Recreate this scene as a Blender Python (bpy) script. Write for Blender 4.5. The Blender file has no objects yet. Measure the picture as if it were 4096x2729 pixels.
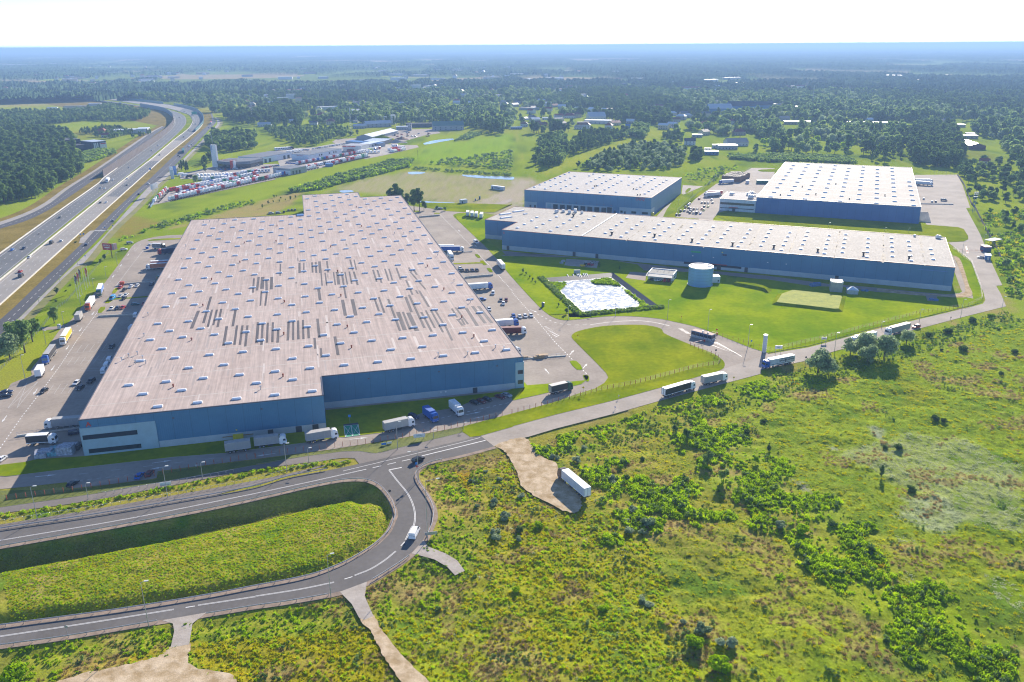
import bpy,math,random
import numpy as np
from mathutils import Vector
from mathutils.geometry import tessellate_polygon
R=math.radians
sc=bpy.context.scene
COL=sc.collection
CH=134.0;FPX=3298.53;PITCH=R(19.714);ROLL=R(-0.35)
cd=bpy.data.cameras.new('camera');cam=bpy.data.objects.new('camera',cd);COL.objects.link(cam)
cd.sensor_width=36;cd.lens=36*FPX/4096;cd.clip_start=1;cd.clip_end=120000
cam.location=(0,0,CH)
from mathutils import Matrix
cam.matrix_world=Matrix.Translation((0,0,CH))@Matrix.Rotation(math.pi/2-PITCH,4,'X')@Matrix.Rotation(ROLL,4,'Z')
sc.camera=cam
SUN_AZ=20.0;SUN_EL=23.0
w=bpy.data.worlds.new('World');sc.world=w;w.use_nodes=True
nt=w.node_tree;sky=nt.nodes.new('ShaderNodeTexSky');sky.sky_type='NISHITA';sky.sun_disc=False
sky.sun_elevation=R(SUN_EL);sky.sun_rotation=R(SUN_AZ);sky.air_density=0.5;sky.dust_density=0.05;sky.ozone_density=3.0
bg=nt.nodes['Background'];bg.inputs[1].default_value=0.12
nt.links.new(sky.outputs[0],bg.inputs[0])
sd=bpy.data.lights.new('sun','SUN');sun=bpy.data.objects.new('sun',sd);COL.objects.link(sun)
sd.energy=4.8;sd.angle=R(0.5);sd.color=(1,0.90,0.76)
sv=Vector((math.sin(R(SUN_AZ))*math.cos(R(SUN_EL)),math.cos(R(SUN_AZ))*math.cos(R(SUN_EL)),math.sin(R(SUN_EL))))
sun.rotation_euler=sv.to_track_quat('Z','Y').to_euler();sun.location=(300,900,500)
sc.view_settings.view_transform='Standard';sc.view_settings.look='None';sc.view_settings.exposure=1.02
sc.cycles.max_bounces=5;sc.cycles.diffuse_bounces=2;sc.cycles.glossy_bounces=2;sc.cycles.transparent_max_bounces=4
sc.cycles.volume_bounces=0;sc.cycles.use_adaptive_sampling=True;sc.cycles.adaptive_threshold=0.02
sc.cycles.use_denoising=True;sc.cycles.sample_clamp_indirect=4;sc.cycles.filter_width=1.15
ROWS=(150,832,1450,2047)
def unp(X,Y,z=0.0):
 X-=2048;Y-=1364.5
 c,s=math.cos(-ROLL),math.sin(-ROLL);X,Y=X*c-Y*s,X*s+Y*c
 dy=math.cos(PITCH)-Y/FPX*math.sin(PITCH);dz=-math.sin(PITCH)-Y/FPX*math.cos(PITCH)
 t=(z-CH)/dz
 return(X/FPX*t,dy*t)
def G(r,c,x,y,z=0.0):
 s=1024/2354;return unp(c*1024+x*s,ROWS[r]+y*s,z)
def Z(x0,y0,wd,x,y,z=0.0):
 s=wd/2354;return unp(x0+x*s,y0+y*s,z)
def gl(*a,z=0.0):
 out=[]
 for r,c,ps in a:out+=[G(r,c,x,y,z)for x,y in ps]
 return out
def px_of(x,y,z=0.0):
 z-=CH;d=y*math.cos(PITCH)-z*math.sin(PITCH);up=y*math.sin(PITCH)+z*math.cos(PITCH)
 return(FPX*x/d,-FPX*up/d)
def hgt(r,c,xb,yb,yt):
 g=G(r,c,xb,yb);lo,hi=0,60
 a=px_of(*g)[1];want=(yt-yb)*1024/2354
 for _ in range(30):
  m=(lo+hi)/2
  if px_of(g[0],g[1],m)[1]-a>want:lo=m
  else:hi=m
 return lo
def _h(ix,iy,s):
 n=(ix.astype(np.int64)*374761393+iy.astype(np.int64)*668265263+s*1442695041)&0x7fffffff
 n=((n^(n>>13))*1274126177)&0x7fffffff
 return((n^(n>>16))&0xffff)/65535.0
def vn(x,y,sc_,s=0):
 x=np.asarray(x,float)/sc_;y=np.asarray(y,float)/sc_;ix=np.floor(x);iy=np.floor(y);fx=x-ix;fy=y-iy
 fx=fx*fx*(3-2*fx);fy=fy*fy*(3-2*fy)
 return(_h(ix,iy,s)*(1-fx)+_h(ix+1,iy,s)*fx)*(1-fy)+(_h(ix,iy+1,s)*(1-fx)+_h(ix+1,iy+1,s)*fx)*fy
def inside(x,y,poly):
 x=np.asarray(x,float);y=np.asarray(y,float);r=np.zeros(x.shape,bool);n=len(poly)
 for i in range(n):
  x1,y1=poly[i];x2,y2=poly[(i+1)%n]
  if y1==y2:continue
  c=((y1>y)!=(y2>y))&(x<(x2-x1)*(y-y1)/(y2-y1)+x1);r^=c
 return r
def dist(x,y,line,closed=False):
 x=np.asarray(x,float);y=np.asarray(y,float);d=np.full(x.shape,1e9);n=len(line)
 for i in range(n if closed else n-1):
  ax,ay=line[i];bx,by=line[(i+1)%n];dx,dy=bx-ax,by-ay;L=dx*dx+dy*dy+1e-9
  t=np.clip(((x-ax)*dx+(y-ay)*dy)/L,0,1);d=np.minimum(d,np.hypot(x-ax-t*dx,y-ay-t*dy))
 return d
def smooth(pts,n=6,closed=False):
 P=[np.array(p,float)for p in pts];out=[];m=len(P)
 for i in range(m if closed else m-1):
  p1,p2=P[i],P[(i+1)%m]
  p0=P[i-1]if(i>0 or closed)else p1*2-p2
  p3=P[(i+2)%m]if(i+2<m or closed)else p2*2-p1
  d1=max(np.linalg.norm(p2-p1),1e-6)
  m1=(p2-p0)/max(np.linalg.norm(p2-p1)+np.linalg.norm(p1-p0),1e-6)*d1
  m2=(p3-p1)/max(np.linalg.norm(p3-p2)+np.linalg.norm(p2-p1),1e-6)*d1
  for k in range(n):
   t=k/n;a=2*t**3-3*t*t+1;b=t**3-2*t*t+t;c=-2*t**3+3*t*t;e=t**3-t*t
   out.append(tuple(a*p1+b*m1+c*p2+e*m2))
 if not closed:out.append(tuple(P[-1]))
 return out
MATS={}
def mat(name,col,rough=0.8,metal=0.0,var=0.0,scale=1.0,bump=0.0,space='Object',stretch=None,spec=0.5,trans=0.0,col2=None,fine=0.0):
 if name in MATS:return MATS[name]
 m=bpy.data.materials.new(name);m.use_nodes=True;t=m.node_tree;b=t.nodes['Principled BSDF']
 b.inputs['Roughness'].default_value=rough;b.inputs['Metallic'].default_value=metal;b.inputs['Specular IOR Level'].default_value=spec
 b.inputs['Base Color'].default_value=(*col,1)
 if var or bump or col2:
  g=t.nodes.new('ShaderNodeNewGeometry' if space=='World' else 'ShaderNodeTexCoord')
  mp=t.nodes.new('ShaderNodeMapping');t.links.new(g.outputs['Position' if space=='World' else 'Object'],mp.inputs[0])
  mp.inputs['Scale'].default_value=stretch or(1,1,1)
  n=t.nodes.new('ShaderNodeTexNoise');n.inputs['Scale'].default_value=scale;n.inputs['Detail'].default_value=6;n.inputs['Roughness'].default_value=0.65
  t.links.new(mp.outputs[0],n.inputs['Vector'])
  r=t.nodes.new('ShaderNodeValToRGB');t.links.new(n.outputs[0],r.inputs[0])
  c2=col2 or tuple(min(1,c*(1+var))for c in col);c1=tuple(c*(1-var)for c in col)if not col2 else col
  r.color_ramp.elements[0].position=0.36;r.color_ramp.elements[1].position=0.64
  r.color_ramp.elements[0].color=(*c1,1);r.color_ramp.elements[1].color=(*c2,1)
  out=r.outputs[0]
  if fine:
   n2=t.nodes.new('ShaderNodeTexNoise');n2.inputs['Scale'].default_value=scale*14;n2.inputs['Detail'].default_value=3
   t.links.new(mp.outputs[0],n2.inputs['Vector'])
   mr=t.nodes.new('ShaderNodeMapRange');t.links.new(n2.outputs[0],mr.inputs[0]);mr.inputs[1].default_value=0.3;mr.inputs[2].default_value=0.7
   mr.inputs[3].default_value=1-fine;mr.inputs[4].default_value=1+fine
   mx=t.nodes.new('ShaderNodeVectorMath');mx.operation='SCALE';t.links.new(out,mx.inputs[0]);t.links.new(mr.outputs[0],mx.inputs['Scale']);out=mx.outputs[0]
  t.links.new(out,b.inputs['Base Color'])
  if bump:
   bp=t.nodes.new('ShaderNodeBump');bp.inputs['Strength'].default_value=bump;bp.inputs['Distance'].default_value=0.3
   t.links.new(n.outputs[0],bp.inputs['Height']);t.links.new(bp.outputs[0],b.inputs['Normal'])
 MATS[name]=m;return m
def leafmat(name,c1,c2,c3=None,trans=0.35):
 if name in MATS:return MATS[name]
 m=bpy.data.materials.new(name);m.use_nodes=True;t=m.node_tree;t.nodes.clear()
 o=t.nodes.new('ShaderNodeOutputMaterial');d=t.nodes.new('ShaderNodeBsdfDiffuse');tr=t.nodes.new('ShaderNodeBsdfTranslucent');mx=t.nodes.new('ShaderNodeMixShader')
 mx.inputs[0].default_value=trans
 oi=t.nodes.new('ShaderNodeObjectInfo');r=t.nodes.new('ShaderNodeValToRGB');g=t.nodes.new('ShaderNodeNewGeometry')
 n=t.nodes.new('ShaderNodeTexNoise');n.inputs['Scale'].default_value=0.5;n.inputs['Detail'].default_value=4;t.links.new(g.outputs['Position'],n.inputs['Vector'])
 ad=t.nodes.new('ShaderNodeMath');ad.operation='MULTIPLY_ADD';t.links.new(oi.outputs['Random'],ad.inputs[0]);ad.inputs[1].default_value=0.65
 ms=t.nodes.new('ShaderNodeMath');ms.operation='MULTIPLY_ADD';t.links.new(n.outputs[0],ms.inputs[0]);ms.inputs[1].default_value=1.4;ms.inputs[2].default_value=-0.52
 t.links.new(ms.outputs[0],ad.inputs[2]);t.links.new(ad.outputs[0],r.inputs[0])
 e=r.color_ramp.elements;e[0].color=(*c1,1);e[1].color=(*c2,1);e[0].position=0.1;e[1].position=0.75
 if c3:q=e.new(0.97);q.color=(*c3,1)
 t.links.new(r.outputs[0],d.inputs[0]);t.links.new(r.outputs[0],tr.inputs[0])
 t.links.new(d.outputs[0],mx.inputs[1]);t.links.new(tr.outputs[0],mx.inputs[2]);t.links.new(mx.outputs[0],o.inputs[0])
 MATS[name]=m;return m
def plain(name,col,rough=0.6,metal=0.0):return mat(name,col,rough,metal,var=0.12,scale=0.7,fine=0.04)
class MB:
 def __init__(s):s.v=[];s.f=[];s.m=[]
 def add(s,vs,fs,m=0):
  o=len(s.v);s.v+=[tuple(map(float,v))for v in vs];s.f+=[tuple(i+o for i in f)for f in fs];s.m+=[m]*len(fs);return s
 def box(s,x0,x1,y0,y1,z0,z1,m=0,tx=0.0,ty=0.0,top=None):
  a=[(x0,y0,z0),(x1,y0,z0),(x1,y1,z0),(x0,y1,z0),(x0+tx,y0+ty,z1),(x1-tx,y0+ty,z1),(x1-tx,y1-ty,z1),(x0+tx,y1-ty,z1)]
  s.add(a,[(3,2,1,0),(0,1,5,4),(1,2,6,5),(2,3,7,6),(3,0,4,7)],m);s.add(a[4:],[(0,1,2,3)],m if top is None else top);return s
 def prof(s,pts,y0,y1,m=0,inset=0.0):
  n=len(pts);a=[(x,y0+inset,z)for x,z in pts]+[(x,y1-inset,z)for x,z in pts]
  s.add(a,[tuple(range(n)),tuple(range(2*n-1,n-1,-1))]+[(i+n,(i+1)%n+n,(i+1)%n,i)for i in range(n)],m);return s
 def tube(s,p,q,r,m=0,n=6,r2=None):
  p=Vector(p);q=Vector(q);d=(q-p);u=d.orthogonal().normalized();v=d.normalized().cross(u);r2=r if r2 is None else r2
  a=[p+(u*math.cos(6.2832*i/n)+v*math.sin(6.2832*i/n))*r for i in range(n)]+[q+(u*math.cos(6.2832*i/n)+v*math.sin(6.2832*i/n))*r2 for i in range(n)]
  s.add(a,[(i,(i+1)%n,(i+1)%n+n,i+n)for i in range(n)]+[tuple(range(n-1,-1,-1)),tuple(range(n,2*n))],m);return s
 def prism(s,poly,z0,z1,m=0,top=None,floor=False):
  n=len(poly);A=sum(poly[i][0]*poly[(i+1)%n][1]-poly[(i+1)%n][0]*poly[i][1]for i in range(n))
  if A<0:poly=poly[::-1]
  tri=tessellate_polygon([[Vector((x,y,0))for x,y in poly]])
  fs=[]
  for t in tri:
   a,b,c=(poly[i]for i in t)
   fs.append(t if(b[0]-a[0])*(c[1]-a[1])-(c[0]-a[0])*(b[1]-a[1])>0 else(t[0],t[2],t[1]))
  s.add([(x,y,z1)for x,y in poly],fs,m if top is None else top)
  if z0 is not None:
   s.add([(x,y,z0)for x,y in poly]+[(x,y,z1)for x,y in poly],[(i,(i+1)%n,(i+1)%n+n,i+n)for i in range(n)],m)
  return s
 def mesh(s,name,mats):
  me=bpy.data.meshes.new(name);me.from_pydata(s.v,[],s.f)
  for m in(mats if isinstance(mats,(list,tuple))else[mats]):me.materials.append(m)
  me.polygons.foreach_set('material_index',s.m);me.update();return me
 def build(s,name,mats,parent=None,loc=None,rz=0.0):return link(name,s.mesh(name,mats),parent,loc,rz)
def link(name,me,parent=None,loc=None,rz=0.0):
 o=bpy.data.objects.new(name,me);COL.objects.link(o)
 if parent:o.parent=parent
 if loc is not None:o.location=loc if len(loc)==3 else(loc[0],loc[1],0)
 if rz:o.rotation_euler=(0,0,rz)
 return o
def tag(o,label=None,cat=None,group=None,kind=None):
 if label:o['label']=label
 if cat:o['category']=cat
 if group:o['group']=group
 if kind:o['kind']=kind
 return o
def empty(name,loc,rz=0.0,label=None,cat=None,group=None):
 return tag(link(name,None,None,loc,rz),label,cat,group)
def children(o,_c={}):
 return[c for c in o.children]
def copy_tree(o,loc,rz=0.0,label=None,scale=None,kids=None):
 c=o.copy();COL.objects.link(c);c.location=loc if len(loc)==3 else(loc[0],loc[1],0);c.rotation_euler=(0,0,rz)
 if label:c['label']=label
 if scale:c.scale=scale if isinstance(scale,tuple)else(scale,)*3
 for ch in(kids if kids is not None else list(o.children)):
  d=ch.copy();COL.objects.link(d);d.parent=c
  for g in list(ch.children):
   e=g.copy();COL.objects.link(e);e.parent=d
 return c
def sheet(name,poly,z,m,kind='structure',z0=None,mats=None,**k):
 b=MB();b.prism(poly,z0,z,1 if z0 is not None else 0,0)
 o=b.build(name,[m]+([mats or MATS['kerb']]if z0 is not None else[]));return tag(o,kind=kind,**k)
def band(a,b):return list(a)+list(b)[::-1]
def offset(line,d):
 out=[]
 for i,p in enumerate(line):
  q=line[min(i+1,len(line)-1)];o=line[max(i-1,0)]
  dx,dy=q[0]-o[0],q[1]-o[1];L=math.hypot(dx,dy)or 1
  out.append((p[0]-dy/L*d,p[1]+dx/L*d))
 return out
def walk(line,step,start=0.0,end=None):
 out=[];acc=start;s=0.0
 for(ax,ay),(bx,by)in zip(line[:-1],line[1:]):
  L=math.hypot(bx-ax,by-ay)
  while acc<=s+L:
   if end is not None and acc>end:return out
   t=(acc-s)/L;out.append((ax+(bx-ax)*t,ay+(by-ay)*t,math.atan2(by-ay,bx-ax)));acc+=step
  s+=L
 return out
def length(line):return sum(math.hypot(b[0]-a[0],b[1]-a[1])for a,b in zip(line[:-1],line[1:]))
# ============================================================ SURFACES
mat('kerb',(0.42,0.40,0.38),0.9,var=0.15,scale=0.5,space='World')
M_CONC=mat('yard_concrete',(0.37,0.315,0.265),0.9,spec=0.08,var=0.13,scale=0.05,space='World',fine=0.07)
M_PUB=mat('road_concrete',(0.40,0.35,0.30),0.9,spec=0.08,var=0.12,scale=0.06,space='World',fine=0.06)
M_ASPH=mat('asphalt',(0.155,0.145,0.138),0.9,spec=0.15,var=0.12,scale=0.05,space='World',fine=0.07)
M_ASPD=mat('asphalt_dark',(0.065,0.065,0.075),0.8,var=0.12,scale=0.04,space='World',fine=0.08)
M_ASPW=mat('asphalt_worn',(0.13,0.135,0.14),0.8,var=0.12,scale=0.03,space='World',fine=0.08)
M_PATH=mat('path_asphalt',(0.19,0.165,0.15),0.85,var=0.12,scale=0.1,space='World',fine=0.08)
M_WALK=mat('paving_slabs',(0.34,0.31,0.28),0.85,var=0.12,scale=0.1,space='World',fine=0.08)
M_SHLD=mat('shoulder_gravel',(0.28,0.21,0.16),0.95,var=0.25,scale=0.4,space='World',fine=0.12)
M_MARK=mat('road_paint',(0.75,0.74,0.72),0.6,var=0.08,scale=1.0,space='World')
M_MARKD=mat('road_paint_worn',(0.52,0.50,0.48),0.7,var=0.12,scale=1.0,space='World')
M_LAWN=mat('mown_lawn',(0.15,0.22,0.003),0.95,col2=(0.31,0.34,0.006),scale=0.035,space='World',spec=0.0,fine=0.12,bump=0.2)
M_LAWNB=mat('bright_lawn',(0.15,0.26,0.003),0.95,col2=(0.31,0.38,0.005),scale=0.03,space='World',spec=0.0,fine=0.10,bump=0.2)
M_DRY=mat('dry_grass',(0.20,0.155,0.035),0.95,col2=(0.29,0.22,0.06),scale=0.05,space='World',spec=0.0,fine=0.2,bump=0.3)
M_SAND=mat('bare_sand',(0.40,0.29,0.16),0.95,col2=(0.66,0.53,0.37),scale=0.3,space='World',spec=0.0,fine=0.18,bump=0.5)
M_GRAV=mat('gravel',(0.40,0.35,0.30),0.95,col2=(0.50,0.45,0.40),scale=0.3,space='World',spec=0.0,fine=0.12,bump=0.4)
M_STEEL=plain('galvanised_steel',(0.45,0.47,0.50),0.45,0.6)
M_POSTR=plain('red_post',(0.42,0.10,0.05),0.6)
M_WIRE=plain('fence_wire',(0.24,0.27,0.27),0.6)
AO=(-149.2,257.8);AY=0.2472;CO=(-6.5,563.7);CY=-0.402;DO=(11.6,722.2);DY=-0.401;EO=(205.6,690.6);EY=-0.4012
def loc(o,yaw,u,v):return(o[0]+u*math.cos(yaw)-v*math.sin(yaw),o[1]+u*math.sin(yaw)+v*math.cos(yaw))
def rect(o,yaw,u0,u1,v0,v1):return[loc(o,yaw,u0,v0),loc(o,yaw,u1,v0),loc(o,yaw,u1,v1),loc(o,yaw,u0,v1)]
west_edge=gl((1,0,[(1700,246),(1600,250),(1500,257),(1400,272),(1300,298),(1235,332),(1172,408),(970,680),(860,792),(745,920),(655,1030),(560,1112),(500,1190),(430,1290),(360,1390),(285,1490)]),(2,0,[(285,125),(110,190),(60,250),(-80,275),(-250,290)]))
road_low_w=gl((2,0,[(-450,1215),(0,1166),(250,1142),(615,1102),(640,1162),(720,1152),(1000,1122),(1400,1072),(1440,1062),(1450,1000),(2354,888)]),(2,1,[(720,797),(1300,702),(1900,592),(2354,472)]),(2,2,[(350,378),(600,292),(760,243),(850,190),(885,140),(865,98),(790,20)]))
centre_w=gl((1,2,[(705,1355),(600,1250),(553,1200),(550,1172),(590,1142),(700,1112),(850,1087),(1100,1076),(1250,1082),(1370,1112),(1400,1155),(1620,1250),(1850,1340),(1920,1385),(1955,1430),(1945,1475),(1900,1500)]))
pub_top=gl((2,1,[(2060,672),(2354,590)]),(2,2,[(400,475),(970,335),(1350,232),(1700,130),(1880,82)]))
pub_low=gl((2,1,[(2190,772),(2354,716)]),(2,2,[(150,685),(400,610),(950,470),(1300,370),(1700,262),(2290,105)]),(1,3,[(-64,1490),(330,1410),(600,1322),(1000,1210),(1400,1108),(1800,1002),(2190,905)]))
east_top=gl((1,2,[(2354,1335),(2200,1290),(1900,1170),(1700,1097),(1500,1050),(1350,1020),(1100,998),(850,1000),(520,1035),(430,1025),(340,985),(240,900),(0,640)]),(1,1,[(2300,575),(2230,490),(2150,400),(2060,310),(1960,215),(1860,120),(1812,70),(1850,50),(1880,48)]))
yard=smooth(west_edge,3)+road_low_w+smooth(centre_w,3)+gl((2,2,[(1920,72),(2290,106)]),(1,3,[(-64,1490),(0,1430),(0,1345)]))+smooth(east_top,3)+gl((1,1,[(2000,40),(2110,20),(2354,-60)]),(0,1,[(2354,1480),(2040,1568)]),(1,1,[(1750,25),(1560,0)]),(0,1,[(1400,1545)]))
yard=[p for p in yard]
sheet('yard_paving',yard,0.02,M_CONC)
sheet('access_road',pub_top+gl((1,3,[(0,1345),(380,1282),(1000,1115),(1400,1022),(1900,902),(1975,882),(1998,850),(1985,790),(1950,700),(1880,520),(1860,482),(1700,352),(1655,318),(1800,310),(1842,290),(1840,258),(1800,195),(1750,178),(1460,157),(1400,60)]),(0,3,[(1400,1552),(1340,1265),(1740,1262),(1790,1360),(1860,1568)]),(1,3,[(1820,0),(1950,240),(1992,340),(2045,480),(2155,712),(2098,716),(2140,790),(2190,905)]))+pub_low[::-1],0.035,M_PUB)
UPT=smooth(gl((2,0,[(-500,1640),(0,1545),(800,1425),(1600,1290),(2354,1150)]),(2,1,[(300,1062),(770,972),(1300,852),(1700,760),(2060,673)])),4)
UPL=smooth(gl((3,0,[(-500,410),(0,320),(1000,142),(1840,-14)]),(2,1,[(0,1250),(500,1135),(760,1085),(900,1072),(1020,1078),(1120,1112),(1200,1178),(1270,1280),(1308,1400)]),(3,1,[(1288,85),(1240,190),(1130,300),(990,395),(800,498),(500,608),(0,708)]),(3,0,[(1900,795),(1100,925),(0,1075),(-500,1150)])),4)
LPR=smooth(gl((2,1,[(2190,772),(1900,850),(1700,893),(1570,930),(1490,975),(1452,1030),(1460,1085),(1500,1150),(1560,1240),(1605,1330),(1622,1420)]),(3,1,[(1608,95),(1582,160),(1530,268),(1390,410),(1200,540),(1000,655),(780,732),(300,820),(0,862)]),(3,0,[(1900,936),(1450,1002),(600,1145),(0,1226),(-500,1300)])),4)
sheet('asphalt_road',UPT+LPR+UPL[::-1],0.03,M_ASPH)
SW1=smooth(gl((2,0,[(-500,1585),(0,1492),(800,1362),(1600,1222),(2354,1085)]),(2,1,[(400,1000),(700,925),(905,882)])),3)
sheet('pavement_path',band(SW1,offset(UPT,0.15)[:len(UPT)-22]),0.05,M_PATH)
SWa=smooth(gl((2,0,[(-500,1400),(0,1335),(900,1205),(1600,1080),(2354,945)]),(2,1,[(500,858),(800,820),(950,818),(1100,838),(1300,790),(1900,645),(1975,680)])),3)
SWb=smooth(gl((2,0,[(-500,1460),(0,1392),(900,1262),(1600,1130),(2354,985)]),(2,1,[(500,920),(800,880),(905,882)])),3)
sheet('cycle_path',SWa+(gl((2,1,[(2000,692),(1700,764),(1300,856),(950,935)]))+SWb[::-1]),0.055,M_PATH)
def crv(*a,n=4):return smooth(gl(*a),n)
ml1=crv((1,0,[(-500,790),(0,425),(590,0)]),(0,0,[(905,1345),(960,1290),(1250,1080),(1480,920),(1560,850),(1600,790),(1590,730),(1500,675),(1290,636),(850,578),(300,540),(0,530)]))
ml2=crv((1,0,[(-500,1060),(0,648),(800,-10)]),(0,0,[(1270,1195),(1590,925),(1700,810),(1712,750),(1660,700),(1500,655),(1290,628),(850,570),(300,535),(0,525)]))
ml3=crv((1,0,[(-500,1100),(0,672),(825,0)]),(0,0,[(1110,1335),(1370,1140),(1600,945),(1735,838),(1775,765),(1740,712),(1640,678),(1500,645),(1290,615),(850,558),(300,525),(0,517)]))
ml4=crv((1,0,[(-500,1330),(0,892),(990,0)]),(0,0,[(1200,1380),(1500,1112),(1800,868),(1862,800),(1868,745),(1840,702),(1780,665),(1600,625),(1290,592),(850,543),(300,515),(0,507)]))
sheet('motorway_left_carriageway',band(ml1,ml2),0.06,M_ASPW)
sheet('motorway_right_carriageway',band(ml3,ml4),0.06,mat('motorway_concrete',(0.30,0.275,0.245),0.8,var=0.08,scale=0.05,space='World',fine=0.06))
def slab(a,b,z,m,name='asphalt_stretch'):
 sheet(name,gl(*a)+gl(*b)[::-1],z,m)
slab([(0,0,[(985,1464),(1190,1300),(1350,1137)])],[(0,0,[(1108,1464),(1280,1310),(1480,1137)])],0.07,M_ASPW)
slab([(0,0,[(1588,948),(1735,838),(1772,765),(1740,715),(1640,680)])],[(0,0,[(1700,950),(1855,808),(1866,745),(1838,702),(1700,648)])],0.07,M_ASPW)
sheet('motorway_median',band(ml2,ml3),0.05,M_LAWN)
sl=crv((1,0,[(-500,1400),(0,1030),(400,655),(550,520),(750,330),(870,205),(1080,0)]),(0,0,[(1220,1440),(1400,1280),(1650,1040),(1850,860),(1930,790),(1948,745),(1935,700)]))
sr=crv((1,0,[(-500,1560),(0,1172),(400,790),(630,562),(900,290),(1150,18)]),(0,0,[(1300,1428),(1500,1282),(1720,1062),(1920,852),(1985,780),(1965,735),(1945,690)]))
sheet('service_road',band(sl,sr),0.06,M_ASPD)
pl=crv((1,0,[(-500,1560),(0,1176),(400,794),(640,565),(720,490),(930,290),(1200,-10)]),(0,0,[(1400,1345),(1560,1232),(1720,1085),(1920,880),(2000,790),(1975,735)]))
pr=crv((1,0,[(-500,1680),(0,1262),(220,1015),(690,548),(760,520),(1000,230),(1245,0)]),(0,0,[(1450,1360),(1560,1268),(1700,1130),(1905,925),(2025,790),(1990,735)]))
sheet('cycle_track',band(pl,pr),0.05,M_WALK)
bl=crv((1,0,[(-500,280),(0,158),(390,0)]),(0,0,[(640,1385),(900,1218),(1200,1012),(1390,880),(1500,820)]))
br=crv((1,0,[(-500,330),(0,192),(250,115),(480,0)]),(0,0,[(860,1312),(950,1245),(1240,1045),(1420,900),(1520,825)]))
sheet('slip_road',band(bl,br),0.06,M_ASPD)
bp1=crv((1,0,[(-500,250),(0,128),(330,0)]),(0,0,[(600,1385),(870,1218),(1170,1012),(1370,880),(1490,815)]))
sheet('footpath',band(bp1,offset(bl,0.1)),0.05,M_WALK)
for a,b in((ml4,sl),(br,ml1)):
 sheet('dry_verge',band(a,b),0.01,M_DRY)
sheet('dry_verge',band(offset(bp1,9),bp1),0.01,M_DRY)
sheet('dry_verge',band(pr,offset(pr,-5)),0.012,mat('verge_grass',(0.16,0.17,0.03),0.95,col2=(0.25,0.22,0.05),scale=0.06,space='World',fine=0.15))
def strip(line,wd,z0,z1,m):
 b=MB();n=len(line);a=offset(line,wd/2);c=offset(line,-wd/2)
 vs=[(x,y,z0)for x,y in a]+[(x,y,z1)for x,y in a]+[(x,y,z1)for x,y in c]+[(x,y,z0)for x,y in c];fs=[]
 for i in range(n-1):
  for k in range(3):fs.append((k*n+i,k*n+i+1,(k+1)*n+i+1,(k+1)*n+i))
 fs+=[(0,n,2*n,3*n),(n-1,4*n-1,3*n-1,2*n-1)]
 b.add(vs,fs);return b
M_BARR=plain('concrete_barrier',(0.55,0.53,0.48),0.85)
for ln,l in((offset(ml1,0.2),'long concrete edge barrier along the outer side of the left motorway carriageway'),(offset(ml3,0.3),'long concrete barrier on the planted median of the motorway'),(offset(ml4,-0.2),'long low concrete barrier between right motorway carriageway and dry verge')):
 tag(strip(ln,0.5,0,0.85,M_BARR).build('crash_barrier',M_BARR),l,'barrier','motorway barriers')
def dashes(line,dash,gap,wd,z,m,start=0,end=None,name='lane_marking'):
 b=MB();
 for x,y,h in walk(line,dash+gap,start,end):
  c,s=math.cos(h),math.sin(h);hx,hy=c*dash/2,s*dash/2;nx,ny=-s*wd/2,c*wd/2
  b.add([(x-hx-nx,y-hy-ny,z),(x+hx-nx,y+hy-ny,z),(x+hx+nx,y+hy+ny,z),(x-hx+nx,y-hy+ny,z)],[(0,1,2,3)])
 return tag(b.build(name,m),kind='structure')
def line_mark(line,wd,z,m=None,name='lane_marking'):
 b=MB();a=offset(line,wd/2);c=offset(line,-wd/2);n=len(line)
 b.add([(x,y,z)for x,y in a]+[(x,y,z)for x,y in c],[(n+i,n+i+1,i+1,i)for i in range(n-1)]);return tag(b.build(name,m or M_MARK),kind='structure')
def mid(a,b,t,n=60):
 A=walk(a,length(a)/n-1e-6);B=walk(b,length(b)/n-1e-6);k=min(len(A),len(B))
 return[(A[i][0]*(1-t)+B[i][0]*t,A[i][1]*(1-t)+B[i][1]*t)for i in range(k)]
for a,b in((ml1,ml2),(ml3,ml4)):
 for t in(0.36,0.64):dashes(mid(a,b,t),4,8,0.35,0.085,M_MARKD)
 for t in(0.12,0.95):line_mark(mid(a,b,t),0.35,0.085,M_MARKD)
dashes(mid(sl,sr,0.5),4,4,0.3,0.085,M_MARKD);dashes(mid(bl,br,0.5),4,4,0.3,0.085,M_MARKD)
cl=crv((3,0,[(-400,335),(0,266),(1200,62)]),(2,0,[(2354,1205)]),(2,1,[(0,1205),(500,1098),(940,1000)]))
line_mark(offset(cl,0.14),0.14,0.05);line_mark(offset(cl,-0.14),0.14,0.05)
dashes(gl((2,1,[(975,992),(1400,896)])),3,2.2,0.3,0.05,M_MARK)
line_mark(gl((2,1,[(1520,862),(2110,718)])),0.4,0.05)
line_mark(crv((2,1,[(800,1000),(1300,880),(1900,735),(2060,692)])),0.2,0.05)
line_mark(gl((2,1,[(1340,967),(1222,990)])),0.45,0.05)
cl2=crv((2,1,[(1225,992),(1300,1090),(1390,1200),(1440,1300),(1462,1400),(1452,1500)]),(3,1,[(1435,140),(1375,262)]))
line_mark(offset(cl2,0.16),0.15,0.05);line_mark(offset(cl2,-0.16),0.15,0.05)
dashes(gl((3,1,[(1350,297),(1300,350)])),2.2,1.9,0.3,0.05,M_MARK)
for q in(crv((3,1,[(1285,365),(1180,450),(1050,530),(905,588)])),crv((3,1,[(718,650),(400,715),(0,778)]),(3,0,[(2350,782),(1820,862)])),crv((3,0,[(1598,900),(1100,980),(600,1058),(0,1148),(-400,1205)]))):
 line_mark(offset(q,0.16),0.15,0.05);line_mark(offset(q,-0.16),0.15,0.05)
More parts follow.
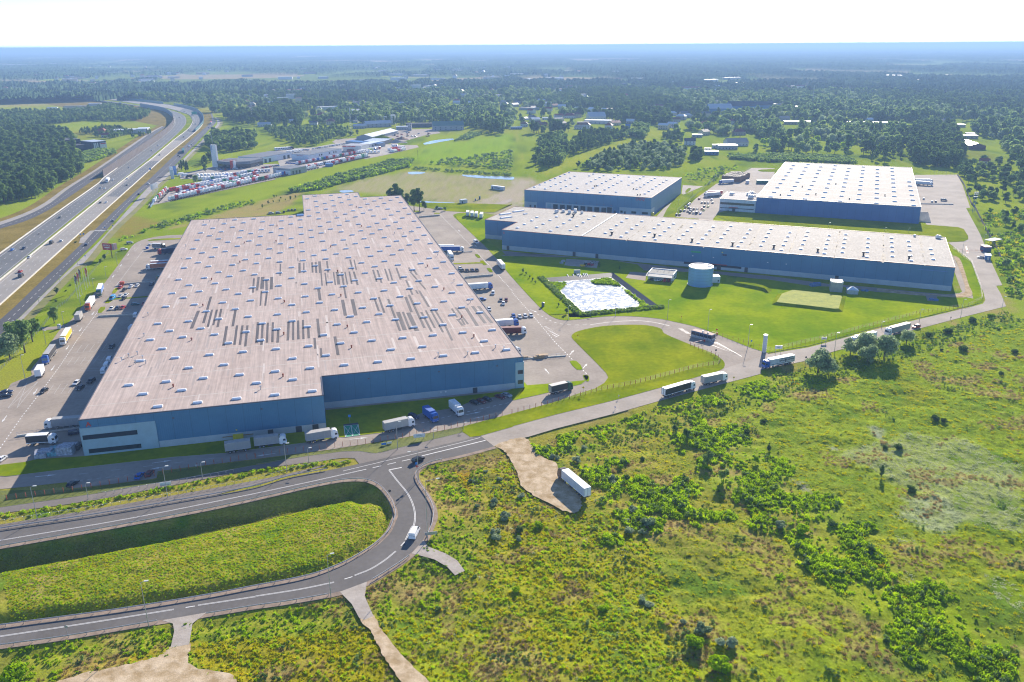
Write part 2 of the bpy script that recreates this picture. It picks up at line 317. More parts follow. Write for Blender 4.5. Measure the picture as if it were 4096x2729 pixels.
dashes(gl((3,1,[(850,610),(770,634)])),2.2,1.9,0.3,0.05,M_MARK);dashes(gl((3,0,[(1750,876),(1650,892)])),2.2,1.6,0.3,0.05,M_MARK)
dashes(gl((1,0,[(1320,385),(1050,740)])),1.0,1.6,0.35,0.03,M_MARK)
dashes(gl((1,0,[(905,945),(720,1200)]),(2,0,[(560,20),(400,240),(200,500),(0,790)])),1.2,1.3,0.35,0.03,M_MARK)
dashes(gl((1,0,[(1120,530),(870,870),(600,1230),(420,1460)])),2,6,0.3,0.03,M_MARKD)
dashes(gl((1,1,[(1690,60),(1960,330),(2200,590),(2354,760)]),(1,2,[(0,775),(200,1000),(400,1240),(560,1400),(690,1530)])),1.4,1.6,0.35,0.03,M_MARK)
dashes(gl((2,1,[(1470,570),(1900,465),(2350,365)])),1.4,1.4,0.35,0.03,M_MARK)
dashes(gl((2,0,[(740,1085),(1400,1010)])),1.4,1.4,0.3,0.03,M_MARKD)
dashes(gl((2,0,[(770,1023),(2200,855)])),3,7,0.3,0.03,M_MARKD)
line_mark(crv((1,2,[(720,1075),(900,1050),(1150,1037),(1300,1052),(1450,1085)])),0.3,0.03,M_MARK)
dashes(crv((1,2,[(240,980),(400,1055),(520,1075),(700,1076)])),2,2,0.3,0.03,M_MARK)
for i in range(9):
 t=i/8;a=(290+100*t,1090+100*t)
 line_mark([G(1,2,a[0]+5,a[1]),G(1,2,340+95*t-20*(1-t),1092+78*t)],0.35,0.03)
for i in range(10):
 t=i/9;line_mark([G(1,2,1840+200*t,1240+90*t),G(1,2,1885+170*t,1238+92*t)],0.3,0.045)
line_mark(gl((1,2,[(1880,1235),(2120,1370),(1840,1262)])),0.35,0.045)
for i in range(7):line_mark([G(1,2,1530+12*i,1112+7*i),G(1,2,1570+12*i,1112+7*i)],0.35,0.03)
def arrow(r,c,x,y,dx,dy,L=5.0,m=None):
 p=G(r,c,x,y);q=G(r,c,x+dx,y+dy);h=math.atan2(q[1]-p[1],q[0]-p[0])
 b=MB();b.add([(-L/2,-.15,0),(L*.1,-.15,0),(L*.1,.15,0),(-L/2,.15,0),(L*.1,-.55,0),(L/2,0,0),(L*.1,.55,0)],[(0,1,2,3),(4,5,6)])
 o=b.build('direction_arrow',m or M_MARK,None,(p[0],p[1],0.045),h);tag(o,kind='structure')
for a in((1,0,1110,530,-10,14),(1,0,1042,628,-10,14),(1,0,1180,430,-10,14),(1,0,855,970,-10,14),(1,0,740,1120,-10,14),(1,0,485,1475,-10,14),(1,0,620,1285,-10,14),(2,0,325,270,-10,14),(2,0,40,520,-10,14),(2,0,420,1043,20,-2),(2,0,1490,914,20,-3),(2,0,1480,967,-20,3),(2,1,2000,468,20,-4),(2,1,2065,503,-20,4),(2,1,945,700,20,-2),(2,1,90,850,-20,3),(1,2,550,1330,12,-14),(1,2,672,1455,12,-14),(1,2,320,1500,-12,-14),(1,2,200,948,10,4),(1,1,1868,210,-10,-10),(1,1,2020,352,-10,-10)):
 arrow(*a,L=6.5)
def bays(p,q,n,depth_px,L=None):
 for i in range(n):
  t=i/max(1,n-1);a=(p[2]+(q[0]-p[2])*t,p[3]+(q[1]-p[3])*t)
  line_mark([G(p[0],p[1],*a),G(p[0],p[1],a[0]+depth_px[0],a[1]+depth_px[1])],0.14,0.03,M_MARKD,'parking_bay_marking')
bays((1,0,755,1258),(1100,1238),7,(-48,68));bays((1,0,672,1372),(1030,1352),7,(-52,72));bays((2,0,492,207),(880,182),7,(-60,88))
for q in(((1,0,[(640,1335),(1080,1305)])),((1,0,[(590,1415),(1000,1395)])),((2,0,[(440,250),(860,222)])),(1,0,[(1040,1215),(905,1222),(900,1238),(1040,1232)]),(1,0,[(1100,1105),(985,1108),(972,1124),(1090,1121)]),(1,0,[(960,1475),(745,1480),(730,1497),(950,1493)])):
 line_mark(gl(q),0.14,0.031,M_MARKD,'parking_bay_marking')
for q in([(250,185),(70,425),(155,422),(350,175),(250,185),(155,422)],[(350,175),(70,425)]):
 line_mark(gl((2,0,q)),0.16,0.032,M_MARKD)
for q in([(1240,330),(1180,408),(1240,402),(1297,332),(1240,330),(1240,402)],[(1297,332),(1180,408)]):
 line_mark(gl((1,0,q)),0.16,0.032,M_MARKD)
gb=gl((2,1,[(808,587),(940,574),(956,672),(822,690)]))
sheet('green_parking_bay',gb,0.15,mat('green_paint',(0.01,0.30,0.16),0.6,var=0.1,scale=0.5,space='World'))
sheet('bay_paving',gl((2,1,[(802,572),(938,556),(942,574),(808,588)])),0.14,M_ASPD)
cg=[((gb[0][0]+gb[1][0])/2,(gb[0][1]+gb[1][1])/2),((gb[2][0]+gb[3][0])/2,(gb[2][1]+gb[3][1])/2)]
for l in(gb+[gb[0]],cg,[gb[0],cg[1],gb[1]],[gb[3],cg[0],gb[2]]):line_mark(l,0.22,0.16)
LAWNS=[]
def lawn(*a,m=None,s=0,h=0.12,closed=True,name='lawn'):
 p=gl(*a);p=smooth(p,s,True)if s else p;LAWNS.append(p)
 return sheet(name,p,h,m or M_LAWN,z0=0.0)
lawn((2,0,[(-300,975),(0,945),(240,916),(330,893),(770,864),(1190,815)]),(2,1,[(-500,700),(640,625),(640,440),(2300,268),(2354,245)]),(2,2,[(120,230),(105,262),(20,348),(0,352)]),(2,1,[(2354,290),(1970,362),(1890,400),(1760,430),(1520,470),(1410,510),(1390,540),(1170,645),(960,672),(940,676),(820,690),(750,690),(440,742)]),(2,0,[(2070,836),(1600,872),(600,985),(60,1050),(0,1046),(-300,1050)]))
lawn((2,2,[(105,175),(140,212),(350,196),(680,165),(655,124),(680,119),(703,128),(700,152),(640,200),(540,226),(300,287),(22,350),(60,300),(105,240)]),m=M_LAWNB)
lawn((1,2,[(530,1412),(590,1408),(650,1485),(600,1490)]),s=2,m=M_LAWNB);lawn((1,2,[(650,1542),(700,1540),(710,1590),(690,1600)]),s=2,m=M_LAWNB)
lawn((1,0,[(1060,738),(1090,740),(1060,785),(1030,785)]),s=2);lawn((1,0,[(1000,825),(1040,826),(1090,832),(1400,808),(1400,820),(1090,842),(1050,845),(1000,878),(965,878)]));lawn((1,0,[(928,912),(972,912),(935,965),(900,965)]),s=2)
lawn((1,0,[(1360,300),(1420,288),(1660,278),(1660,288),(1420,302),(1370,305)]),s=2)
lawn((1,1,[(1815,510),(2065,500),(2062,485),(2090,485),(2125,525),(2095,528),(2080,512),(1820,520)]));lawn((1,1,[(2012,428),(2040,428),(2065,458),(2040,460)]),s=2);lawn((1,1,[(2122,555),(2152,555),(2178,590),(2150,592)]),s=2)
lawn((1,1,[(1445,28),(1490,26),(1505,34),(1460,38)]),s=2);lawn((1,1,[(1638,48),(1680,46),(1695,54),(1650,57)]),s=2)
lawn((1,1,[(100,55),(150,42),(240,36),(230,46),(150,62)]),s=2)
POND=gl((1,2,[(300,645),(930,597),(1350,905),(640,965)]))
site=gl((1,1,[(2210,455),(2262,440),(2354,455)]),(1,2,[(500,455),(900,480),(1150,520),(1210,570),(1180,590),(1085,590),(1045,645),(1230,672),(1240,600),(1500,585),(1600,590),(1850,600),(1980,630),(1970,680),(2030,690),(2070,640),(2354,660)]),(1,3,[(400,720),(700,730),(1000,775),(1400,800),(1760,815),(1885,835),(1885,810),(1860,740),(1700,440),(1660,352),(1700,372),(1870,515),(1978,780),(1980,845),(1960,870),(1880,895),(1400,1010),(1000,1100),(380,1268),(130,1310),(0,1335)]))
site_poly=site+smooth(east_top[:-6],3)
def with_hole(poly,hole):
 bi=min(((i,j)for i in range(len(poly))for j in range(len(hole))),key=lambda ij:math.hypot(poly[ij[0]][0]-hole[ij[1]][0],poly[ij[0]][1]-hole[ij[1]][1]))
 i,j=bi
 A=lambda p:sum(p[k][0]*p[(k+1)%len(p)][1]-p[(k+1)%len(p)][0]*p[k][1]for k in range(len(p)))
 if A(poly)*A(hole)>0:hole=hole[::-1];j=len(hole)-1-j
 return poly[:i+1]+hole[j:]+hole[:j+1]+poly[i:]
sheet('lawn',with_hole(site_poly,POND),0.12,M_LAWNB,z0=0.0);LAWNS.append(site_poly)
sheet('site_road',gl((1,1,[(2105,375),(2262,395),(2300,440),(2210,452)]),(1,2,[(0,415),(300,425),(640,460),(1000,490),(1600,560),(2354,625)]),(1,3,[(560,700),(900,725),(1400,775),(1640,795),(1760,785),(1785,770),(1770,740),(1705,560),(1640,330),(1700,440),(1862,740),(1888,835),(1760,818),(1400,802),(1000,778),(700,733),(400,722)]),(1,2,[(2354,665),(1850,605),(1210,575),(1150,522),(900,482),(500,457)])),0.03,M_CONC)
sheet('car_bay',gl((1,2,[(1045,645),(1085,590),(1240,600),(1225,672)])),0.15,M_CONC)
sheet('gravel_pad',gl((1,2,[(500,470),(800,490),(780,555),(480,530)])),0.14,M_GRAV)
sheet('rut_track',crv((1,3,[(1000,740),(1400,785),(1700,800),(1790,785),(1815,755),(1790,650),(1735,500),(1705,440),(1755,460),(1800,560),(1850,720),(1878,800),(1800,825),(1600,818),(1300,800),(1000,765)])),0.135,M_SAND)
centre=gl((2,2,[(20,585),(400,482),(970,342),(1350,238),(1700,136),(1895,82)]))+smooth(centre_w[::-1],3)+road_low_w[::-1][0:9]+gl((2,1,[(1900,640),(1970,688),(2060,678),(2354,596)]))
sheet('lawn',centre,0.12,M_LAWN,z0=0.0);LAWNS.append(centre)
sheet('lawn',gl((2,1,[(1975,680),(1900,645),(1300,790),(1100,838),(950,818),(800,820),(500,858),(0,935)]),(2,0,[(2354,945),(1600,1080),(900,1205),(0,1335),(-500,1400)]),(2,0,[(-500,1225),(0,1180),(640,1172),(1440,1075),(1460,1010),(2354,895)]),(2,1,[(720,803),(1300,710),(1880,602)])),0.1,mat('long_verge',(0.10,0.13,0.015),0.95,col2=(0.17,0.19,0.02),scale=0.15,space='World',fine=0.25,bump=0.5),z0=0.0)
sheet('yard_paving',gl((1,2,[(1385,90),(1425,10),(1500,-90)]),(0,2,[(1760,1368),(1570,1358),(1560,1440),(1280,1640)]),(1,2,[(1330,70),(1290,95)])),0.02,M_PUB)
sheet('yard_paving',gl((1,2,[(1505,82),(1560,96),(1720,106),(1850,150),(1850,100),(1900,45),(1980,20),(2030,0)]),(0,2,[(2250,1475),(2400,1420)]),(0,3,[(60,1290),(60,1205),(-20,1200),(-150,1200),(-235,1245)]),(0,2,[(2050,1330),(1880,1345),(1690,1480),(1610,1568)])),0.022,M_PUB)
sheet('yard_paving',[loc(DO,DY,-12,-9),loc(DO,DY,112,-9),loc(DO,DY,112,-0.5),loc(DO,DY,-6,-0.5)],0.024,M_CONC)
lawn((1,2,[(1880,78),(1905,45),(2010,42),(2354,62)]),(1,3,[(600,95),(1390,150),(1460,155),(1750,178),(1800,198),(1838,258),(1840,288),(1800,308),(1655,314),(1560,290),(800,235),(0,160)]),(1,2,[(2200,150),(1990,120)]),h=0.1)
lawn((1,2,[(1500,84),(1530,20),(1600,-40)]),(0,2,[(1690,1482),(1880,1345),(1870,1338),(1800,1360),(1560,1568)]),(1,2,[(1420,82),(1720,112),(1715,100)]),m=M_LAWN,h=0.06)
lawn((0,2,[(1590,1425),(1625,1385),(1648,1390),(1610,1430)]),s=2,h=0.08)
lawn((0,2,[(1555,1440),(1580,1440),(1400,1568)]),(1,2,[(1330,78),(1282,90)]),h=0.08)
lawn((0,2,[(2260,1225),(2300,1215),(2500,1212),(2450,1235),(2300,1235)]),s=2,h=0.1)
lawn((1,1,[(1825,62),(1870,52),(2150,92),(2110,112),(2108,290),(2262,395),(2200,400),(2150,385),(2060,312),(1960,215),(1860,120)]),h=0.12,m=M_LAWNB)
lawn((1,1,[(1560,-6),(1760,30),(1905,40),(2190,42),(2354,-40)]),(0,1,[(2354,1540),(2100,1530),(1600,1520),(1400,1540)]),h=0.1)
def rough_poly(p,amp,seed):
 rnd=random.Random(seed);q=smooth(p,8,True);return[(x+rnd.uniform(-amp,amp),y+rnd.uniform(-amp,amp))for x,y in q]
sheet('sand_lot',rough_poly(gl((2,1,[(2200,765),(2350,708)]),(2,2,[(120,692),(195,790),(300,880),(400,925),(450,1060),(600,1200),(640,1330),(560,1385),(330,1290),(100,1150),(20,950),(-70,820)])),0.35,1),0.045,M_SAND)
sheet('gravel_drive',gl((3,1,[(770,738),(1020,645),(1012,700),(1000,780),(1080,960),(1000,995),(950,980),(880,850)])),0.05,M_GRAV)
sheet('gravel_drive',gl((3,1,[(1430,385),(1540,262),(1582,322),(1750,388),(1850,450),(1920,545),(1830,587),(1760,510),(1640,440),(1500,402)])),0.05,M_GRAV)
sheet('gravel_drive',gl((3,0,[(1490,1000),(1900,928),(1770,1030),(1740,1222),(1570,1250),(1602,1100),(1590,1030)])),0.05,M_GRAV)
sheet('dirt_track',rough_poly(gl((3,1,[(950,975),(1080,955),(1150,1080),(1330,1310),(1470,1450),(1640,1640),(1460,1680),(1250,1440),(1130,1250),(1050,1090)])),0.2,2),0.04,M_SAND)
sheet('bare_dirt',rough_poly(gl((3,0,[(1570,1245),(1745,1215),(1730,1400),(2100,1495),(2150,1600),(1500,1680),(400,1640),(680,1510),(1300,1375),(1490,1310)])),0.4,3),0.04,M_SAND)
for line in(UPL,LPR):
 a=line
 o=offset(a,-1.7 if line is UPL else 1.7)
 sheet('road_shoulder',band(a,o),0.02,M_SHLD)
# ============================================================ GROUND: one sheet out to the horizon
def steps(a,b,s,grow,lim):
 out=list(np.arange(a,b+1e-6,s));hi=[];x=b;q=s
 while x<lim[1]:q*=grow if x>700 else 1.06 if q<5 else 1.0;x+=q;hi.append(x)
 lo=[];x=a;q=s
 while x>lim[0]:q*=grow if x<-600 else 1.06 if q<5 else 1.0;x-=q;lo.append(x)
 return np.array(lo[::-1]+out+hi)
gx=np.clip(steps(-150,245,0.9,1.09,(-60000,60000)),-61000,61000);gy=np.clip(steps(110,330,0.9,1.09,(20,75000)),20,75500)
X,Y=np.meshgrid(gx,gy)
ISL=UPL;isl=UPL
near=(Y<345)&(np.abs(X)<300)
H0=np.full(X.shape,-0.06)
xs,ys=X[near],Y[near]
ins=inside(xs,ys,isl);d=dist(xs,ys,isl)
upper=inside(xs,ys,gl((2,0,[(-500,1568)]),(3,0,[(-500,540),(0,735),(480,640),(1000,470),(1600,300),(2354,80)]),(2,1,[(700,1215),(1080,1140),(1120,1100),(900,1040),(0,1200)])))
prof2=np.interp(d,[0,1.6,3.0,3.7,6.6,9,60],[0,0,-1.4,-1.6,-0.1,0.1,0.0])
up_d=dist(xs,ys,isl[:40])
wgt=np.clip((xs+150)/70,0,1)
ups=np.interp(up_d,[0,1.6,7.5,9.2,12.5,18,60],[0,0,-3.4,-3.6,-1.4,-0.5,0.0]);lo_d=dist(xs,ys,isl[44:])
h=np.where(ins,np.minimum(prof2,np.where(up_d<40,ups,0)*np.clip(up_d/1.5,0,1)+np.where(up_d>=40,0,0)),0)
tt=np.clip((lo_d-up_d)/9+.5,0,1);h=np.where(ins,ups*tt+prof2*(1-tt),0);h=np.where(ins,h+(vn(xs,ys,2.2,3)-.5)*.35*np.clip(d/5-.3,0,1),h)
sd=dist(xs,ys,LPR);out=inside(xs,ys,LPR+[(245,100),(300,60),(-300,60),(-300,150)])&~ins
pubd=dist(xs,ys,pub_low);mead=(~ins)&((inside(xs,ys,LPR+gl((3,0,[(-900,1400)]))+[(-400,20),(500,20),(500,700)]+pub_low[::-1])))
dm=np.minimum(sd,pubd)
for a in('sand_lot','gravel_drive','gravel_drive.001','gravel_drive.002','dirt_track','bare_dirt'):
 me=bpy.data.objects[a].data;n=len(me.vertices);co=np.empty(n*3);me.vertices.foreach_get('co',co);co=co.reshape(-1,3)[:,:2]
 bb=inside(xs,ys,[tuple(p)for p in co])if False else None
flat=np.minimum.reduce([dist(xs,ys,[tuple(v.co[:2])for v in bpy.data.objects[a].data.vertices],True)*(1-inside(xs,ys,[tuple(v.co[:2])for v in bpy.data.objects[a].data.vertices]))for a in('sand_lot','gravel_drive','gravel_drive.001','gravel_drive.002','dirt_track','bare_dirt')])
k=np.clip(np.minimum(dm-2,flat)/4,0,1)
bump=(vn(xs,ys,9,5)-.5)*.9+(vn(xs,ys,3,6)-.5)*.6+(vn(xs,ys,1.6,7)-.5)*.35
h=np.where(mead,k*(bump-.25)-np.clip((sd-1.8)/3,0,1)*.35*(sd<60),h)
NH=h.copy();H0[near]=np.minimum(h,0.9)-0.06
_pi=(X>POND[0][0]-60)&(X<POND[2][0]+60)&(Y>300)&(Y<560)
_px,_py=X[_pi],Y[_pi];H0[_pi]=np.where(inside(_px,_py,POND)|(dist(_px,_py,POND,True)<7),-4.0,H0[_pi])
def ground_z(x,y):
 ix=np.clip(np.searchsorted(gx,x)-1,0,len(gx)-2);iy=np.clip(np.searchsorted(gy,y)-1,0,len(gy)-2)
 fx=(x-gx[ix])/(gx[ix+1]-gx[ix]);fy=(y-gy[iy])/(gy[iy+1]-gy[iy])
 return(H0[iy,ix]*(1-fx)+H0[iy,ix+1]*fx)*(1-fy)+(H0[iy+1,ix]*(1-fx)+H0[iy+1,ix+1]*fx)*fy
def mixc(c,c2,w_):return c+(np.array(c2)-c)*np.clip(w_,0,1)[...,None]
xf,yf=X.ravel(),Y.ravel()
C=np.zeros((xf.size,3));C[:]=(0.22,0.30,0.012)
n1=vn(xf,yf,60,11);n2=vn(xf,yf,17,12);n3=vn(xf,yf,5,13);n4=vn(xf,yf,240,14)
C=mixc(C,(0.29,0.36,0.015),(n1-.35)*2.2);C=mixc(C,(0.12,0.19,0.02),(n2-.6)*3);C=mixc(C,(0.32,0.28,0.05),(n4-.62)*3);C=mixc(C,(0.32,0.34,0.04),(n3-.6)*2)
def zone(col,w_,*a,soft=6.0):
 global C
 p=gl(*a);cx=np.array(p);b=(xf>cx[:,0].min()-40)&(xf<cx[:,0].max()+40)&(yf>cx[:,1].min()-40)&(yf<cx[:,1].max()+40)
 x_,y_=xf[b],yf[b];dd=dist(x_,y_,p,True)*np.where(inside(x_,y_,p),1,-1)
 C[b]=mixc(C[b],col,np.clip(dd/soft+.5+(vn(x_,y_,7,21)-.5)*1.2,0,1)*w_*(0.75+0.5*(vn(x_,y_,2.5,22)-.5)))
zone((0.25,0.33,0.03),.9,(2,2,[(1000,560),(1500,560),(1800,900),(1700,1100),(2354,1300)]),(2,3,[(700,1568),(2354,1568),(2354,-900),(1200,0),(0,150)]),(2,2,[(2000,400),(1700,500)]))
zone((0.34,0.37,0.17),.7,(2,3,[(650,830),(1250,640),(1800,700),(2354,950),(2354,1568),(1900,1500),(1500,1250),(1000,1000)]))
zone((0.33,0.35,0.27),.9,(2,3,[(900,560),(1080,600),(1060,700),(980,680)]),soft=2);zone((0.34,0.35,0.30),.9,(2,3,[(530,730),(660,780),(640,810),(560,790)]),soft=1.5)
zone((0.30,0.28,0.26),.9,(2,3,[(190,1050),(330,1090),(410,1200),(300,1160)]),soft=1.5)
zone((0.38,0.42,0.24),.9,(2,3,[(1220,1230),(1600,1240),(1850,1440),(1700,1540),(1450,1530),(1210,1400),(1350,1300)]),soft=3);zone((0.20,0.22,0.05),1,(2,3,[(1450,1350),(1620,1360),(1600,1420),(1480,1410)]),soft=2)
zone((0.26,0.25,0.02),.8,(2,3,[(980,90),(1300,60),(1500,300),(1300,380),(1100,250)]));zone((0.36,0.31,0.01),.9,(2,3,[(1900,140),(2180,200),(2060,215),(1950,190)]),soft=2)
zone((0.31,0.31,0.012),.85,(3,1,[(1100,1000),(1700,850),(2000,600),(2354,620),(2354,1600),(1650,1600)]),(3,2,[(900,1600),(800,900),(400,0),(0,0),(0,600)]),soft=8)
zone((0.32,0.25,0.012),.8,(3,0,[(1750,1200),(2354,1150)]),(3,1,[(900,1050),(1050,1100),(1250,1600),(0,1600)]),(3,0,[(2100,1600),(1740,1350)]),soft=3);zone((0.42,0.27,0.02),.8,(3,0,[(500,1400),(1500,1260),(1300,1360),(550,1540)]),soft=2)
zone((0.30,0.17,0.03),.8,(2,1,[(1820,970),(1980,980),(1980,1200),(1900,1130)]),soft=2)
zone((0.10,0.12,0.04),.8,(2,1,[(1500,950),(2200,780),(2250,800),(1700,950),(1520,1000)]),soft=1)
zone((0.05,0.075,0.02),.7,(3,0,[(-500,450),(0,350),(2354,-30)]),(2,1,[(1040,1100),(1060,1150),(700,1220)]),(3,0,[(1000,480),(0,740),(-500,850)]),soft=2)  # shade of the sunless embankment slope, darkened into the ground colour
zone((0.30,0.21,0.06),.9,(1,0,[(1480,130),(1340,210),(1120,280),(1000,265),(1100,90),(1200,60)]),soft=6)
zone((0.40,0.29,0.13),.9,(1,0,[(1540,150),(1760,130),(1740,160),(1560,190)]),(0,1,[(0,1520),(300,1430),(420,1440),(330,1540),(100,1640)]),soft=6)
zone((0.40,0.34,0.20),.95,(0,1,[(680,1420),(1000,1300),(1400,1230),(1900,1260),(2354,1310)]),(0,2,[(100,1290),(300,1330),(60,1500),(-300,1568)]),(0,1,[(1600,1500),(1200,1440),(900,1420)]),soft=10)
zone((0.28,0.36,0.015),.9,(0,1,[(-1000,1700),(0,1350),(1050,1110),(1500,1000),(2000,870),(2000,900),(1700,1000),(1300,1150),(500,1340),(0,1500)]),soft=10)
zone((0.26,0.40,0.015),.9,(0,1,[(1600,1000),(2354,880),(2354,1100),(1600,1180),(1400,1130)]),soft=12)
zone((0.47,0.40,0.31),.95,(0,1,[(1930,1568),(2354,1370)]),(0,2,[(0,1300),(230,1310),(120,1400),(110,1560)]),(1,1,[(2354,20),(2200,60)]),soft=4)
zone((0.36,0.38,0.03),.9,(0,2,[(220,1250),(600,1080),(1060,930),(1300,840),(1590,840),(1250,940),(1080,1000),(700,1120),(400,1260)]),soft=8)
zone((0.22,0.22,0.04),.7,(0,3,[(1780,1000),(2000,1040),(2200,1150),(1800,1130)]),soft=6)
zone((0.28,0.36,0.02),.9,(0,0,[(230,840),(560,795),(980,765),(960,830),(700,870),(550,880)]),soft=6)
far=np.hypot(xf,yf)
fld=vn(xf,yf*.35,420,31);wild=(xf>-160)&(xf<300)&(yf<560)&(yf>60)
_v=vn(xf[wild],yf[wild],14,81)*.6+vn(xf[wild],yf[wild],4,82)*.4;C[wild]=mixc(mixc(C[wild],(0.36,0.28,0.10),(_v-.60)*4*.8),(0.13,0.22,0.02),(.40-_v)*4)
C=np.where((far>2300)[:,None],mixc(mixc(C,(0.42,0.34,0.20),(fld-.6)*5),(0.2,0.25,0.05),(.42-fld)*4),C)
nxv,nyv=len(gx),len(gy)
me=bpy.data.meshes.new('ground');V=np.column_stack([xf,yf,H0.ravel()])
me.vertices.add(len(V));me.vertices.foreach_set('co',V.ravel())
i=np.arange(nxv-1)[None,:]+np.arange(nyv-1)[:,None]*nxv;q=np.stack([i,i+1,i+1+nxv,i+nxv],-1).reshape(-1,4)
def set_quads(me,q):
 me.loops.add(q.size);me.loops.foreach_set('vertex_index',q.ravel().astype(np.int32));me.polygons.add(len(q))
 me.polygons.foreach_set('loop_start',np.arange(0,q.size,q.shape[1],dtype=np.int32));me.polygons.foreach_set('use_smooth',np.ones(len(q),bool));me.update(calc_edges=True)
set_quads(me,q)
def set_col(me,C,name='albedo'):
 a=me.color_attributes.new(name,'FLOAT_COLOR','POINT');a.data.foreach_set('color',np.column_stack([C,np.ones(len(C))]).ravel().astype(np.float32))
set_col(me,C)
def attr_mat(name,fine_scale=1.3,amt=0.35,bump=0.6,dist_=0.25):
 m=bpy.data.materials.new(name);m.use_nodes=True;t=m.node_tree;b=t.nodes['Principled BSDF'];b.inputs['Roughness'].default_value=0.95;b.inputs['Specular IOR Level'].default_value=0.0
 a=t.nodes.new('ShaderNodeAttribute');a.attribute_name='albedo';g=t.nodes.new('ShaderNodeNewGeometry')
 n=t.nodes.new('ShaderNodeTexNoise');n.inputs['Scale'].default_value=fine_scale;n.inputs['Detail'].default_value=5;n.inputs['Roughness'].default_value=0.7;t.links.new(g.outputs['Position'],n.inputs['Vector'])
 mr=t.nodes.new('ShaderNodeMapRange');t.links.new(n.outputs[0],mr.inputs[0]);mr.inputs[1].default_value=.3;mr.inputs[2].default_value=.7;mr.inputs[3].default_value=1-amt;mr.inputs[4].default_value=1+amt
 s=t.nodes.new('ShaderNodeVectorMath');s.operation='SCALE';t.links.new(a.outputs['Color'],s.inputs[0]);t.links.new(mr.outputs[0],s.inputs['Scale']);t.links.new(s.outputs[0],b.inputs['Base Color'])
 bp=t.nodes.new('ShaderNodeBump');bp.inputs['Strength'].default_value=bump;bp.inputs['Distance'].default_value=dist_;t.links.new(n.outputs[0],bp.inputs['Height']);t.links.new(bp.outputs[0],b.inputs['Normal'])
 return m
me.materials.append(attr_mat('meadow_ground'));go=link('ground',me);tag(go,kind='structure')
# ============================================================ BUILDINGS
def clad(name,col,col2=None,axis='X',period=1.1,rough=0.45):
 m=mat(name,col,rough,0.0,var=0.05,scale=0.08,col2=col2,fine=0.03);t=m.node_tree;b=t.nodes['Principled BSDF']
 tc=t.nodes.new('ShaderNodeTexCoord');wv=t.nodes.new('ShaderNodeTexWave');wv.inputs['Scale'].default_value=0.5/period*2;wv.bands_direction='DIAGONAL';mp=t.nodes.new('ShaderNodeMapping');mp.inputs['Scale'].default_value=(1,1,0)
 t.links.new(tc.outputs['Object'],mp.inputs[0]);t.links.new(mp.outputs[0],wv.inputs['Vector'])
 bp=t.nodes.new('ShaderNodeBump');bp.inputs['Strength'].default_value=0.35;bp.inputs['Distance'].default_value=0.05;t.links.new(wv.outputs[0],bp.inputs['Height']);t.links.new(bp.outputs[0],b.inputs['Normal'])
 sx=t.nodes.new('ShaderNodeSeparateXYZ');t.links.new(tc.outputs['Object'],sx.inputs[0]);ad=t.nodes.new('ShaderNodeMath');t.links.new(sx.outputs[0],ad.inputs[0]);t.links.new(sx.outputs[1],ad.inputs[1]);pp=t.nodes.new('ShaderNodeMath');pp.operation='PINGPONG';pp.inputs[1].default_value=3.0;t.links.new(ad.outputs[0],pp.inputs[0])
 mr=t.nodes.new('ShaderNodeMapRange');mr.inputs[1].default_value=.06;mr.inputs[2].default_value=.14;mr.inputs[3].default_value=.72;mr.inputs[4].default_value=1;t.links.new(pp.outputs[0],mr.inputs[0]);src=b.inputs['Base Color'].links[0].from_socket;vm=t.nodes.new('ShaderNodeVectorMath');vm.operation='SCALE';t.links.new(src,vm.inputs[0]);t.links.new(mr.outputs[0],vm.inputs['Scale']);t.links.new(vm.outputs[0],b.inputs['Base Color']);return m
M_BLUE=clad('blue_cladding',(0.048,0.17,0.31),(0.06,0.20,0.35));M_BLUE2=clad('deep_blue_cladding',(0.045,0.14,0.36),(0.06,0.17,0.41));M_GREYC=clad('grey_blue_cladding',(0.10,0.23,0.40),(0.13,0.26,0.44))
M_PLINTH=mat('plinth_concrete',(0.40,0.47,0.52),0.8,var=0.08,scale=0.2,fine=0.05)
M_TRIM=plain('roof_trim',(0.10,0.10,0.13),0.5);M_TRIMR=plain('red_roof_trim',(0.32,0.10,0.06),0.5)
M_DOOR=plain('dark_door',(0.035,0.05,0.07),0.5);M_GLASS=mat('dark_glass',(0.015,0.03,0.05),0.12,spec=0.8)
M_PANEL=mat('light_panels',(0.30,0.44,0.52),0.5,var=0.08,scale=0.3);M_WHITE=plain('white_metal',(0.72,0.72,0.72),0.45)
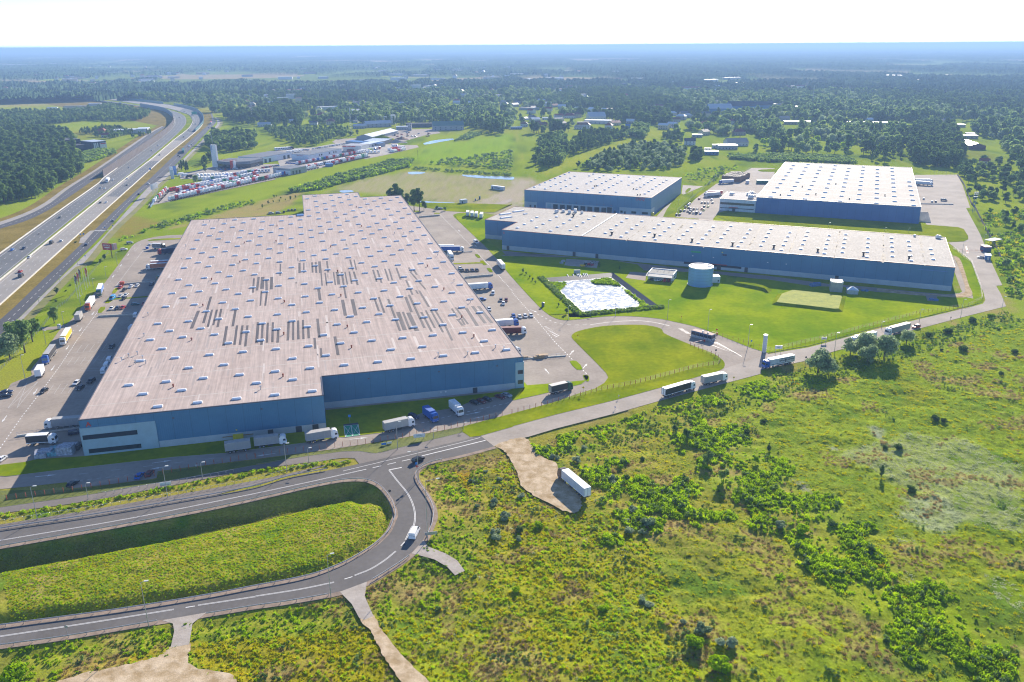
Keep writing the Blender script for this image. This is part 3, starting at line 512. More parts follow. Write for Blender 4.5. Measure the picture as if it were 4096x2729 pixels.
def roofmat(name,c1,c2,streak,seed=0.0):
 m=bpy.data.materials.new(name);m.use_nodes=True;t=m.node_tree;b=t.nodes['Principled BSDF'];b.inputs['Roughness'].default_value=0.8;b.inputs['Specular IOR Level'].default_value=0.08
 tc=t.nodes.new('ShaderNodeTexCoord')
 def nz(scale,sx,sy,lo,hi,det=5):
  mp=t.nodes.new('ShaderNodeMapping');mp.inputs['Scale'].default_value=(sx,sy,1);mp.inputs['Location'].default_value=(seed,seed,0);t.links.new(tc.outputs['Object'],mp.inputs[0])
  n=t.nodes.new('ShaderNodeTexNoise');n.inputs['Scale'].default_value=scale;n.inputs['Detail'].default_value=det;n.inputs['Roughness'].default_value=0.6;t.links.new(mp.outputs[0],n.inputs['Vector'])
  r=t.nodes.new('ShaderNodeMapRange');r.inputs[1].default_value=.32;r.inputs[2].default_value=.68;r.inputs[3].default_value=lo;r.inputs[4].default_value=hi;t.links.new(n.outputs[0],r.inputs[0]);return r.outputs[0]
 mx=t.nodes.new('ShaderNodeMix');mx.data_type='RGBA';mx.inputs[6].default_value=(*c1,1);mx.inputs[7].default_value=(*c2,1);t.links.new(nz(.03,1,1,0,1),mx.inputs[0]);out=mx.outputs[2]
 for sc_,sx,sy,lo,hi in((0.9,1.0,streak,.84,1.12),(2.2,1.0,streak*.5,.87,1.11),(0.35,1,1,.92,1.06)):
  v=t.nodes.new('ShaderNodeVectorMath');v.operation='SCALE';t.links.new(out,v.inputs[0]);t.links.new(nz(sc_,sx,sy,lo,hi),v.inputs['Scale']);out=v.outputs[0]
 t.links.new(out,b.inputs['Base Color']);return m
M_ROOFA=roofmat('membrane_roof_a',(0.49,0.39,0.34),(0.55,0.455,0.405),0.04);M_ROOFC=roofmat('membrane_roof_c',(0.46,0.42,0.37),(0.54,0.50,0.44),0.3,7);M_ROOFD=roofmat('membrane_roof_d',(0.47,0.44,0.41),(0.53,0.50,0.47),0.3,3)
def txt(s,size,parent,loc_,rot,m,name='sign_lettering',ext=0.04,align='CENTER',bold=0.0):
 c=bpy.data.curves.new('t','FONT');c.body=s;c.size=size;c.extrude=ext;c.align_x=align;c.offset=bold;o=bpy.data.objects.new('t',c)
 me=bpy.data.meshes.new_from_object(o);bpy.data.objects.remove(o);me.materials.clear();me.materials.append(m)
 q=link(name,me,parent,loc_);q.rotation_euler=rot;return q
RX=math.pi/2
def hall(name,o,yaw,poly,h,wall,roof,trim,label,cat='warehouse'):
 e=empty(name,(o[0],o[1],0),yaw,label,cat)
 MB().prism(poly,0,h-.35,0).build('wall',wall,e)
 n=len(poly);b=MB();A=sum(poly[i][0]*poly[(i+1)%n][1]-poly[(i+1)%n][0]*poly[i][1]for i in range(n))
 P=poly if A>0 else poly[::-1];P=P+[P[0]]
 b2=MB()
 for p,q in zip(P[:-1],P[1:]):
  dx,dy=q[0]-p[0],q[1]-p[1];L=math.hypot(dx,dy);nx,ny=dy/L,-dx/L
  for(k0,k1,z0,z1)in((0.06,-0.30,h-.36,h),):
   b2.add([(p[0]+nx*k0,p[1]+ny*k0,z0),(q[0]+nx*k0,q[1]+ny*k0,z0),(q[0]+nx*k1,q[1]+ny*k1,z0),(p[0]+nx*k1,p[1]+ny*k1,z0)]+[(p[0]+nx*k0,p[1]+ny*k0,z1),(q[0]+nx*k0,q[1]+ny*k0,z1),(q[0]+nx*k1,q[1]+ny*k1,z1),(p[0]+nx*k1,p[1]+ny*k1,z1)],[(0,1,5,4),(2,3,7,6),(4,5,6,7),(1,2,6,5),(3,0,4,7)])
 b2.build('parapet',trim,e)
 MB().prism(P[:-1],h-.349,h-.2,0).build('roof',[roof],e)
 return e
def wallbox(parent,name,m,u0,u1,z0,z1,d=0.12,v=0.0,label=None):
 o=MB().box(u0,u1,v-d,v+.02,z0,z1).build(name,m,parent);return o
def sidebox(parent,name,m,v0,v1,z0,z1,u,d=0.12):
 return MB().box(min(u,u+d),max(u,u+d),v0,v1,z0,z1).build(name,m,parent)
def skylight_mesh(L,W,hh,m1,m2):
 b=MB();b.box(-L/2,L/2,-W/2,W/2,0,hh*.45,1);k=7
 for i in range(k):
  a0,a1=math.pi*i/k,math.pi*(i+1)/k
  y0,z0,y1,z1=-math.cos(a0)*W*.46,hh*.45+math.sin(a0)*hh*.55,-math.cos(a1)*W*.46,hh*.45+math.sin(a1)*hh*.55
  b.add([(-L/2*.96,y0,z0),(L/2*.96,y0,z0),(L/2*.9,y1,z1),(-L/2*.9,y1,z1)]if i<3 else[(-L/2*.9,y0,z0),(L/2*.9,y0,z0),(L/2*.96 if i>3 else L/2*.9,y1,z1),(-L/2*.96 if i>3 else-L/2*.9,y1,z1)],[(0,1,2,3)])
 for s in(-1,1):
  pts=[(s*L/2*(.96-.06*math.sin(math.pi*i/k)),-math.cos(math.pi*i/k)*W*.46,hh*.45+math.sin(math.pi*i/k)*hh*.55)for i in range(k+1)];b.add(pts,[tuple(range(k+1))]if s<0 else[tuple(range(k,-1,-1))])
 return b.mesh('skylight',[m1,m2])
M_DOME=mat('skylight_dome',(0.93,0.93,0.94),0.5,var=0.03,scale=1);M_FRAME=plain('skylight_frame',(0.62,0.68,0.78),0.5)
def merge_copies(me,pts,name,mats,parent):
 n=len(me.vertices);co=np.empty(n*3);me.vertices.foreach_get('co',co);co=co.reshape(-1,3);b=MB();f=[tuple(p.vertices)for p in me.polygons];mi=[p.material_index for p in me.polygons]
 for p in pts:
  k=len(b.v);b.v+=[tuple(v+np.array(p))for v in co];b.f+=[tuple(i+k for i in q)for q in f];b.m+=mi
 o=b.build(name,mats,parent);o['kind']='stuff';return o
A=hall('distribution_warehouse',AO,AY,[(0,0),(82.5,0),(82.5,19.1),(163.4,19.1),(163.4,422.9),(128.9,422.9),(128.9,448.6),(81.2,448.6),(81.2,358.8),(0,358.8)],13.8,M_BLUE,M_ROOFA,M_TRIM,'largest blue warehouse with dusty pink grey roof full of arched skylights and dark streaks')
wallbox(A,'plinth',M_PLINTH,24.5,82.4,0,2.6,.10);wallbox(A,'plinth',M_PLINTH,82.62,159.9,0,2.6,.10,19.1)
wallbox(A,'office_front',M_PANEL,0.02,24.3,0.02,10.6,.30);sidebox(A,'office_front',M_PANEL,0.05,12,0.02,10.6,-.02,-.3)
wallbox(A,'window_band',M_GLASS,0.4,18,6.2,7.9,.36);wallbox(A,'window_band',M_GLASS,1.5,18.5,.9,2.5,.36);sidebox(A,'window_band',M_GLASS,0.4,10,6.2,7.9,-.31,-.06)
txt('A',2.4,A,(2.9,-.09,11.0),(RX,0,0),plain('sign_red',(0.55,0.05,0.03),0.5),bold=.05)
wallbox(A,'office_front',M_PANEL,160,163.42,0.02,11.6,.25,19.1);sidebox(A,'office_front',M_PANEL,18.9,30,0.02,11.6,163.42,.25)
for z in(2.0,6.4):wallbox(A,'window_band',M_GLASS,161,163.2,z,z+1.7,.31,19.1)
for u in(61.6,34.0+108,):wallbox(A,'door',M_DOOR,u,u+1.9,0,2.35,.16,0 if u<82 else 19.1)
for u in(71.5,77.5):wallbox(A,'door',M_DOOR,u,u+2.2,0,2.5,.16)
wallbox(A,'yellow_hatch',plain('hatch_yellow',(0.72,0.58,0.02),0.5),49.4,53,0.1,2.1,.5);wallbox(A,'awning_beam',plain('beam_brown',(0.30,0.20,0.08)),45.8,56.5,1.35,1.55,.45)
wallbox(A,'small_sign',plain('hatch_yellow',(0.72,0.58,0.02)),50.6,51.1,3.4,3.9,.05)
for u in(60,30,100,128,152):wallbox(A,'wall_vent',M_TRIM,u,u+.7,10.6,11.1,.1,0 if u<82 else 19.1)
txt('1',1.0,A,(77.8,-.07,3.6),(RX,0,0),plain('sign_red',(0.55,0.05,0.03)))
for u in(128.5,130.5):wallbox(A,'notice',M_WHITE,u,u+.6,1.6,2.2,.14,19.1)
skm=skylight_mesh(3.2,1.5,.75,M_DOME,M_FRAME);pts=[]
rows=[5.0,18.5,29,42,55.5,68.5,82,92.5,104.9,119,132.3,146.2,156.6,170.7,184,195,210.2,221.5,234,247,260,274,286,297.5,309,323,337,350,362,375,388,401,413,427,439]
for j,v in enumerate(rows):
 full=j%2==0
 for i in range(12):
  u=(11.4 if full else 18.1)+13.4*i
  if u>160:continue
  if j==0:u=25+13.4*i;
  if j==0 and u>80:continue
  if not full and(i-j//2)%3==2:continue
  if v<25 and u>80:continue
  if v>355 and u<84:continue
  if v>420 and not(84<u<126):continue
  pts.append((u,v,13.6))
pts.sort(key=lambda p:p[1])
for p in pts[:99]:link('skylight',skm,A,p)
merge_copies(skm,pts[99:],'skylight',[M_DOME,M_FRAME],A)
M_COWL=plain('cowl_rust',(0.33,0.09,0.04),0.6);bm=MB();bm.tube((0,0,0),(0,0,.8),.28,0,8);bm.tube((0,0,.8),(0,0,1.25),.45,0,8,.3);cw=bm.mesh('roof_cowl',M_COWL)
for p in[(97,178),(96,128),(68,125),(96,77),(68,74),(96,49),(68,23),(96,241),(62,267),(149,77),(149,49),(148,176),(149,126),(29,129),(29,77),(29,179),(42,215),(28,23),(42,268),(62,318),(120,300),(105,340),(122,376)]:link('roof_cowl',cw,A,(*p,13.6))
bm=MB();bm.tube((0,0,0),(0,0,1.3),.16,0,6);bm.box(-.35,.35,-.35,.35,1.2,1.5);pv=bm.mesh('vent_pipe',M_STEEL)
for p in[(6,62),(9,64),(12,58),(4,58),(14,52),(10,53),(8,88),(60,12),(130,30),(142,28),(155,33),(158,30),(140,270),(146,268),(152,272),(8,230),(6,268),(10,345),(14,347),(20,350),(26,346),(32,352),(120,425),(90,440),(93,441),(96,439),(5,120),(158,100),(157,140),(158,200)]:link('vent_pipe',pv,A,(*p,13.6))
M_STRIPE=mat('worn_membrane',(0.05,0.042,0.048),0.7,col2=(0.11,0.092,0.095),scale=0.5,stretch=(1,.12,1),fine=0.1);M_STRIPE2=mat('faded_membrane',(0.34,0.28,0.25),0.7,col2=(0.45,0.375,0.335),scale=0.6,stretch=(1,.1,1),fine=0.08)
ca,sa=math.cos(AY),math.sin(AY)
def to_loc(p,o=AO,yaw=AY):dx,dy=p[0]-o[0],p[1]-o[1];return(dx*math.cos(yaw)+dy*math.sin(yaw),-dx*math.sin(yaw)+dy*math.cos(yaw))
bs=MB();bs2=MB()
S1=[(400,505,400,600,1.6),(440,505,440,600,1.0),(515,500,520,595,1.3),(548,498,555,598,1.5),(583,492,592,598,2.0),(652,488,664,595,1.3),(865,475,890,575,1.3),(902,475,922,570,1.0),(598,598,608,715,1.0),(635,595,650,715,1.0),(712,590,730,710,1.0),(748,588,762,705,2.0),(788,590,806,705,1.4),(818,588,840,705,1.0),(858,585,880,700,1.2),(898,585,935,710,1.4),(25,635,8,760,1.6),(62,635,55,745,2.4),(95,660,98,760,1.6),(145,635,140,750,2.0),(102,760,85,900,1.2),(50,762,40,900,1.0),(225,515,222,625,1.0),(1075,568,1110,680,1.3),(1115,570,1155,690,1.3),(1185,560,1220,670,1.2),(1222,560,1255,668,1.2),(1290,550,1330,660,1.3),(1405,548,1430,590,1.6),(1420,590,1560,750,1.3),(1445,560,1480,615,1.6),(1380,665,1440,800,1.3),(1500,760,1590,910,1.4),(1470,758,1490,790,1.2),(575,745,590,850,1.8),(805,705,828,830,1.2),(1085,820,1130,950,1.3),(1128,820,1180,965,1.3),(795,845,822,992,2.0),(885,840,918,990,2.2),(1215,838,1325,1132,1.4),(1375,818,1430,960,1.8),(1405,798,1550,1105,1.5),(1305,957,1368,1125,2.4),(1350,955,1415,1120,1.4),(1400,963,1480,1132,2.6),(1520,958,1615,1138,1.4),(1560,942,1645,1105,1.2),(1605,935,1720,1145,1.3),(1650,945,1720,1060,1.2),(1735,1075,1805,1220,1.3),(1800,925,1850,1008,1.3),(1835,915,1950,1070,1.3),(1868,915,1880,930,1.3),(1930,918,2035,1085,2.0),(1990,903,2110,1062,2.0),(2045,903,2170,1060,2.0),(1850,1022,1900,1082,1.4),(1890,1022,1920,1075,1.2),(300,1045,292,1220,1.4),(342,1040,342,1215,1.2),(386,1035,390,1210,1.4),(432,1030,436,1208,1.3),(480,1098,485,1200,1.4),(565,1018,583,1195,1.5),(538,1195,545,1295,1.3),(595,1290,602,1365,1.2),(725,1182,755,1355,1.6),(20,1050,5,1245,1.6),(62,1055,50,1260,1.3),(108,1055,100,1240,1.3),(155,1052,150,1235,1.3),(205,1115,198,1240,1.4)]
for x1,y1,x2,y2,wd in S1:
 a=to_loc(G(1,1,x1,y1,13.6));c=to_loc(G(1,1,x2,y2,13.6));u=(a[0]+c[0])/2;wd*=.8
 ah=(c[0]-a[0])*.0;bs.add([(a[0]-wd/2,a[1],13.605),(a[0]+wd/2,a[1],13.605),(c[0]+wd/2,c[1],13.605),(c[0]-wd/2,c[1],13.605)],[(3,2,1,0)])
S2=[(1825,945,1760,1110,2.0),(1940,815,1870,1060,1.6),(1950,935,1910,1095,1.4),(1995,935,1960,1080,1.4),(2035,928,2000,1098,1.4),(2165,940,2140,1090,1.6),(2085,1088,2055,1270,1.6),(2180,1080,2155,1260,1.4),(2230,1080,2205,1260,1.4),(2275,1080,2255,1275,1.4),(2330,1070,2310,1250,1.2),(1945,1080,1900,1285,1.2),(1610,1125,1550,1310,1.0),(2335,648,2325,780,1.4),(2145,850,2130,915,1.0),(1830,1190,1800,1310,.9),(1490,1325,1450,1480,.9)]
for x1,y1,x2,y2,wd in S2:
 a=to_loc(G(1,0,x1,y1,13.6));c=to_loc(G(1,0,x2,y2,13.6));wd*=.75
 (bs if wd>.9 else bs2).add([(a[0]-wd/2,a[1],13.605),(a[0]+wd/2,a[1],13.605),(c[0]+wd/2,c[1],13.605),(c[0]-wd/2,c[1],13.605)],[(3,2,1,0)])
rnd=random.Random(5)
for k in range(260):
 u=rnd.uniform(2,160);v=rnd.choice(rows[:26])+rnd.uniform(-8,4);wd=rnd.uniform(.25,.8);L=rnd.uniform(5,15)
 if(v<22 and u>81)or v<2:continue
 bs2.add([(u,v,13.603),(u+wd,v,13.603),(u+wd,v+L,13.603),(u,v+L,13.603)],[(0,1,2,3)])
bs3=MB()
for k in range(60):
 u=rnd.uniform(2,160);v=rnd.choice(rows[:26])+rnd.uniform(-8,4);wd=rnd.uniform(.5,1.3);L=rnd.uniform(8,22)
 if(v<22 and u>81)or v<2:continue
 bs3.add([(u,v,13.602),(u+wd,v,13.602),(u+wd,v+L,13.602),(u,v+L,13.602)],[(0,1,2,3)])
bs3.build('roof_strip_clean',mat('clean_membrane',(0.54,0.46,0.41),.7,col2=(0.62,0.54,0.49),scale=.5,stretch=(1,.1,1)),A)
bs.build('roof_stripe',M_STRIPE,A);bs2.build('roof_stripe',M_STRIPE2,A)
M_SEAM=mat('roof_seam',(0.52,0.47,0.42),0.7,var=.15,scale=.5);b=MB()
for v in[12,36,62,87,112,138,163,190,215,240,266,292,316,342,368,394,418]:
 x1=163 if v>20 else 82;x0=0.4 if v<355 else 81.6;b.add([(x0,v,13.604),(x1,v+.2,13.604),(x1,v+.75,13.604),(x0,v+.5,13.604)],[(0,1,2,3)])
b.build('roof_seam',M_SEAM,A)
sidebox(A,'stair_tower',M_BLUE2,352,358.6,0,14.2,76,5)
dm=MB().box(0,.12,-1.6,1.6,0,3.6,0);dm.box(.12,.5,-1.9,-1.6,0,3.9,1);dm.box(.12,.5,1.6,1.9,0,3.9,1);dm.box(.12,.5,-1.9,1.9,3.9,4.3,1);dme=dm.mesh('dock_door',[M_PANEL,M_DOOR])
for k in range(34):link('dock_door',dme,A,(163.42,34+k*11.2,.9))
C_=hall('long_warehouse',CO,CY,[(0,0),(280.6,0),(280.6,84.2),(-25.7,84.2),(-25.7,27.7),(0,27.7)],14.1,M_BLUE,M_ROOFC,M_TRIMR,'very long blue warehouse with pale cream roof behind basin and round tank')
wallbox(C_,'plinth',M_PLINTH,0.1,280.4,0,3.0,.10);sidebox(C_,'plinth',M_PLINTH,.1,84,0,3.0,280.62,.1);wallbox(C_,'plinth',M_PLINTH,-25.6,-.1,0,3.0,.1,27.7);sidebox(C_,'plinth',M_PLINTH,.1,27.6,0,3.0,-.02,-.1)
for u in(3.5,52,68,218,165,):wallbox(C_,'door',M_DOOR,u,u+2,0,3.0,.16)
wallbox(C_,'window_band',M_GLASS,127,163,1.8,3.1,.18);wallbox(C_,'door',M_DOOR,148,150.5,0,3.2,.22);wallbox(C_,'canopy',plain('sign_red',(0.55,0.05,0.03)),144,154,3.25,3.5,.9)
txt('C',1.8,C_,(1.6,-.09,11.3),(RX,0,0),MATS['sign_red'],bold=.03)
wallbox(C_,'green_banner',plain('sign_green',(0.02,0.34,0.12),.5),131,137.4,9.6,10.6,.12)
txt('HMR',1.5,C_,(152,-.1,9.2),(RX,0,0),plain('sign_navy',(0.02,0.02,0.06),.5),bold=.08);wallbox(C_,'emblem',MATS['hatch_yellow'],150.2,151.0,10.9,11.5,.1)
wallbox(C_,'wall_rail',plain('rail_blue',(0.08,0.2,0.45)),262,277,11.0,11.4,.4)
for u,v in((70,2),(83,2),(116,2),(127,2)):wallbox(C_,'wall_vent',M_WHITE,u+62,u+62.8,7.2,7.6,.1)
b=MB();b.box(-1.1,1.1,-1.1,1.1,0,.35,1);b.box(-1.0,1.0,-1.0,1.0,.35,.75,0,.25,.25);ske=b.mesh('skylight',[M_DOME,M_FRAME])
pc=[(8,9),(8,22),(8,36),(7,49),(20,15),(20,28),(20,42),(20,56),(33,8),(33,22),(33,35),(33,49),(45,15),(45,29),(45,43),(45,56),(45,69)]
for u,o_ in((70,1),(83,0),(97,1),(106,0),(120,1),(134,0),(145,1),(159,0),(172,1),(185,0),(196,1),(210,0),(220,1),(234,0),(248,1),(258,0)):
 pc+=[(u,v)for v in((15,28.5,42,55.5,69)if o_ else(8,21.5,35,48.5,62))]
pc+=[(270,16),(270,30),(270,44),(256,22)]
for p in pc[:100]:link('skylight',ske,C_,(*p,13.9))
MB().box(57.6,58.3,.4,84,13.85,14.35).build('roof_divider',M_STEEL,C_)
M_STAIN=mat('water_stain',(0.26,0.22,0.17),0.8,var=.2,scale=1.2);b=MB()
rnd=random.Random(3)
for u in(89,113,139,165,190,216,243,265):
 for k in range(11):
  v=3+k*7.6+rnd.uniform(-2,2);wd=rnd.uniform(.15,.5)if rnd.random()<.6 else rnd.uniform(.8,1.5);L=rnd.uniform(2.5,6)
  b.add([(u+rnd.uniform(-.4,.4)+wd*math.cos(a),v+L*math.sin(a),13.905)for a in[i*.7854 for i in range(8)]],[tuple(range(8))])
b.build('roof_stain',M_STAIN,C_)
b=MB();b.box(-.5,.5,-.5,.5,0,1.4);b.box(-.9,.9,-.9,.9,1.4,2.1);b.tube((.2,-.3,0),(.2,-2.4,.4),.25);cwb=b.mesh('roof_cowl',plain('cowl_black',(.04,.035,.035)))
for p in[(75,13),(103,18),(129,12.5),(155,11),(180,13),(206,13),(232,13),(257,13),(31,62)]:link('roof_cowl',cwb,C_,(*p,13.9))
def plant_unit(parent,x,y,z,s=1.0,rz=0):
 b=MB();b.box(-1.6,1.6,-1,1,.3,2);b.box(-1.2,-.2,-.8,.8,2,2.35);b.box(.2,1.2,-.8,.8,2,2.35);b.tube((1.6,0,1),(3,0,1),.4);b.box(-1.7,-1.5,-1,-.8,0,.3);b.box(1.5,1.7,.8,1,0,.3)
 o=b.build('air_handler',M_WHITE,parent,(x,y,z),rz);o.scale=(s,)*3
for x,y,s in((14,72,1.0),(18,76,.9),(24,73,1.1),(27,78,1.2),(33,76,.8),(276,80,.9),(262,80,.6)):plant_unit(C_,x,y,13.9,s,x)
skl=skylight_mesh(10,2.4,.9,M_DOME,M_FRAME)
for x,y in((-14,40),(-20,52),(-6,58),(-15,66)):link('skylight',skl if x!=-6 else skm,C_,(x,y,13.9),1.0)
D_=hall('middle_warehouse',DO,DY,[(0,0),(112.8,0),(112.8,118.7),(0,118.7)],15.5,M_GREYC,M_ROOFD,M_TRIMR,'square grey blue warehouse with a row of dark dock doors and pale roof')
wallbox(D_,'dock_wall',mat('pale_dock_wall',(.5,.54,.6),.7,var=.06,scale=.3),20,80,0,5.6,.1);wallbox(D_,'plinth',M_PLINTH,.1,12,0,5.2,.12);wallbox(D_,'office_front',MATS['pale_dock_wall'],86,112.7,0,6,.14);sidebox(D_,'office_front',MATS['pale_dock_wall'],.1,12,0,6,112.82,.14)
for i in range(8):wallbox(D_,'dock_door',M_DOOR,27.2+6.2*i,31.2+6.2*i,.5,4.6,.8)
wallbox(D_,'dock_door',M_DOOR,75.5,79.5,0,5.2,.3);wallbox(D_,'roller_door',M_PANEL,21.5,24.8,1,4.8,.2)
for u in(5,9.3,81.3,90):wallbox(D_,'door',M_DOOR,u,u+1.6,0,2.7,.2)
for u in(87,96.5,105.5):wallbox(D_,'window',M_GLASS,u,u+(2,4,5)[(u>90)+(u>100)],1.4,3.2,.2)
for i in range(10):txt(str(i+1),1.1,D_,(23+6.2*i,-.1,6.5),(RX,0,0),MATS['sign_red'],'dock_number')
txt('OOQ',3.2,D_,(103.5,-.1,12.6),(RX,0,0),MATS['sign_red'],bold=.02);txt('!',2,D_,(111,-.1,12.8),(RX,0,0),MATS['sign_red'])
for v in(12,):sidebox(D_,'waste_chute',MATS['hatch_yellow'],1,3.6,.3,3,113.0,2)
b=MB();b.tube((0,0,0),(0,0,.5),1.15,1,12);b.tube((0,0,.5),(0,0,.85),1.1,0,12,.7);skr=b.mesh('skylight',[M_DOME,M_FRAME])
pd=[(3+12.5*i,v)for i in range(9)for v in((10,24,37,50,63.5,77,90,103)if i%2 else(16,29.5,43,56.5,70,84,97,110))if(i*5+int(v))%7!=3]
for p in pd:link('skylight',skr,D_,(p[0]+.2,p[1],15.3))
for p in[(52,38),(53,40),(88,36),(90,39),(99,8),(101,9)]:link('roof_cowl',cwb,D_,(*p,15.3)).scale=(.6,.6,.6)
b=MB()
for u in(35,59,85):b.add([(u,1,15.305),(u+.5,1,15.305),(u+.5,117,15.305),(u,117,15.305)],[(0,1,2,3)])
b.build('roof_stain',mat('roof_seam_d',(.40,.37,.34),.8,var=.1,scale=.4),D_)
E_=hall('far_right_warehouse',EO,EY,[(0,0),(125,0),(125,236),(0,236)],13.4,M_BLUE2,M_ROOFC,M_TRIM,'deep blue warehouse at upper right with bright roof of many small skylights')
pe=[(11+13.6*i,v)for i in range(9)for v in([4+25.5*k for k in range(9)]if i%2==0 else[18+25.5*k for k in range(9)])][:78]
sk_e=skylight_mesh(3.4,1.6,1.0,M_DOME,M_FRAME)
for p in pe:link('skylight',sk_e,E_,(*p,13.2))
for p in[(17.5,17.5),(45,30.5),(72,17),(31,69),(99,45),(58,95)]:link('roof_cowl',cwb,E_,(*p,13.2)).scale=(.7,.7,.7)
b=MB()
for i in range(9):b.add([(1,12+25.5*i,13.204),(124,12+25.5*i,13.204),(124,12.5+25.5*i,13.204),(1,12.5+25.5*i,13.204)],[(0,1,2,3)])
b.build('roof_seam',M_SEAM,E_)
of=hall('office_block',EO,EY,[(-30,0.6),(-.1,0.6),(-.1,40),(-30,40)],10.2,plain('white_render',(.62,.66,.70),.7),M_ROOFD,M_TRIM,'white two storey office block with window bands attached left of far right warehouse','office')
wallbox(of,'window_band',M_GLASS,-29.5,-1.2,5.4,7.2,.12,.6);wallbox(of,'window_band',M_GLASS,-29.5,-1.5,2.2,2.8,.12,.6);wallbox(of,'canopy',MATS['sign_red'],-22,-14.5,3.2,3.5,1.4,.6);wallbox(of,'door',M_DOOR,-19,-16.6,0,2.9,.2,.6)
for x,y,s in((-24,24,1),(-8,30,1.3),(-6,12,1.4),(-10,26,1)):plant_unit(of,x,y,10,s)
for k in range(9):sidebox(E_,'dock_ramp',M_BARR,8+k*5.2,8.5+k*5.2,0,1,125.1,9)
# ============================================================ VEGETATION
L_DEC=leafmat('leaf_deciduous',(0.12,0.22,0.07),(0.31,0.44,0.12),(0.50,0.58,0.15),.55);L_DARK=leafmat('leaf_dark',(0.09,0.16,0.05),(0.18,0.28,0.07),trans=.5)
L_WIL=leafmat('leaf_willow',(0.28,0.38,0.19),(0.42,0.52,0.27),(0.52,0.60,0.34),.5);L_BRI=leafmat('leaf_bright',(0.26,0.42,0.003),(0.42,0.62,0.003),(0.54,0.66,0.004),.5)
L_SIL=leafmat('leaf_silver',(0.22,0.31,0.16),(0.42,0.50,0.31),None,.45);L_YEL=leafmat('leaf_yellowing',(0.42,0.42,0.003),(0.62,0.60,0.003),(0.64,0.48,0.008),.5)
L_OLI=leafmat('leaf_olive',(0.28,0.38,0.02),(0.44,0.54,0.05),(0.56,0.58,0.14),.5);L_PALE=leafmat('leaf_pale',(0.40,0.45,0.22),(0.54,0.58,0.34),None,.45)
L_DRYS=leafmat('leaf_dry_stalks',(0.30,0.21,0.08),(0.50,0.38,0.17),None,.4)
L_MARI=leafmat('leaf_orange',(0.55,0.32,0.003),(0.70,0.48,0.006),None,.45)
M_BARK=plain('bark',(0.09,0.065,0.045),0.9)
def quads_mesh(name,P,A,B,m):
 n=len(P);V=np.stack([P-A-B,P+A-B,P+A+B,P-A+B],1).reshape(-1,3);me=bpy.data.meshes.new(name);me.vertices.add(4*n);me.vertices.foreach_set('co',V.ravel());set_quads(me,np.arange(4*n).reshape(n,4))
 me.materials.append(m);return me
def crown(name,seed,m,h0,h1,rad,n,leaf,shape='round',clumps=14):
 r=np.random.RandomState(seed);cz=(h0+h1)/2;hz=(h1-h0)/2;cc=[]
 for k in range(clumps):
  for _ in range(50):
   p=r.uniform(-1,1,3)
   if np.linalg.norm(p)<.82:break
  t=(p[2]+1)/2;w_={'round':1,'column':1,'cone':1.15-t,'pine':.55+.6*t}[shape]
  cc.append((p[0]*rad*w_,p[1]*rad*w_,cz+p[2]*hz,r.uniform(.32,.55)*rad*(w_**.5)))
 cc=np.array(cc);k=r.randint(0,clumps,n);d_=r.normal(size=(n,3));d_/=np.linalg.norm(d_,axis=1)[:,None];d_[:,2]=np.where((d_[:,2]<0)&(r.uniform(size=n)<.45),-d_[:,2],d_[:,2])
 rr=cc[k,3]*r.uniform(.65,1.08,n);sc3=np.array([1,1,.8 if shape in('round','pine')else 1.3])
 sc3=sc3*(np.array([1,1,.7])if h0<.1 else 1);P=cc[k,:3]+d_*rr[:,None]*sc3;P[:,2]=np.clip(P[:,2],h0*.8,h1+.3)
 nrm=d_+r.normal(size=(n,3))*.55+np.array([0,0,.35]);nrm/=np.linalg.norm(nrm,axis=1)[:,None];a=np.cross(nrm,r.normal(size=(n,3)));a/=np.linalg.norm(a,axis=1)[:,None];b=np.cross(nrm,a);s=leaf*r.uniform(.6,1.3,n)[:,None]
 return quads_mesh(name,P,a*s,b*s*.75,m),cc
def trunk(name,h,r0,cc,k=5):
 b=MB();b.tube((0,0,-.3),(0,0,h*.5),r0,0,7,r0*.75);b.tube((0,0,h*.5),(0,0,h),r0*.75,0,6,r0*.3)
 for c in cc[:k]:b.tube((0,0,h*.45),tuple(c[:3]),r0*.4,0,4,r0*.12)
 return b.mesh(name,M_BARK)
def tree_proto(kind,seed,big):
 q=1.0 if big else 0.35
 S=dict(round=(L_DEC,2.0,10,4.0,1500,.42,'round',16),oval=(L_DEC,1.5,12,3.2,1500,.40,'column',15),dark=(L_DARK,1.8,12,3.6,1500,.42,'round',15),willow=(L_WIL,.4,8.5,3.9,2600,.27,'round',24),pine=(L_DARK,4,15,3.4,1500,.42,'pine',16),spruce=(L_DARK,.5,12,2.3,1200,.38,'cone',18),poplar=(L_DARK,1.0,20,1.9,1500,.45,'column',20),light=(L_BRI,.5,6,2.6,1200,.34,'round',12),silver=(L_SIL,.0,2.5,2.2,700,.22,'round',7),bush=(L_DARK,0,4.2,3.7,1300,.34,'round',14),bushl=(L_BRI,0,3.6,3.4,1300,.32,'round',14))[kind]
 m,h0,h1,rad,n,leaf,shape,cl_=S;n=int(n*q);leaf=leaf/q**.45
 me,cc=crown(kind+'_crown',seed,m,h0,h1,rad,n,leaf,shape,cl_);tr=trunk(kind+'_trunk',h1*(.8 if shape!='round' else.45),.28 if h1>8 else.15,cc,5 if big else 2)
 return me,tr
PROT={}
def get_tree(kind,v):
 if(kind,v)not in PROT:PROT[kind,v]=tree_proto(kind,hash((len(kind),ord(kind[0]),v))%1000,True)
 return PROT[kind,v]
NT=0
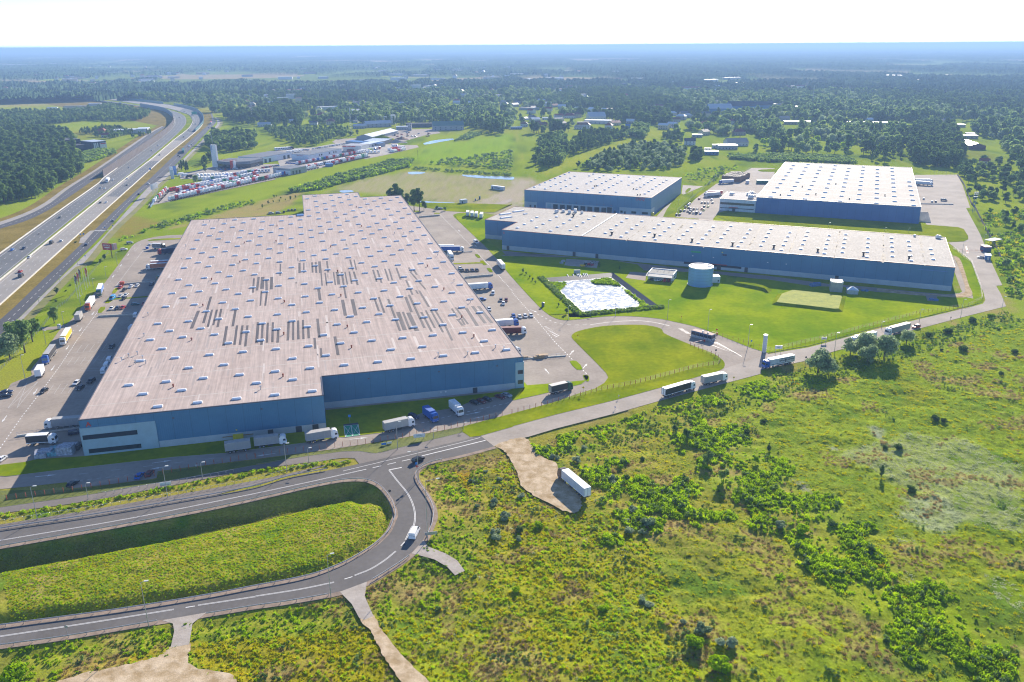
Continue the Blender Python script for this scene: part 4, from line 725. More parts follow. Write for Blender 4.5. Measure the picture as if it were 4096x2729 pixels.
def put_tree(kind,x,y,s,label,group,rnd,sz=None,cat='tree',name='tree'):
 global NT
 me,tr=get_tree(kind,rnd.randrange(3));e=empty(name,(x,y,float(ground_z(x,y))),rnd.uniform(0,6.28),label,cat,group);sz=sz or s*rnd.uniform(.88,1.12)
 e.scale=(s,s,sz);link('crown',me,e);link('trunk',tr,e);NT+=1;return e
def scatter(name,pts,proto_meshes,z=None,smin=None):
 """pts: x,y,z,scale,proto index -> one object whose points carry instances"""
 pts=np.asarray(pts,float);me=bpy.data.meshes.new(name);me.vertices.add(len(pts));me.vertices.foreach_set('co',pts[:,:3].astype(np.float32).ravel())
 for nm,k,ty in(('sc',3,'FLOAT'),('pi',4,'INT')):
  a=me.attributes.new(nm,ty,'POINT');a.data.foreach_set('value',pts[:,k].astype(np.float32 if ty=='FLOAT' else np.int32))
 a=me.attributes.new('rz','FLOAT','POINT');a.data.foreach_set('value',np.random.RandomState(1).uniform(0,6.28,len(pts)).astype(np.float32))
 cl=bpy.data.collections.new(name+'_kinds')
 for i,pm in enumerate(proto_meshes):cl.objects.link(bpy.data.objects.new('%s_kind_%02d'%(name,i),pm))
 o=link(name,me);tag(o,kind='stuff');g=bpy.data.node_groups.new(name,'GeometryNodeTree');g.interface.new_socket('Geometry',in_out='INPUT',socket_type='NodeSocketGeometry');g.interface.new_socket('Geometry',in_out='OUTPUT',socket_type='NodeSocketGeometry')
 N=g.nodes.new;gi=N('NodeGroupInput');go_=N('NodeGroupOutput');ip=N('GeometryNodeInstanceOnPoints');ci=N('GeometryNodeCollectionInfo');ci.inputs['Collection'].default_value=cl;ci.inputs['Separate Children'].default_value=True;ci.inputs['Reset Children'].default_value=True
 def at(n,ty):
  q=N('GeometryNodeInputNamedAttribute');q.data_type=ty;q.inputs['Name'].default_value=n;return q.outputs['Attribute']
 cx=N('ShaderNodeCombineXYZ');g.links.new(at('rz','FLOAT'),cx.inputs[2]);mp=N('GeometryNodeMeshToPoints');g.links.new(gi.outputs[0],mp.inputs[0])
 g.links.new(mp.outputs[0],ip.inputs['Points']);g.links.new(ci.outputs[0],ip.inputs['Instance']);ip.inputs['Pick Instance'].default_value=True;g.links.new(at('pi','INT'),ip.inputs['Instance Index']);g.links.new(at('sc','FLOAT'),ip.inputs['Scale']);g.links.new(cx.outputs[0],ip.inputs['Rotation']);g.links.new(ip.outputs[0],go_.inputs[0])
 md=o.modifiers.new('scatter','NODES');md.node_group=g;return o
def join_meshes(a,b):
 V=[];F=[];MI=[]
 for k,me in enumerate((a,b)):
  n=len(me.vertices);co=np.empty(n*3);me.vertices.foreach_get('co',co);off=len(V);V+=[tuple(c)for c in co.reshape(-1,3)];F+=[tuple(i+off for i in p.vertices)for p in me.polygons];MI+=[k]*len(me.polygons)
 me=bpy.data.meshes.new('x');me.from_pydata(V,[],F);me.materials.append(a.materials[0]);me.materials.append(b.materials[0]);me.polygons.foreach_set('material_index',MI);return me
TZ=[(gl((0,0,[(-60,880),(300,870),(600,900),(690,960),(690,1060),(745,1120),(760,1180),(745,1260),(350,1480),(0,1545),(-100,1568)])),7.5,('pine','dark','dark','round'),'pine wood left of the motorway',1.15),(gl((0,0,[(0,700),(250,700),(560,705),(700,690),(1000,640),(1380,700),(1360,730),(1290,765),(1000,775),(800,765),(500,800),(250,830),(0,850)])),9,('round','dark','oval'),'grove beside the far motorway bend',.95),(gl((0,0,[(700,880),(900,850),(1020,830),(1240,890),(1400,890),(1250,930),(980,935),(900,930)])),8,('dark','spruce','round'),'garden trees by the white hall',.7),(gl((0,0,[(1890,1010),(1960,900),(2354,900),(2354,1020),(2150,1060),(1950,1040)])),9,('oval','dark','round'),'grove behind the truck showroom',1.0),(gl((0,0,[(1855,1180),(1900,1100),(1975,1120),(1990,1230)])),8,('dark','spruce'),'dark trees by the tall showroom pylon',.8),(gl((0,0,[(1630,1230),(1640,1190),(1740,1200),(1735,1240)])),7,('spruce',),'spruces behind the price sign',.8),(gl((0,1,[(0,820),(240,850),(560,850),(820,850),(960,860),(960,900),(680,950),(560,1000),(400,1000),(260,970)])),11,('oval','round','dark'),'trees behind the truck dealer',.85),(gl((0,2,[(210,1180),(270,960),(480,930),(530,1080),(440,1180),(330,1200)])),9,('round','oval','dark'),'tall grove left of the middle field',1.15),(gl((0,2,[(530,990),(650,900),(1060,880),(1050,930),(800,1010),(560,1090)])),9,('dark','pine','round'),'grove along the middle field',.95),(gl((0,2,[(1075,920),(1090,840),(1270,850),(1240,940)])),8,('round',),'large round clump in the middle field',1.15),(gl((0,2,[(1380,935),(1400,890),(1560,900),(1560,970)])),8,('dark','round'),'hedge of dark trees beyond the middle field',.7),(gl((0,2,[(600,1200),(940,1040),(1100,990),(1450,980),(1600,1060),(1560,1200),(1400,1225),(1100,1220),(880,1235)])),8,('willow','light','willow','dark'),'willows behind the middle warehouse',.78),(gl((0,2,[(1640,1140),(1660,1070),(1750,1090),(1745,1140)])),7,('dark',),'dark tree by the blue yard',1.0),(gl((0,3,[(1310,1160),(1260,930),(1330,860),(1700,860),(1790,1000),(1800,1100),(1730,1200),(1500,1190)])),8,('pine','dark'),'square pine wood behind the right warehouse',1.2),(gl((0,3,[(1720,1230),(1900,1130),(2160,1180),(2354,1320),(2354,1400),(2100,1330),(1850,1350)])),11,('round','dark','light'),'trees right of the far yard',.9),(gl((0,3,[(1840,1440),(1930,1380),(2010,1420),(2354,1420),(2354,1540),(1900,1530)])),12,('round','dark','light'),'trees beside the right fence',.8),(gl((1,3,[(1960,30),(2354,20),(2354,330),(2150,280),(2030,250)])),19,('light','round','dark'),'scattered trees beyond the right fence',.75),(gl((1,3,[(2150,400),(2354,350),(2354,720),(2200,700)])),16,('light','round'),'bushy trees at the right edge',.7),]
cand=[];rnd=random.Random(42)
ROADS_=[ml1,ml4,sl,bl,pr]
for zi,(poly,sp,kinds,nm,s)in enumerate(TZ):
 a=np.array(poly);x0,x1,y0,y1=a[:,0].min(),a[:,0].max(),a[:,1].min(),a[:,1].max();nx_=int((x1-x0)/sp)+1;ny_=int((y1-y0)/sp)+1
 for i in range(nx_):
  for j in range(ny_):
   x=x0+(i+rnd.random())*sp;y=y0+(j+rnd.random())*sp
   if inside([x],[y],poly)[0]:cand.append((x,y,s*rnd.uniform(.72,1.2),rnd.choice(kinds),nm,zi))
cand=[c for c in cand if abs(c[0])<c[1]*.70]
HOUSES=[]
# ============================================================ TOWN: houses, sheds and works
RC=dict(red=(.30,.07,.045),brown=(.22,.10,.06),dred=(.20,.045,.05),grey=(.16,.165,.18),dark=(.05,.055,.07),white=(.82,.82,.82),metal=(.58,.60,.62),blue=(.05,.17,.42),tan=(.45,.38,.30),green=(.14,.24,.20))
WC=dict(white=(.62,.62,.60),cream=(.60,.52,.38),grey=(.36,.38,.40),brick=(.30,.13,.08),dark=(.05,.06,.08),blue=(.10,.22,.42),tan=(.42,.36,.28))
def rmat(k):return mat('roof_'+k,RC[k],.38 if k in('white','metal','tan','blue')else.6,.25 if k in('white','metal')else 0,var=.08,scale=.5,spec=.8 if k in('white','metal','tan')else.4)
def wmat(k):return plain('wall_'+k,WC[k],.8)
HSPOTS=[];HOUSE_JOBS=[]
HL=[(0,1,612,742,20,12,6,'hip','red','cream',.2,'red hipped roof villa amid dark trees above the dealer lot'),(0,1,560,738,12,9,3.5,'gable','red','brick',-.2,'small red roofed outbuilding left of the red villa'),(0,1,690,803,16,11,6,'hip','dred','cream',.15,'cream house with dark red roof right below the red villa'),(0,1,948,775,15,11,7,'hip','grey','white',-.3,'white house with grey hipped roof beside the lattice mast'),(0,1,912,785,10,9,3.5,'flat','grey','white',-.3,'flat white garage wing in front of the grey roofed house'),(0,1,80,820,24,10,4,'gable','metal','white',0,'long low white house at the left of the pale fields'),(0,1,345,785,13,9,4,'gable','metal','white',.4,'metal roofed cottage among trees left of the villas'),(0,1,528,805,14,9,4,'gable','grey','white',-.1,'grey roofed cottage below the red villa'),(0,1,480,418,16,10,5,'gable','red','white',.3,'far red roofed house left of the white gable'),(0,1,392,380,14,9,6,'gable','white','white',0,'far white gabled house catching the sun'),(0,1,676,508,15,9,5,'gable','white','white',.6,'sunlit white roof in the woods at centre left'),(0,1,430,590,34,12,9,'flat','brown','cream',.2,'long brown roofed block in the woods'),(0,1,255,598,30,12,12,'flat','metal','grey',.1,'grey apartment block standing left of the brown roofed block'),(0,1,90,585,44,12,9,'flat','metal','grey',0,'long grey apartment block at the left in the woods'),(0,1,330,565,30,12,12,'flat','metal','white',0,'pale apartment block behind the grey one'),(0,1,1470,470,34,14,11,'flat','metal','white',.1,'large white school like block in the far woods'),(0,1,1215,498,24,12,5,'gable','white','white',.1,'sunlit white roof beside a sandy lot far off'),(0,1,1320,482,26,12,5,'gable','tan','white',0,'tan roof catching the sun far off'),(0,1,1520,488,18,10,5,'gable','white','white',0,'small white roof right of the white block'),(0,1,40,418,12,10,9,'hip','white','white',0,'tall white house at far left woods'),(0,1,1130,825,46,16,6,'gable','metal','grey',.32,'long grey roofed shed behind the white shed'),(0,1,960,838,22,10,4.5,'gable','metal','grey',.3,'small grey shed left of the long grey shed'),(0,1,1360,850,26,14,5,'flat','metal','grey',0,'low grey workshop by the scrap yard'),(0,1,1500,826,46,12,6,'flat','dark','dark',0,'black roofed building behind the scrap yard'),(0,1,1770,855,52,22,8,'gable','green','grey',.1,'grey hall with green roof right of the scrap yard'),(0,1,1262,800,8,8,16,'flat','white','white',0,'slim white tower between the poplars'),(0,1,1190,790,5,5,12,'flat','white','white',0,'narrow white tower left of the poplars'),(0,1,1415,858,6,6,12,'flat','grey','grey',0,'narrow grey tower in the works yard'),(0,2,188,755,16,11,4.5,'hip','grey','white',.1,'white house with grey hipped roof in the hamlet'),(0,2,112,822,13,10,5,'hip','brown','white',0,'brown roofed house at the left of the hamlet'),(0,2,265,818,17,11,4,'gable','brown','brick',-.4,'low brick house with brown gable'),(0,2,312,758,14,8,4,'flat','white','white',0,'white flat roofed house in the hamlet'),(0,2,438,788,17,13,8,'flat','tan','cream',.3,'cream two storey house with flat roof'),(0,2,532,742,22,12,4.5,'hip','dred','white',0,'house with broad dark red hipped roof'),(0,2,655,800,22,9,3.5,'flat','tan','brick',0,'long low house with tan roof'),(0,2,786,768,32,26,8,'gable','metal','white',.2,'large white shed with pale metal roof in the hamlet'),(0,2,605,845,14,9,3.5,'gable','tan','white',-.5,'low tan roofed barn before the shed'),(0,2,40,845,20,10,3,'flat','blue','blue',0,'bright blue roofed lean to at the hamlet edge'),(0,2,480,815,12,9,5,'gable','grey','brick',.7,'grey gabled cottage before the cream house'),(0,2,120,760,16,8,3,'gable','white','white',.7,'greenhouse like white roof at the hamlet'),(0,2,1462,828,16,10,6,'gable','white','white',-.6,'white house with sunlit roof right of the round clump'),(0,2,1500,832,14,8,3.5,'flat','grey','white',0,'low grey extension beside the sunlit white house'),(0,2,1790,900,15,11,5.5,'gable','dark','cream',.8,'pale house with steep dark roof by the new house'),(0,2,1636,992,15,11,6,'gable','dark','white',0,'new white house with black roof and dormer on bare plot'),(0,2,1703,920,15,9,4,'flat','metal','grey',0,'flat grey garage behind the new white house'),(0,2,2100,898,18,12,5,'hip','dred','tan',.3,'dark red roofed house behind trees at right'),(0,2,2012,800,13,9,6,'gable','dred','white',.4,'narrow red gabled house above'),(0,2,1820,1080,22,14,4,'flat','tan','blue',0,'blue walled workshop at the field edge'),(0,2,1885,1020,12,12,4,'flat','tan','white',0,'small tan roofed unit beside the blue workshop'),(0,2,1985,1030,26,16,5,'flat','white','grey',.1,'white roofed depot hall'),(0,2,2080,1000,30,18,5,'gable','tan','white',.3,'tan roofed depot hall right of the white roofed one'),(0,2,1800,1045,9,3,3.4,'flat','white','white',0,'white parked trailer body at the blue workshop'),(0,2,1920,700,48,30,10,'gable','metal','blue',.2,'pale blue hall with white roof in the distant woods'),(0,2,1795,690,20,16,7,'flat','metal','grey',0,'grey building left of the pale blue hall'),(0,2,2110,690,52,30,13,'gable','dark','blue',.1,'dark blue hall with mast in the distant woods'),(0,2,2290,672,50,24,11,'gable','dark','blue',0,'long dark roofed hall right of the masted hall'),(0,2,640,540,52,12,5,'flat','white','white',0,'far long white roof in the woods'),(0,2,865,545,12,10,7,'gable','red','white',.5,'far red gabled house'),(0,2,430,512,14,10,6,'gable','white','white',.4,'far white gabled house, left of two'),(0,2,503,522,14,10,6,'gable','brown','white',-.4,'far brown gabled house, right of two'),(0,2,605,675,16,10,5,'gable','white','white',-.3,'sunlit roof beyond the hamlet'),(0,2,1066,838,8,7,5,'gable','blue','blue',0,'tiny blue gabled hut at the woods edge'),(0,2,1640,485,60,12,7,'gable','dred','white',0,'far red roofed row among woods'),(0,2,1475,430,12,10,6,'gable','white','white',0,'far sunlit speck like white house'),(0,3,240,800,34,10,5,'flat','white','tan',0,'long white roofed hall at the left of the right woods'),(0,3,352,800,14,10,5,'flat','white','white',0,'small white hall right of the long one'),(0,3,55,800,14,10,4,'gable','dark','brown' if 0 else 'brick',.4,'dark gabled house above the brown one'),(0,3,78,845,16,11,4.5,'gable','brown','cream',-.4,'cream house with brown gable at left of right woods'),(0,3,765,800,26,9,4,'flat','tan','tan',0,'low tan sheds before the pine line'),(0,3,1050,805,60,12,4,'flat','tan','grey',0,'very long low tan shed in the clearing'),(0,3,945,775,12,8,4,'gable','white','grey',.6,'small white gable beside the long tan shed'),(0,3,1535,785,20,12,4,'hip','grey','cream',0,'grey hipped bungalow in the clearing'),(0,3,1665,780,18,10,4,'gable','grey','white',.5,'grey roofed barn right of the bungalow'),(0,3,1725,825,30,14,4,'flat','white','cream',0,'white roofed sheds at the clearing edge'),(0,3,1815,930,34,16,4,'flat','tan','tan',0,'long tan annex behind the maroon barn'),(0,3,1862,915,12,10,5,'flat','white','white',0,'small white block behind the maroon barn'),(0,3,1975,1185,10,9,6,'gable','red','white',-.4,'little house with red roof half hidden by trees'),(0,3,110,475,22,10,8,'gable','dred','white',0,'far row house, left of the red roofed estate'),(0,3,165,480,22,10,8,'gable','dred','white',0,'far row house in the middle of the red roofed estate'),(0,3,300,468,26,10,7,'gable','dred','white',0,'far row house at the right of the red roofed estate'),(0,3,1100,480,20,10,6,'gable','brown','white',.3,'far brown roof, left in the distant estate'),(0,3,1165,485,22,10,6,'gable','metal','white',.1,'far pale roof in the distant estate'),(0,3,1260,492,24,10,6,'gable','brown','white',-.2,'far brown roof, right in the distant estate'),(0,3,1430,470,22,12,7,'gable','white','white',.3,'far white house at the estate edge'),(0,3,1610,460,20,12,6,'gable','tan','white',0,'far tan house right of the estate'),(0,0,855,435,20,12,7,'gable','red','white',0,'far red roofed house beyond the motorway'),(0,0,1040,415,20,10,6,'gable','tan','white',0,'far tan roofed house in the suburb'),(0,0,1135,432,20,10,6,'gable','red','white',.2,'far red house in the suburb row'),(0,0,1225,435,18,10,6,'gable','brown','white',-.2,'far brown house in the suburb row'),(0,0,285,450,18,10,6,'gable','red','white',.2,'far red house at the left suburb'),(0,0,740,515,22,12,6,'gable','metal','grey',.2,'grey house above the motorway, left'),(0,0,870,510,18,11,6,'hip','brown','white',0,'brown hipped house above the motorway'),(0,0,990,512,16,11,8,'gable','metal','white',.4,'white gabled house above the motorway'),(0,0,1062,548,20,11,5,'gable','grey','white',.5,'grey house close above the noise wall, left'),(0,0,1170,560,22,11,5,'gable','brown','white',.1,'brown house close above the noise wall, right'),(0,0,1400,515,20,12,5,'gable','metal','grey',0,'metal roofed house in trees right of the bend'),(0,0,1710,555,70,12,5,'flat','dark','grey',0,'long dark roofed shed in trees right of the bend'),(0,0,1620,530,50,10,5,'flat','dark','grey',0,'second long dark shed behind the first'),(0,0,2165,585,18,12,7,'hip','grey','white',0,'pale villa in woods left of the mast'),(0,0,2260,405,60,14,6,'flat','tan','white',0,'long tan roofed block at upper centre left'),(0,0,2165,300,70,20,7,'flat','white','white',0,'far white hall at upper centre left'),(0,0,1320,305,60,20,8,'flat','metal','white',0,'far pale hall with white roof'),(0,0,1040,335,90,24,8,'flat','metal','white',.2,'far cluster hall of white roofs'),(0,0,235,345,120,20,7,'flat','white','white',0,'far long white halls at left, nearer'),(0,0,1430,235,160,30,9,'flat','white','white',0,'very far wide white halls'),(0,0,690,680,46,16,11,'flat','grey','cream',-.1,'three storey cream block beyond the meadow at left'),(0,0,873,640,28,14,8,'flat','metal','grey',0,'grey hall right of the cream block'),(0,0,890,668,44,14,5,'flat','metal','white',0,'low white sheds in front of the grey hall'),(0,0,345,695,48,14,4,'flat','white','tan',0,'long low white roofed sheds at the left'),(0,0,480,670,22,12,6,'flat','metal','white',0,'white shed right of the low sheds'),(0,0,925,890,14,10,6,'hip','red','brick',-.3,'red hipped house in garden left of the white hall'),(0,0,962,920,12,9,4,'gable','red','white',-.5,'small red gabled annex beside the red hipped house'),]
def house(j):
 r,c,x,y,w_,d_,h,kind,rk,wk,yaw,lab=j
 house_at(G(r,c,x,y),w_,d_,h,kind,rk,wk,yaw,lab)
def house_at(p,w_,d_,h,kind,rk,wk,yaw,lab,grp=None):
 dd=math.hypot(*p);yaw=yaw-math.atan2(p[0],p[1])*.6
 e=empty('house' if('house' in lab or 'cottage' in lab or 'villa' in lab or 'bungalow' in lab)else 'building',(p[0],p[1],0),yaw,lab,'house' if('house' in lab or 'cottage' in lab or 'villa' in lab or 'bungalow' in lab)else 'building',grp)
 wm,rm=wmat(wk),rmat(rk);b=MB();b.box(-w_/2,w_/2,0,d_,-.2,h);rb=MB();o=.5
 if kind=='gable':
  rh=d_*.28;b.add([(-w_/2,0,h),(-w_/2,d_,h),(-w_/2,d_/2,h+rh)],[(0,2,1)]);b.add([(w_/2,0,h),(w_/2,d_,h),(w_/2,d_/2,h+rh)],[(0,1,2)])
  for s,y0 in((0,-o),(1,d_+o)):
   z0=h-o*.56+.05;v=[(-w_/2-o,y0,z0),(w_/2+o,y0,z0),(w_/2+o,d_/2,h+rh+.1),(-w_/2-o,d_/2,h+rh+.1)];v2=[(a,q,z+.22)for a,q,z in v];rb.add(v+v2,[(0,1,2,3),(4,5,6,7)[::1 if s==0 else 1],(0,1,5,4),(1,2,6,5),(3,0,4,7)])
 elif kind=='hip':
  rh=d_*.38;k=min(w_/2-1,d_/2);v=[(-w_/2-o,-o,h),(w_/2+o,-o,h),(w_/2+o,d_+o,h),(-w_/2-o,d_+o,h),(-w_/2+k,d_/2,h+rh),(w_/2-k,d_/2,h+rh)];rb.add(v,[(0,1,5,4),(1,2,5),(2,3,4,5),(3,0,4),(3,2,1,0)])
 else:rb.box(-w_/2-.2,w_/2+.2,-.2,d_+.2,h,h+.45)
 b.build('wall',wm,e);rf=rb.build('roof',rm,e)
 if dd<1700:
  if kind!='flat':MB().box(w_*.2,w_*.2+.8,d_*.6,d_*.6+.8,h+.5,h+d_*.42).build('chimney',wmat('brick'),rf)
  fl=max(1,int(h//3));n=max(2,int(w_/4));n=min(n,6)
  wm_=MB().box(0,1.3,-.06,.05,0,1.3).mesh('window',M_GLASS)
  for f in range(fl):
   for i in range(n):
    if f==0 and i==n//2:MB().box(-w_/2+(i+.5)*w_/n-.5,-w_/2+(i+.5)*w_/n+.5,-.06,.05,0,2.1).build('door',M_DOOR,e)
    else:link('window',wm_,e,(-w_/2+(i+.5)*w_/n-.6,0,.9+2.9*f))
 HSPOTS.append((p[0],p[1],w_,d_,d_>18 or dd>2300))
for j in HL:house(j)
rnd=random.Random(77)
for k in range(320):
 X_,Y_=(rnd.uniform(0,2100),rnd.uniform(262,400))if k<140 else(rnd.uniform(1900,4090),rnd.uniform(290,440))
 if k>200:X_,Y_=rnd.uniform(2000,3300),rnd.uniform(430,520)
 if k>230:X_,Y_=(rnd.uniform(880,2350),rnd.uniform(345,455))if k<290 else(rnd.uniform(60,700),rnd.uniform(300,362))
 if 200<X_<900 and Y_>375:continue
 p=unp(X_,Y_);d_=math.hypot(*p);big_=rnd.random()<(.45 if Y_<330 else.15);w_=rnd.uniform(28,60)*(1.5 if Y_<330 else 1)if big_ else rnd.uniform(12,20);rk=rnd.choice(['white','white','red','brown','metal','tan','grey']);kind='flat' if big_ else rnd.choice(['gable','hip','gable'])
 z_='far left suburb' if X_<1000 else 'wooded suburb left of centre' if X_<2000 else 'wooded suburb right of centre' if X_<3100 else 'far right suburb'
 house_at(p,w_,rnd.uniform(9,13)if not big_ else 18,rnd.uniform(4,7)+(4 if Y_<330 else 0),kind,rk,rnd.choice(['white','cream','white','grey']),rnd.uniform(-.8,.8),'%s %s roofed %s amid the trees of the %s'%('long' if big_ else 'small',rk.replace('metal','pale metal').replace('white','sunlit white'),'hall' if big_ else 'house',z_),'buildings in the '+z_)
def block(o,yaw,poly,h,wm,rm,lab,cat='building',name='building'):
 e=empty(name,(o[0],o[1],0),yaw,lab,cat);MB().prism(poly,0,h).build('wall',wm,e);a=np.array(poly);cx,cy=a.mean(0);q=[(cx+(x-cx)*1.0,cy+(y-cy)*1.0)for x,y in poly]
 MB().prism(q,h+.002,h+.3).build('roof',rm,e);return e
def frame(p,q):
 return p,math.atan2(q[1]-p[1],q[0]-p[0]),math.hypot(q[0]-p[0],q[1]-p[1])
z2=lambda x,y,z=0:Z(1100,440,512,x,y,z);z1=lambda x,y,z=0:Z(600,560,512,x,y,z)
def place(p,q,d_,h,wm,rm,lab,**k):
 o,yaw,L=frame(p,q);HSPOTS.append(((p[0]+q[0])/2,(p[1]+q[1])/2,L,d_,True));return block(o,yaw,[(0,0),(L,0),(L,d_),(0,d_)],h,wm,rm,lab,**k),L
M_WB=wmat('white');M_GR=wmat('grey')
e,L=place(z2(622,935),z2(1232,812),26,7.0,plain('dealer_white',(.70,.74,.80),.6),rmat('grey'),'long white dealer workshop with flat grey roof behind rows of truck cabs');
for i,u in enumerate((18,22,36,44,48)):wallbox(e,'window',M_GLASS,u*L/60,u*L/60+2.4,3.4,5.4,.1)
wallbox(e,'parapet',M_WB,0,L,6.6,7.6,.3)
t_=txt('MAN TRUCKS',1.6,e,(-0.12,13,5.2),(RX,0,-RX),MATS['sign_red'])
e,L=place(z2(1590,745),z2(1985,655),16,6,M_WB,rmat('white'),'white low hall with skylit roof right of the red lettered hall')
for u in(.35,.5,.62,.74):wallbox(e,'window',M_GLASS,u*L,u*L+2,2,4,.1)
e,L=place(z2(1245,760),z2(1590,770),26,7.5,M_WB,rmat('tan'),'white hall with red fascia sign and pale roof amid truck yard');wallbox(e,'fascia_sign',MATS['sign_red'],0,L*.7,5.9,7.2,.25);txt('RENAULT  TRUCKS',1.0,e,(L*.36,-.28,6.2),(RX,0,0),M_WHITE);MB().box(L*.3,L*.62,-5,-.1,0,3.2,0,.3,.3).build('brick_porch',rmat('dred'),e)
e,L=place(z2(1300,640),z2(1905,690),14,5,M_GR,rmat('blue'),'long shed with bright blue roof behind the white hall')
e,L=place(z2(1985,655),z2(2155,600),30,5.5,wmat('dark'),rmat('metal'),'dark walled shed with pale pitched roof')
p,q=z2(1790,560),z2(2260,440);o,yaw,L=frame(p,q);HSPOTS.append(((p[0]+q[0])/2,(p[1]+q[1])/2,L,26,True))
e=empty('building',(o[0],o[1],0),yaw,'long grey shed with large bright white pitched roof beside earth mound','building');MB().prof([(0,0),(26,0),(26,5),(13,8.2),(0,5)],0,L).build('wall',M_GR,e);w0=e.children[0];w0.rotation_euler=(0,0,RX);w0.location=(L,0,0)
b=MB();b.add([(-.5,-.6,5.0),(L+.5,-.6,5.0),(L+.5,13,8.5),(-.5,13,8.5),(-.5,26.6,5.0),(L+.5,26.6,5.0)],[(0,1,2,3),(3,2,5,4)]);b.build('roof',rmat('white'),e)
b=MB();n=16
def mound(name,x,y,rx_,ry_,hh_,m,lab):
 b=MB();r=random.Random(int(x*7+y));N_=14;K=5;vs=[(0,0,hh_)]
 for k in range(1,K+1):
  for i in range(N_):t=k/K;a=6.283*i/N_;q=t*r.uniform(.9,1.1);vs.append((rx_*q*math.cos(a),ry_*q*math.sin(a),hh_*(1-t)**1.1*r.uniform(.85,1.1)-.1*(k==K)))
 fs=[(0,1+i,1+(i+1)%N_)for i in range(N_)]
 for k in range(1,K):
  for i in range(N_):a=1+(k-1)*N_;fs.append((a+i,a+N_+i,a+N_+(i+1)%N_,a+(i+1)%N_))
 b.add(vs,fs);tag(b.build(name,m,None,(x,y,0)),lab,'mound')
p=z2(1980,560);mound('earth_mound',p[0],p[1],22,14,9,MATS['mown_lawn'],'grassy earth mound beside the long white roofed shed');p=z2(2230,600);mound('gravel_heap',p[0],p[1],18,10,5,M_GRAV,'grey gravel heap at the right of the dark walled shed');p=z2(2330,540);mound('scrap_heap',p[0],p[1],14,9,4,rmat('brown'),'rusty scrap heap in the works yard');p=z2(1590,545);mound('gravel_heap',p[0],p[1],13,8,4,M_GRAV,'gravel heap before the end of the long white shed');p=z2(560,360+0);
sheet('works_yard',gl((0,1,[(1250,1000),(1200,900),(1300,850),(1640,840),(1700,880),(1560,900),(1340,960)])),.03,M_GRAV)
sheet('works_yard',gl((0,1,[(960,925),(740,935),(700,960),(1000,1120),(1200,1080),(1500,1010),(1480,990),(1250,990),(1170,1010)])),.028,mat('yard_gravel',(.30,.25,.21),.9,var=.15,scale=.1,space='World',fine=.1))
p,q=z1(1240,505),z1(1650,520);HSPOTS.append(((p[0]+q[0])/2,p[1],60,30,True));o=p
yaw=math.atan2(q[1]-p[1],q[0]-p[0]);L=math.hypot(q[0]-p[0],q[1]-p[1])
e=empty('showroom',(o[0],o[1],0),yaw,'truck showroom with curved grey front, red lettering and glass windows','showroom')
arc=[(L*1.35*t,-9*math.sin(math.pi*min(1,t*1.0))+6*t)for t in[i/14 for i in range(15)]]
MB().prism([(x,y+1)for x,y in arc]+[(L*1.35,34),(0,26)],0,4.6).build('glass_front',M_GLASS,e);MB().prism(arc+[(L*1.35,35),(0,27)],4.6,7.6).build('fascia',plain('fascia_grey',(.16,.19,.23),.5),e);MB().prism(arc+[(L*1.35,35),(0,27)],7.602,7.7).build('roof',rmat('grey'),e)
txt('NA TRUCKS MOTORS',2.6,e,(L*.42,2,7.8),(R(60),0,.05),MATS['sign_red']);MB().box(L*.80,L*.80+4,-9.5,-7,0,9.6).build('sign_tower',MATS['sign_red'],e);MB().box(L*.80+4.05,L*.80+6,-9.5,-6.5,0,9.6).build('sign_tower',M_WHITE,e)
e2,L2=place(z1(2030,440),z1(2354+260,330),34,7,plain('dealer_white',(.70,.74,.80)),rmat('grey'),'white dealer hall with flat grey roof right of the curved showroom')
for u in(8,16,44,52,60):wallbox(e2,'roller_door',M_DOOR,u,u+4,0,4.6,.1)
p=z1(1215,500);py=empty('sign_pylon',(p[0],p[1],0),yaw,'tall white sign pylon with blue vertical letters beside the showroom','pylon');MB().box(-3.6,3.6,-1.5,1.5,0,26,0,.2,.1).build('tower',M_WHITE,py)
for i,ch in enumerate('IVECO'):txt(ch,3.0,py,(-1.4,-1.56,16.6+0+i*1.9-.0),(RX,-RX*0-RX,0),plain('sign_blue',(.02,.14,.55)),bold=.05)
MB().tube((0,0,26),(-2,0,40),.12).build('antenna',M_STEEL,py);
e,L=place(z2(20,1190),z2(290,1200),30,5,plain('dealer_white',(.70,.74,.80)),rmat('grey'),'low grey walled office with flat roof at the front of the dealer lot');place_=e
e,L=place(z2(290,1200),z2(585,1145),26,6.5,wmat('grey'),rmat('grey'),'low grey office wing with tall windows beside the meadow')
for u in(.12,.32,.52):wallbox(e,'window',M_GLASS,u*L,u*L+2.4,.4,4,.12)
e,L=place(z2(925,1045),z2(1070,1040),6,2.8,wmat('blue'),rmat('blue'),'small blue site cabin at the edge of the truck rows')
e,L=place(G(0,0,1260,885),G(0,0,1362,882),26,7.5,M_WB,rmat('white'),'white hall with broad pale roof and green lettering left of the motorway');MB().box(-42,-.1,8,30,0,5.8).build('wing',M_WB,e);MB().box(-42.2,0,7.8,30.2,5.802,6.1).build('wing_roof',rmat('white'),e);txt('MARKET',1.6,e,(L/2,-.1,4.2),(RX,0,0),MATS['sign_green'])
e,L=place(G(0,0,865,1038),G(0,0,985,1025),30,11,wmat('dark'),rmat('metal'),'modern dark blue building with white stripes left of the motorway')
for u in(.04,.16,.3):wallbox(e,'white_stripe',M_WHITE,u*L,u*L+1.6,0,9.5,.2)
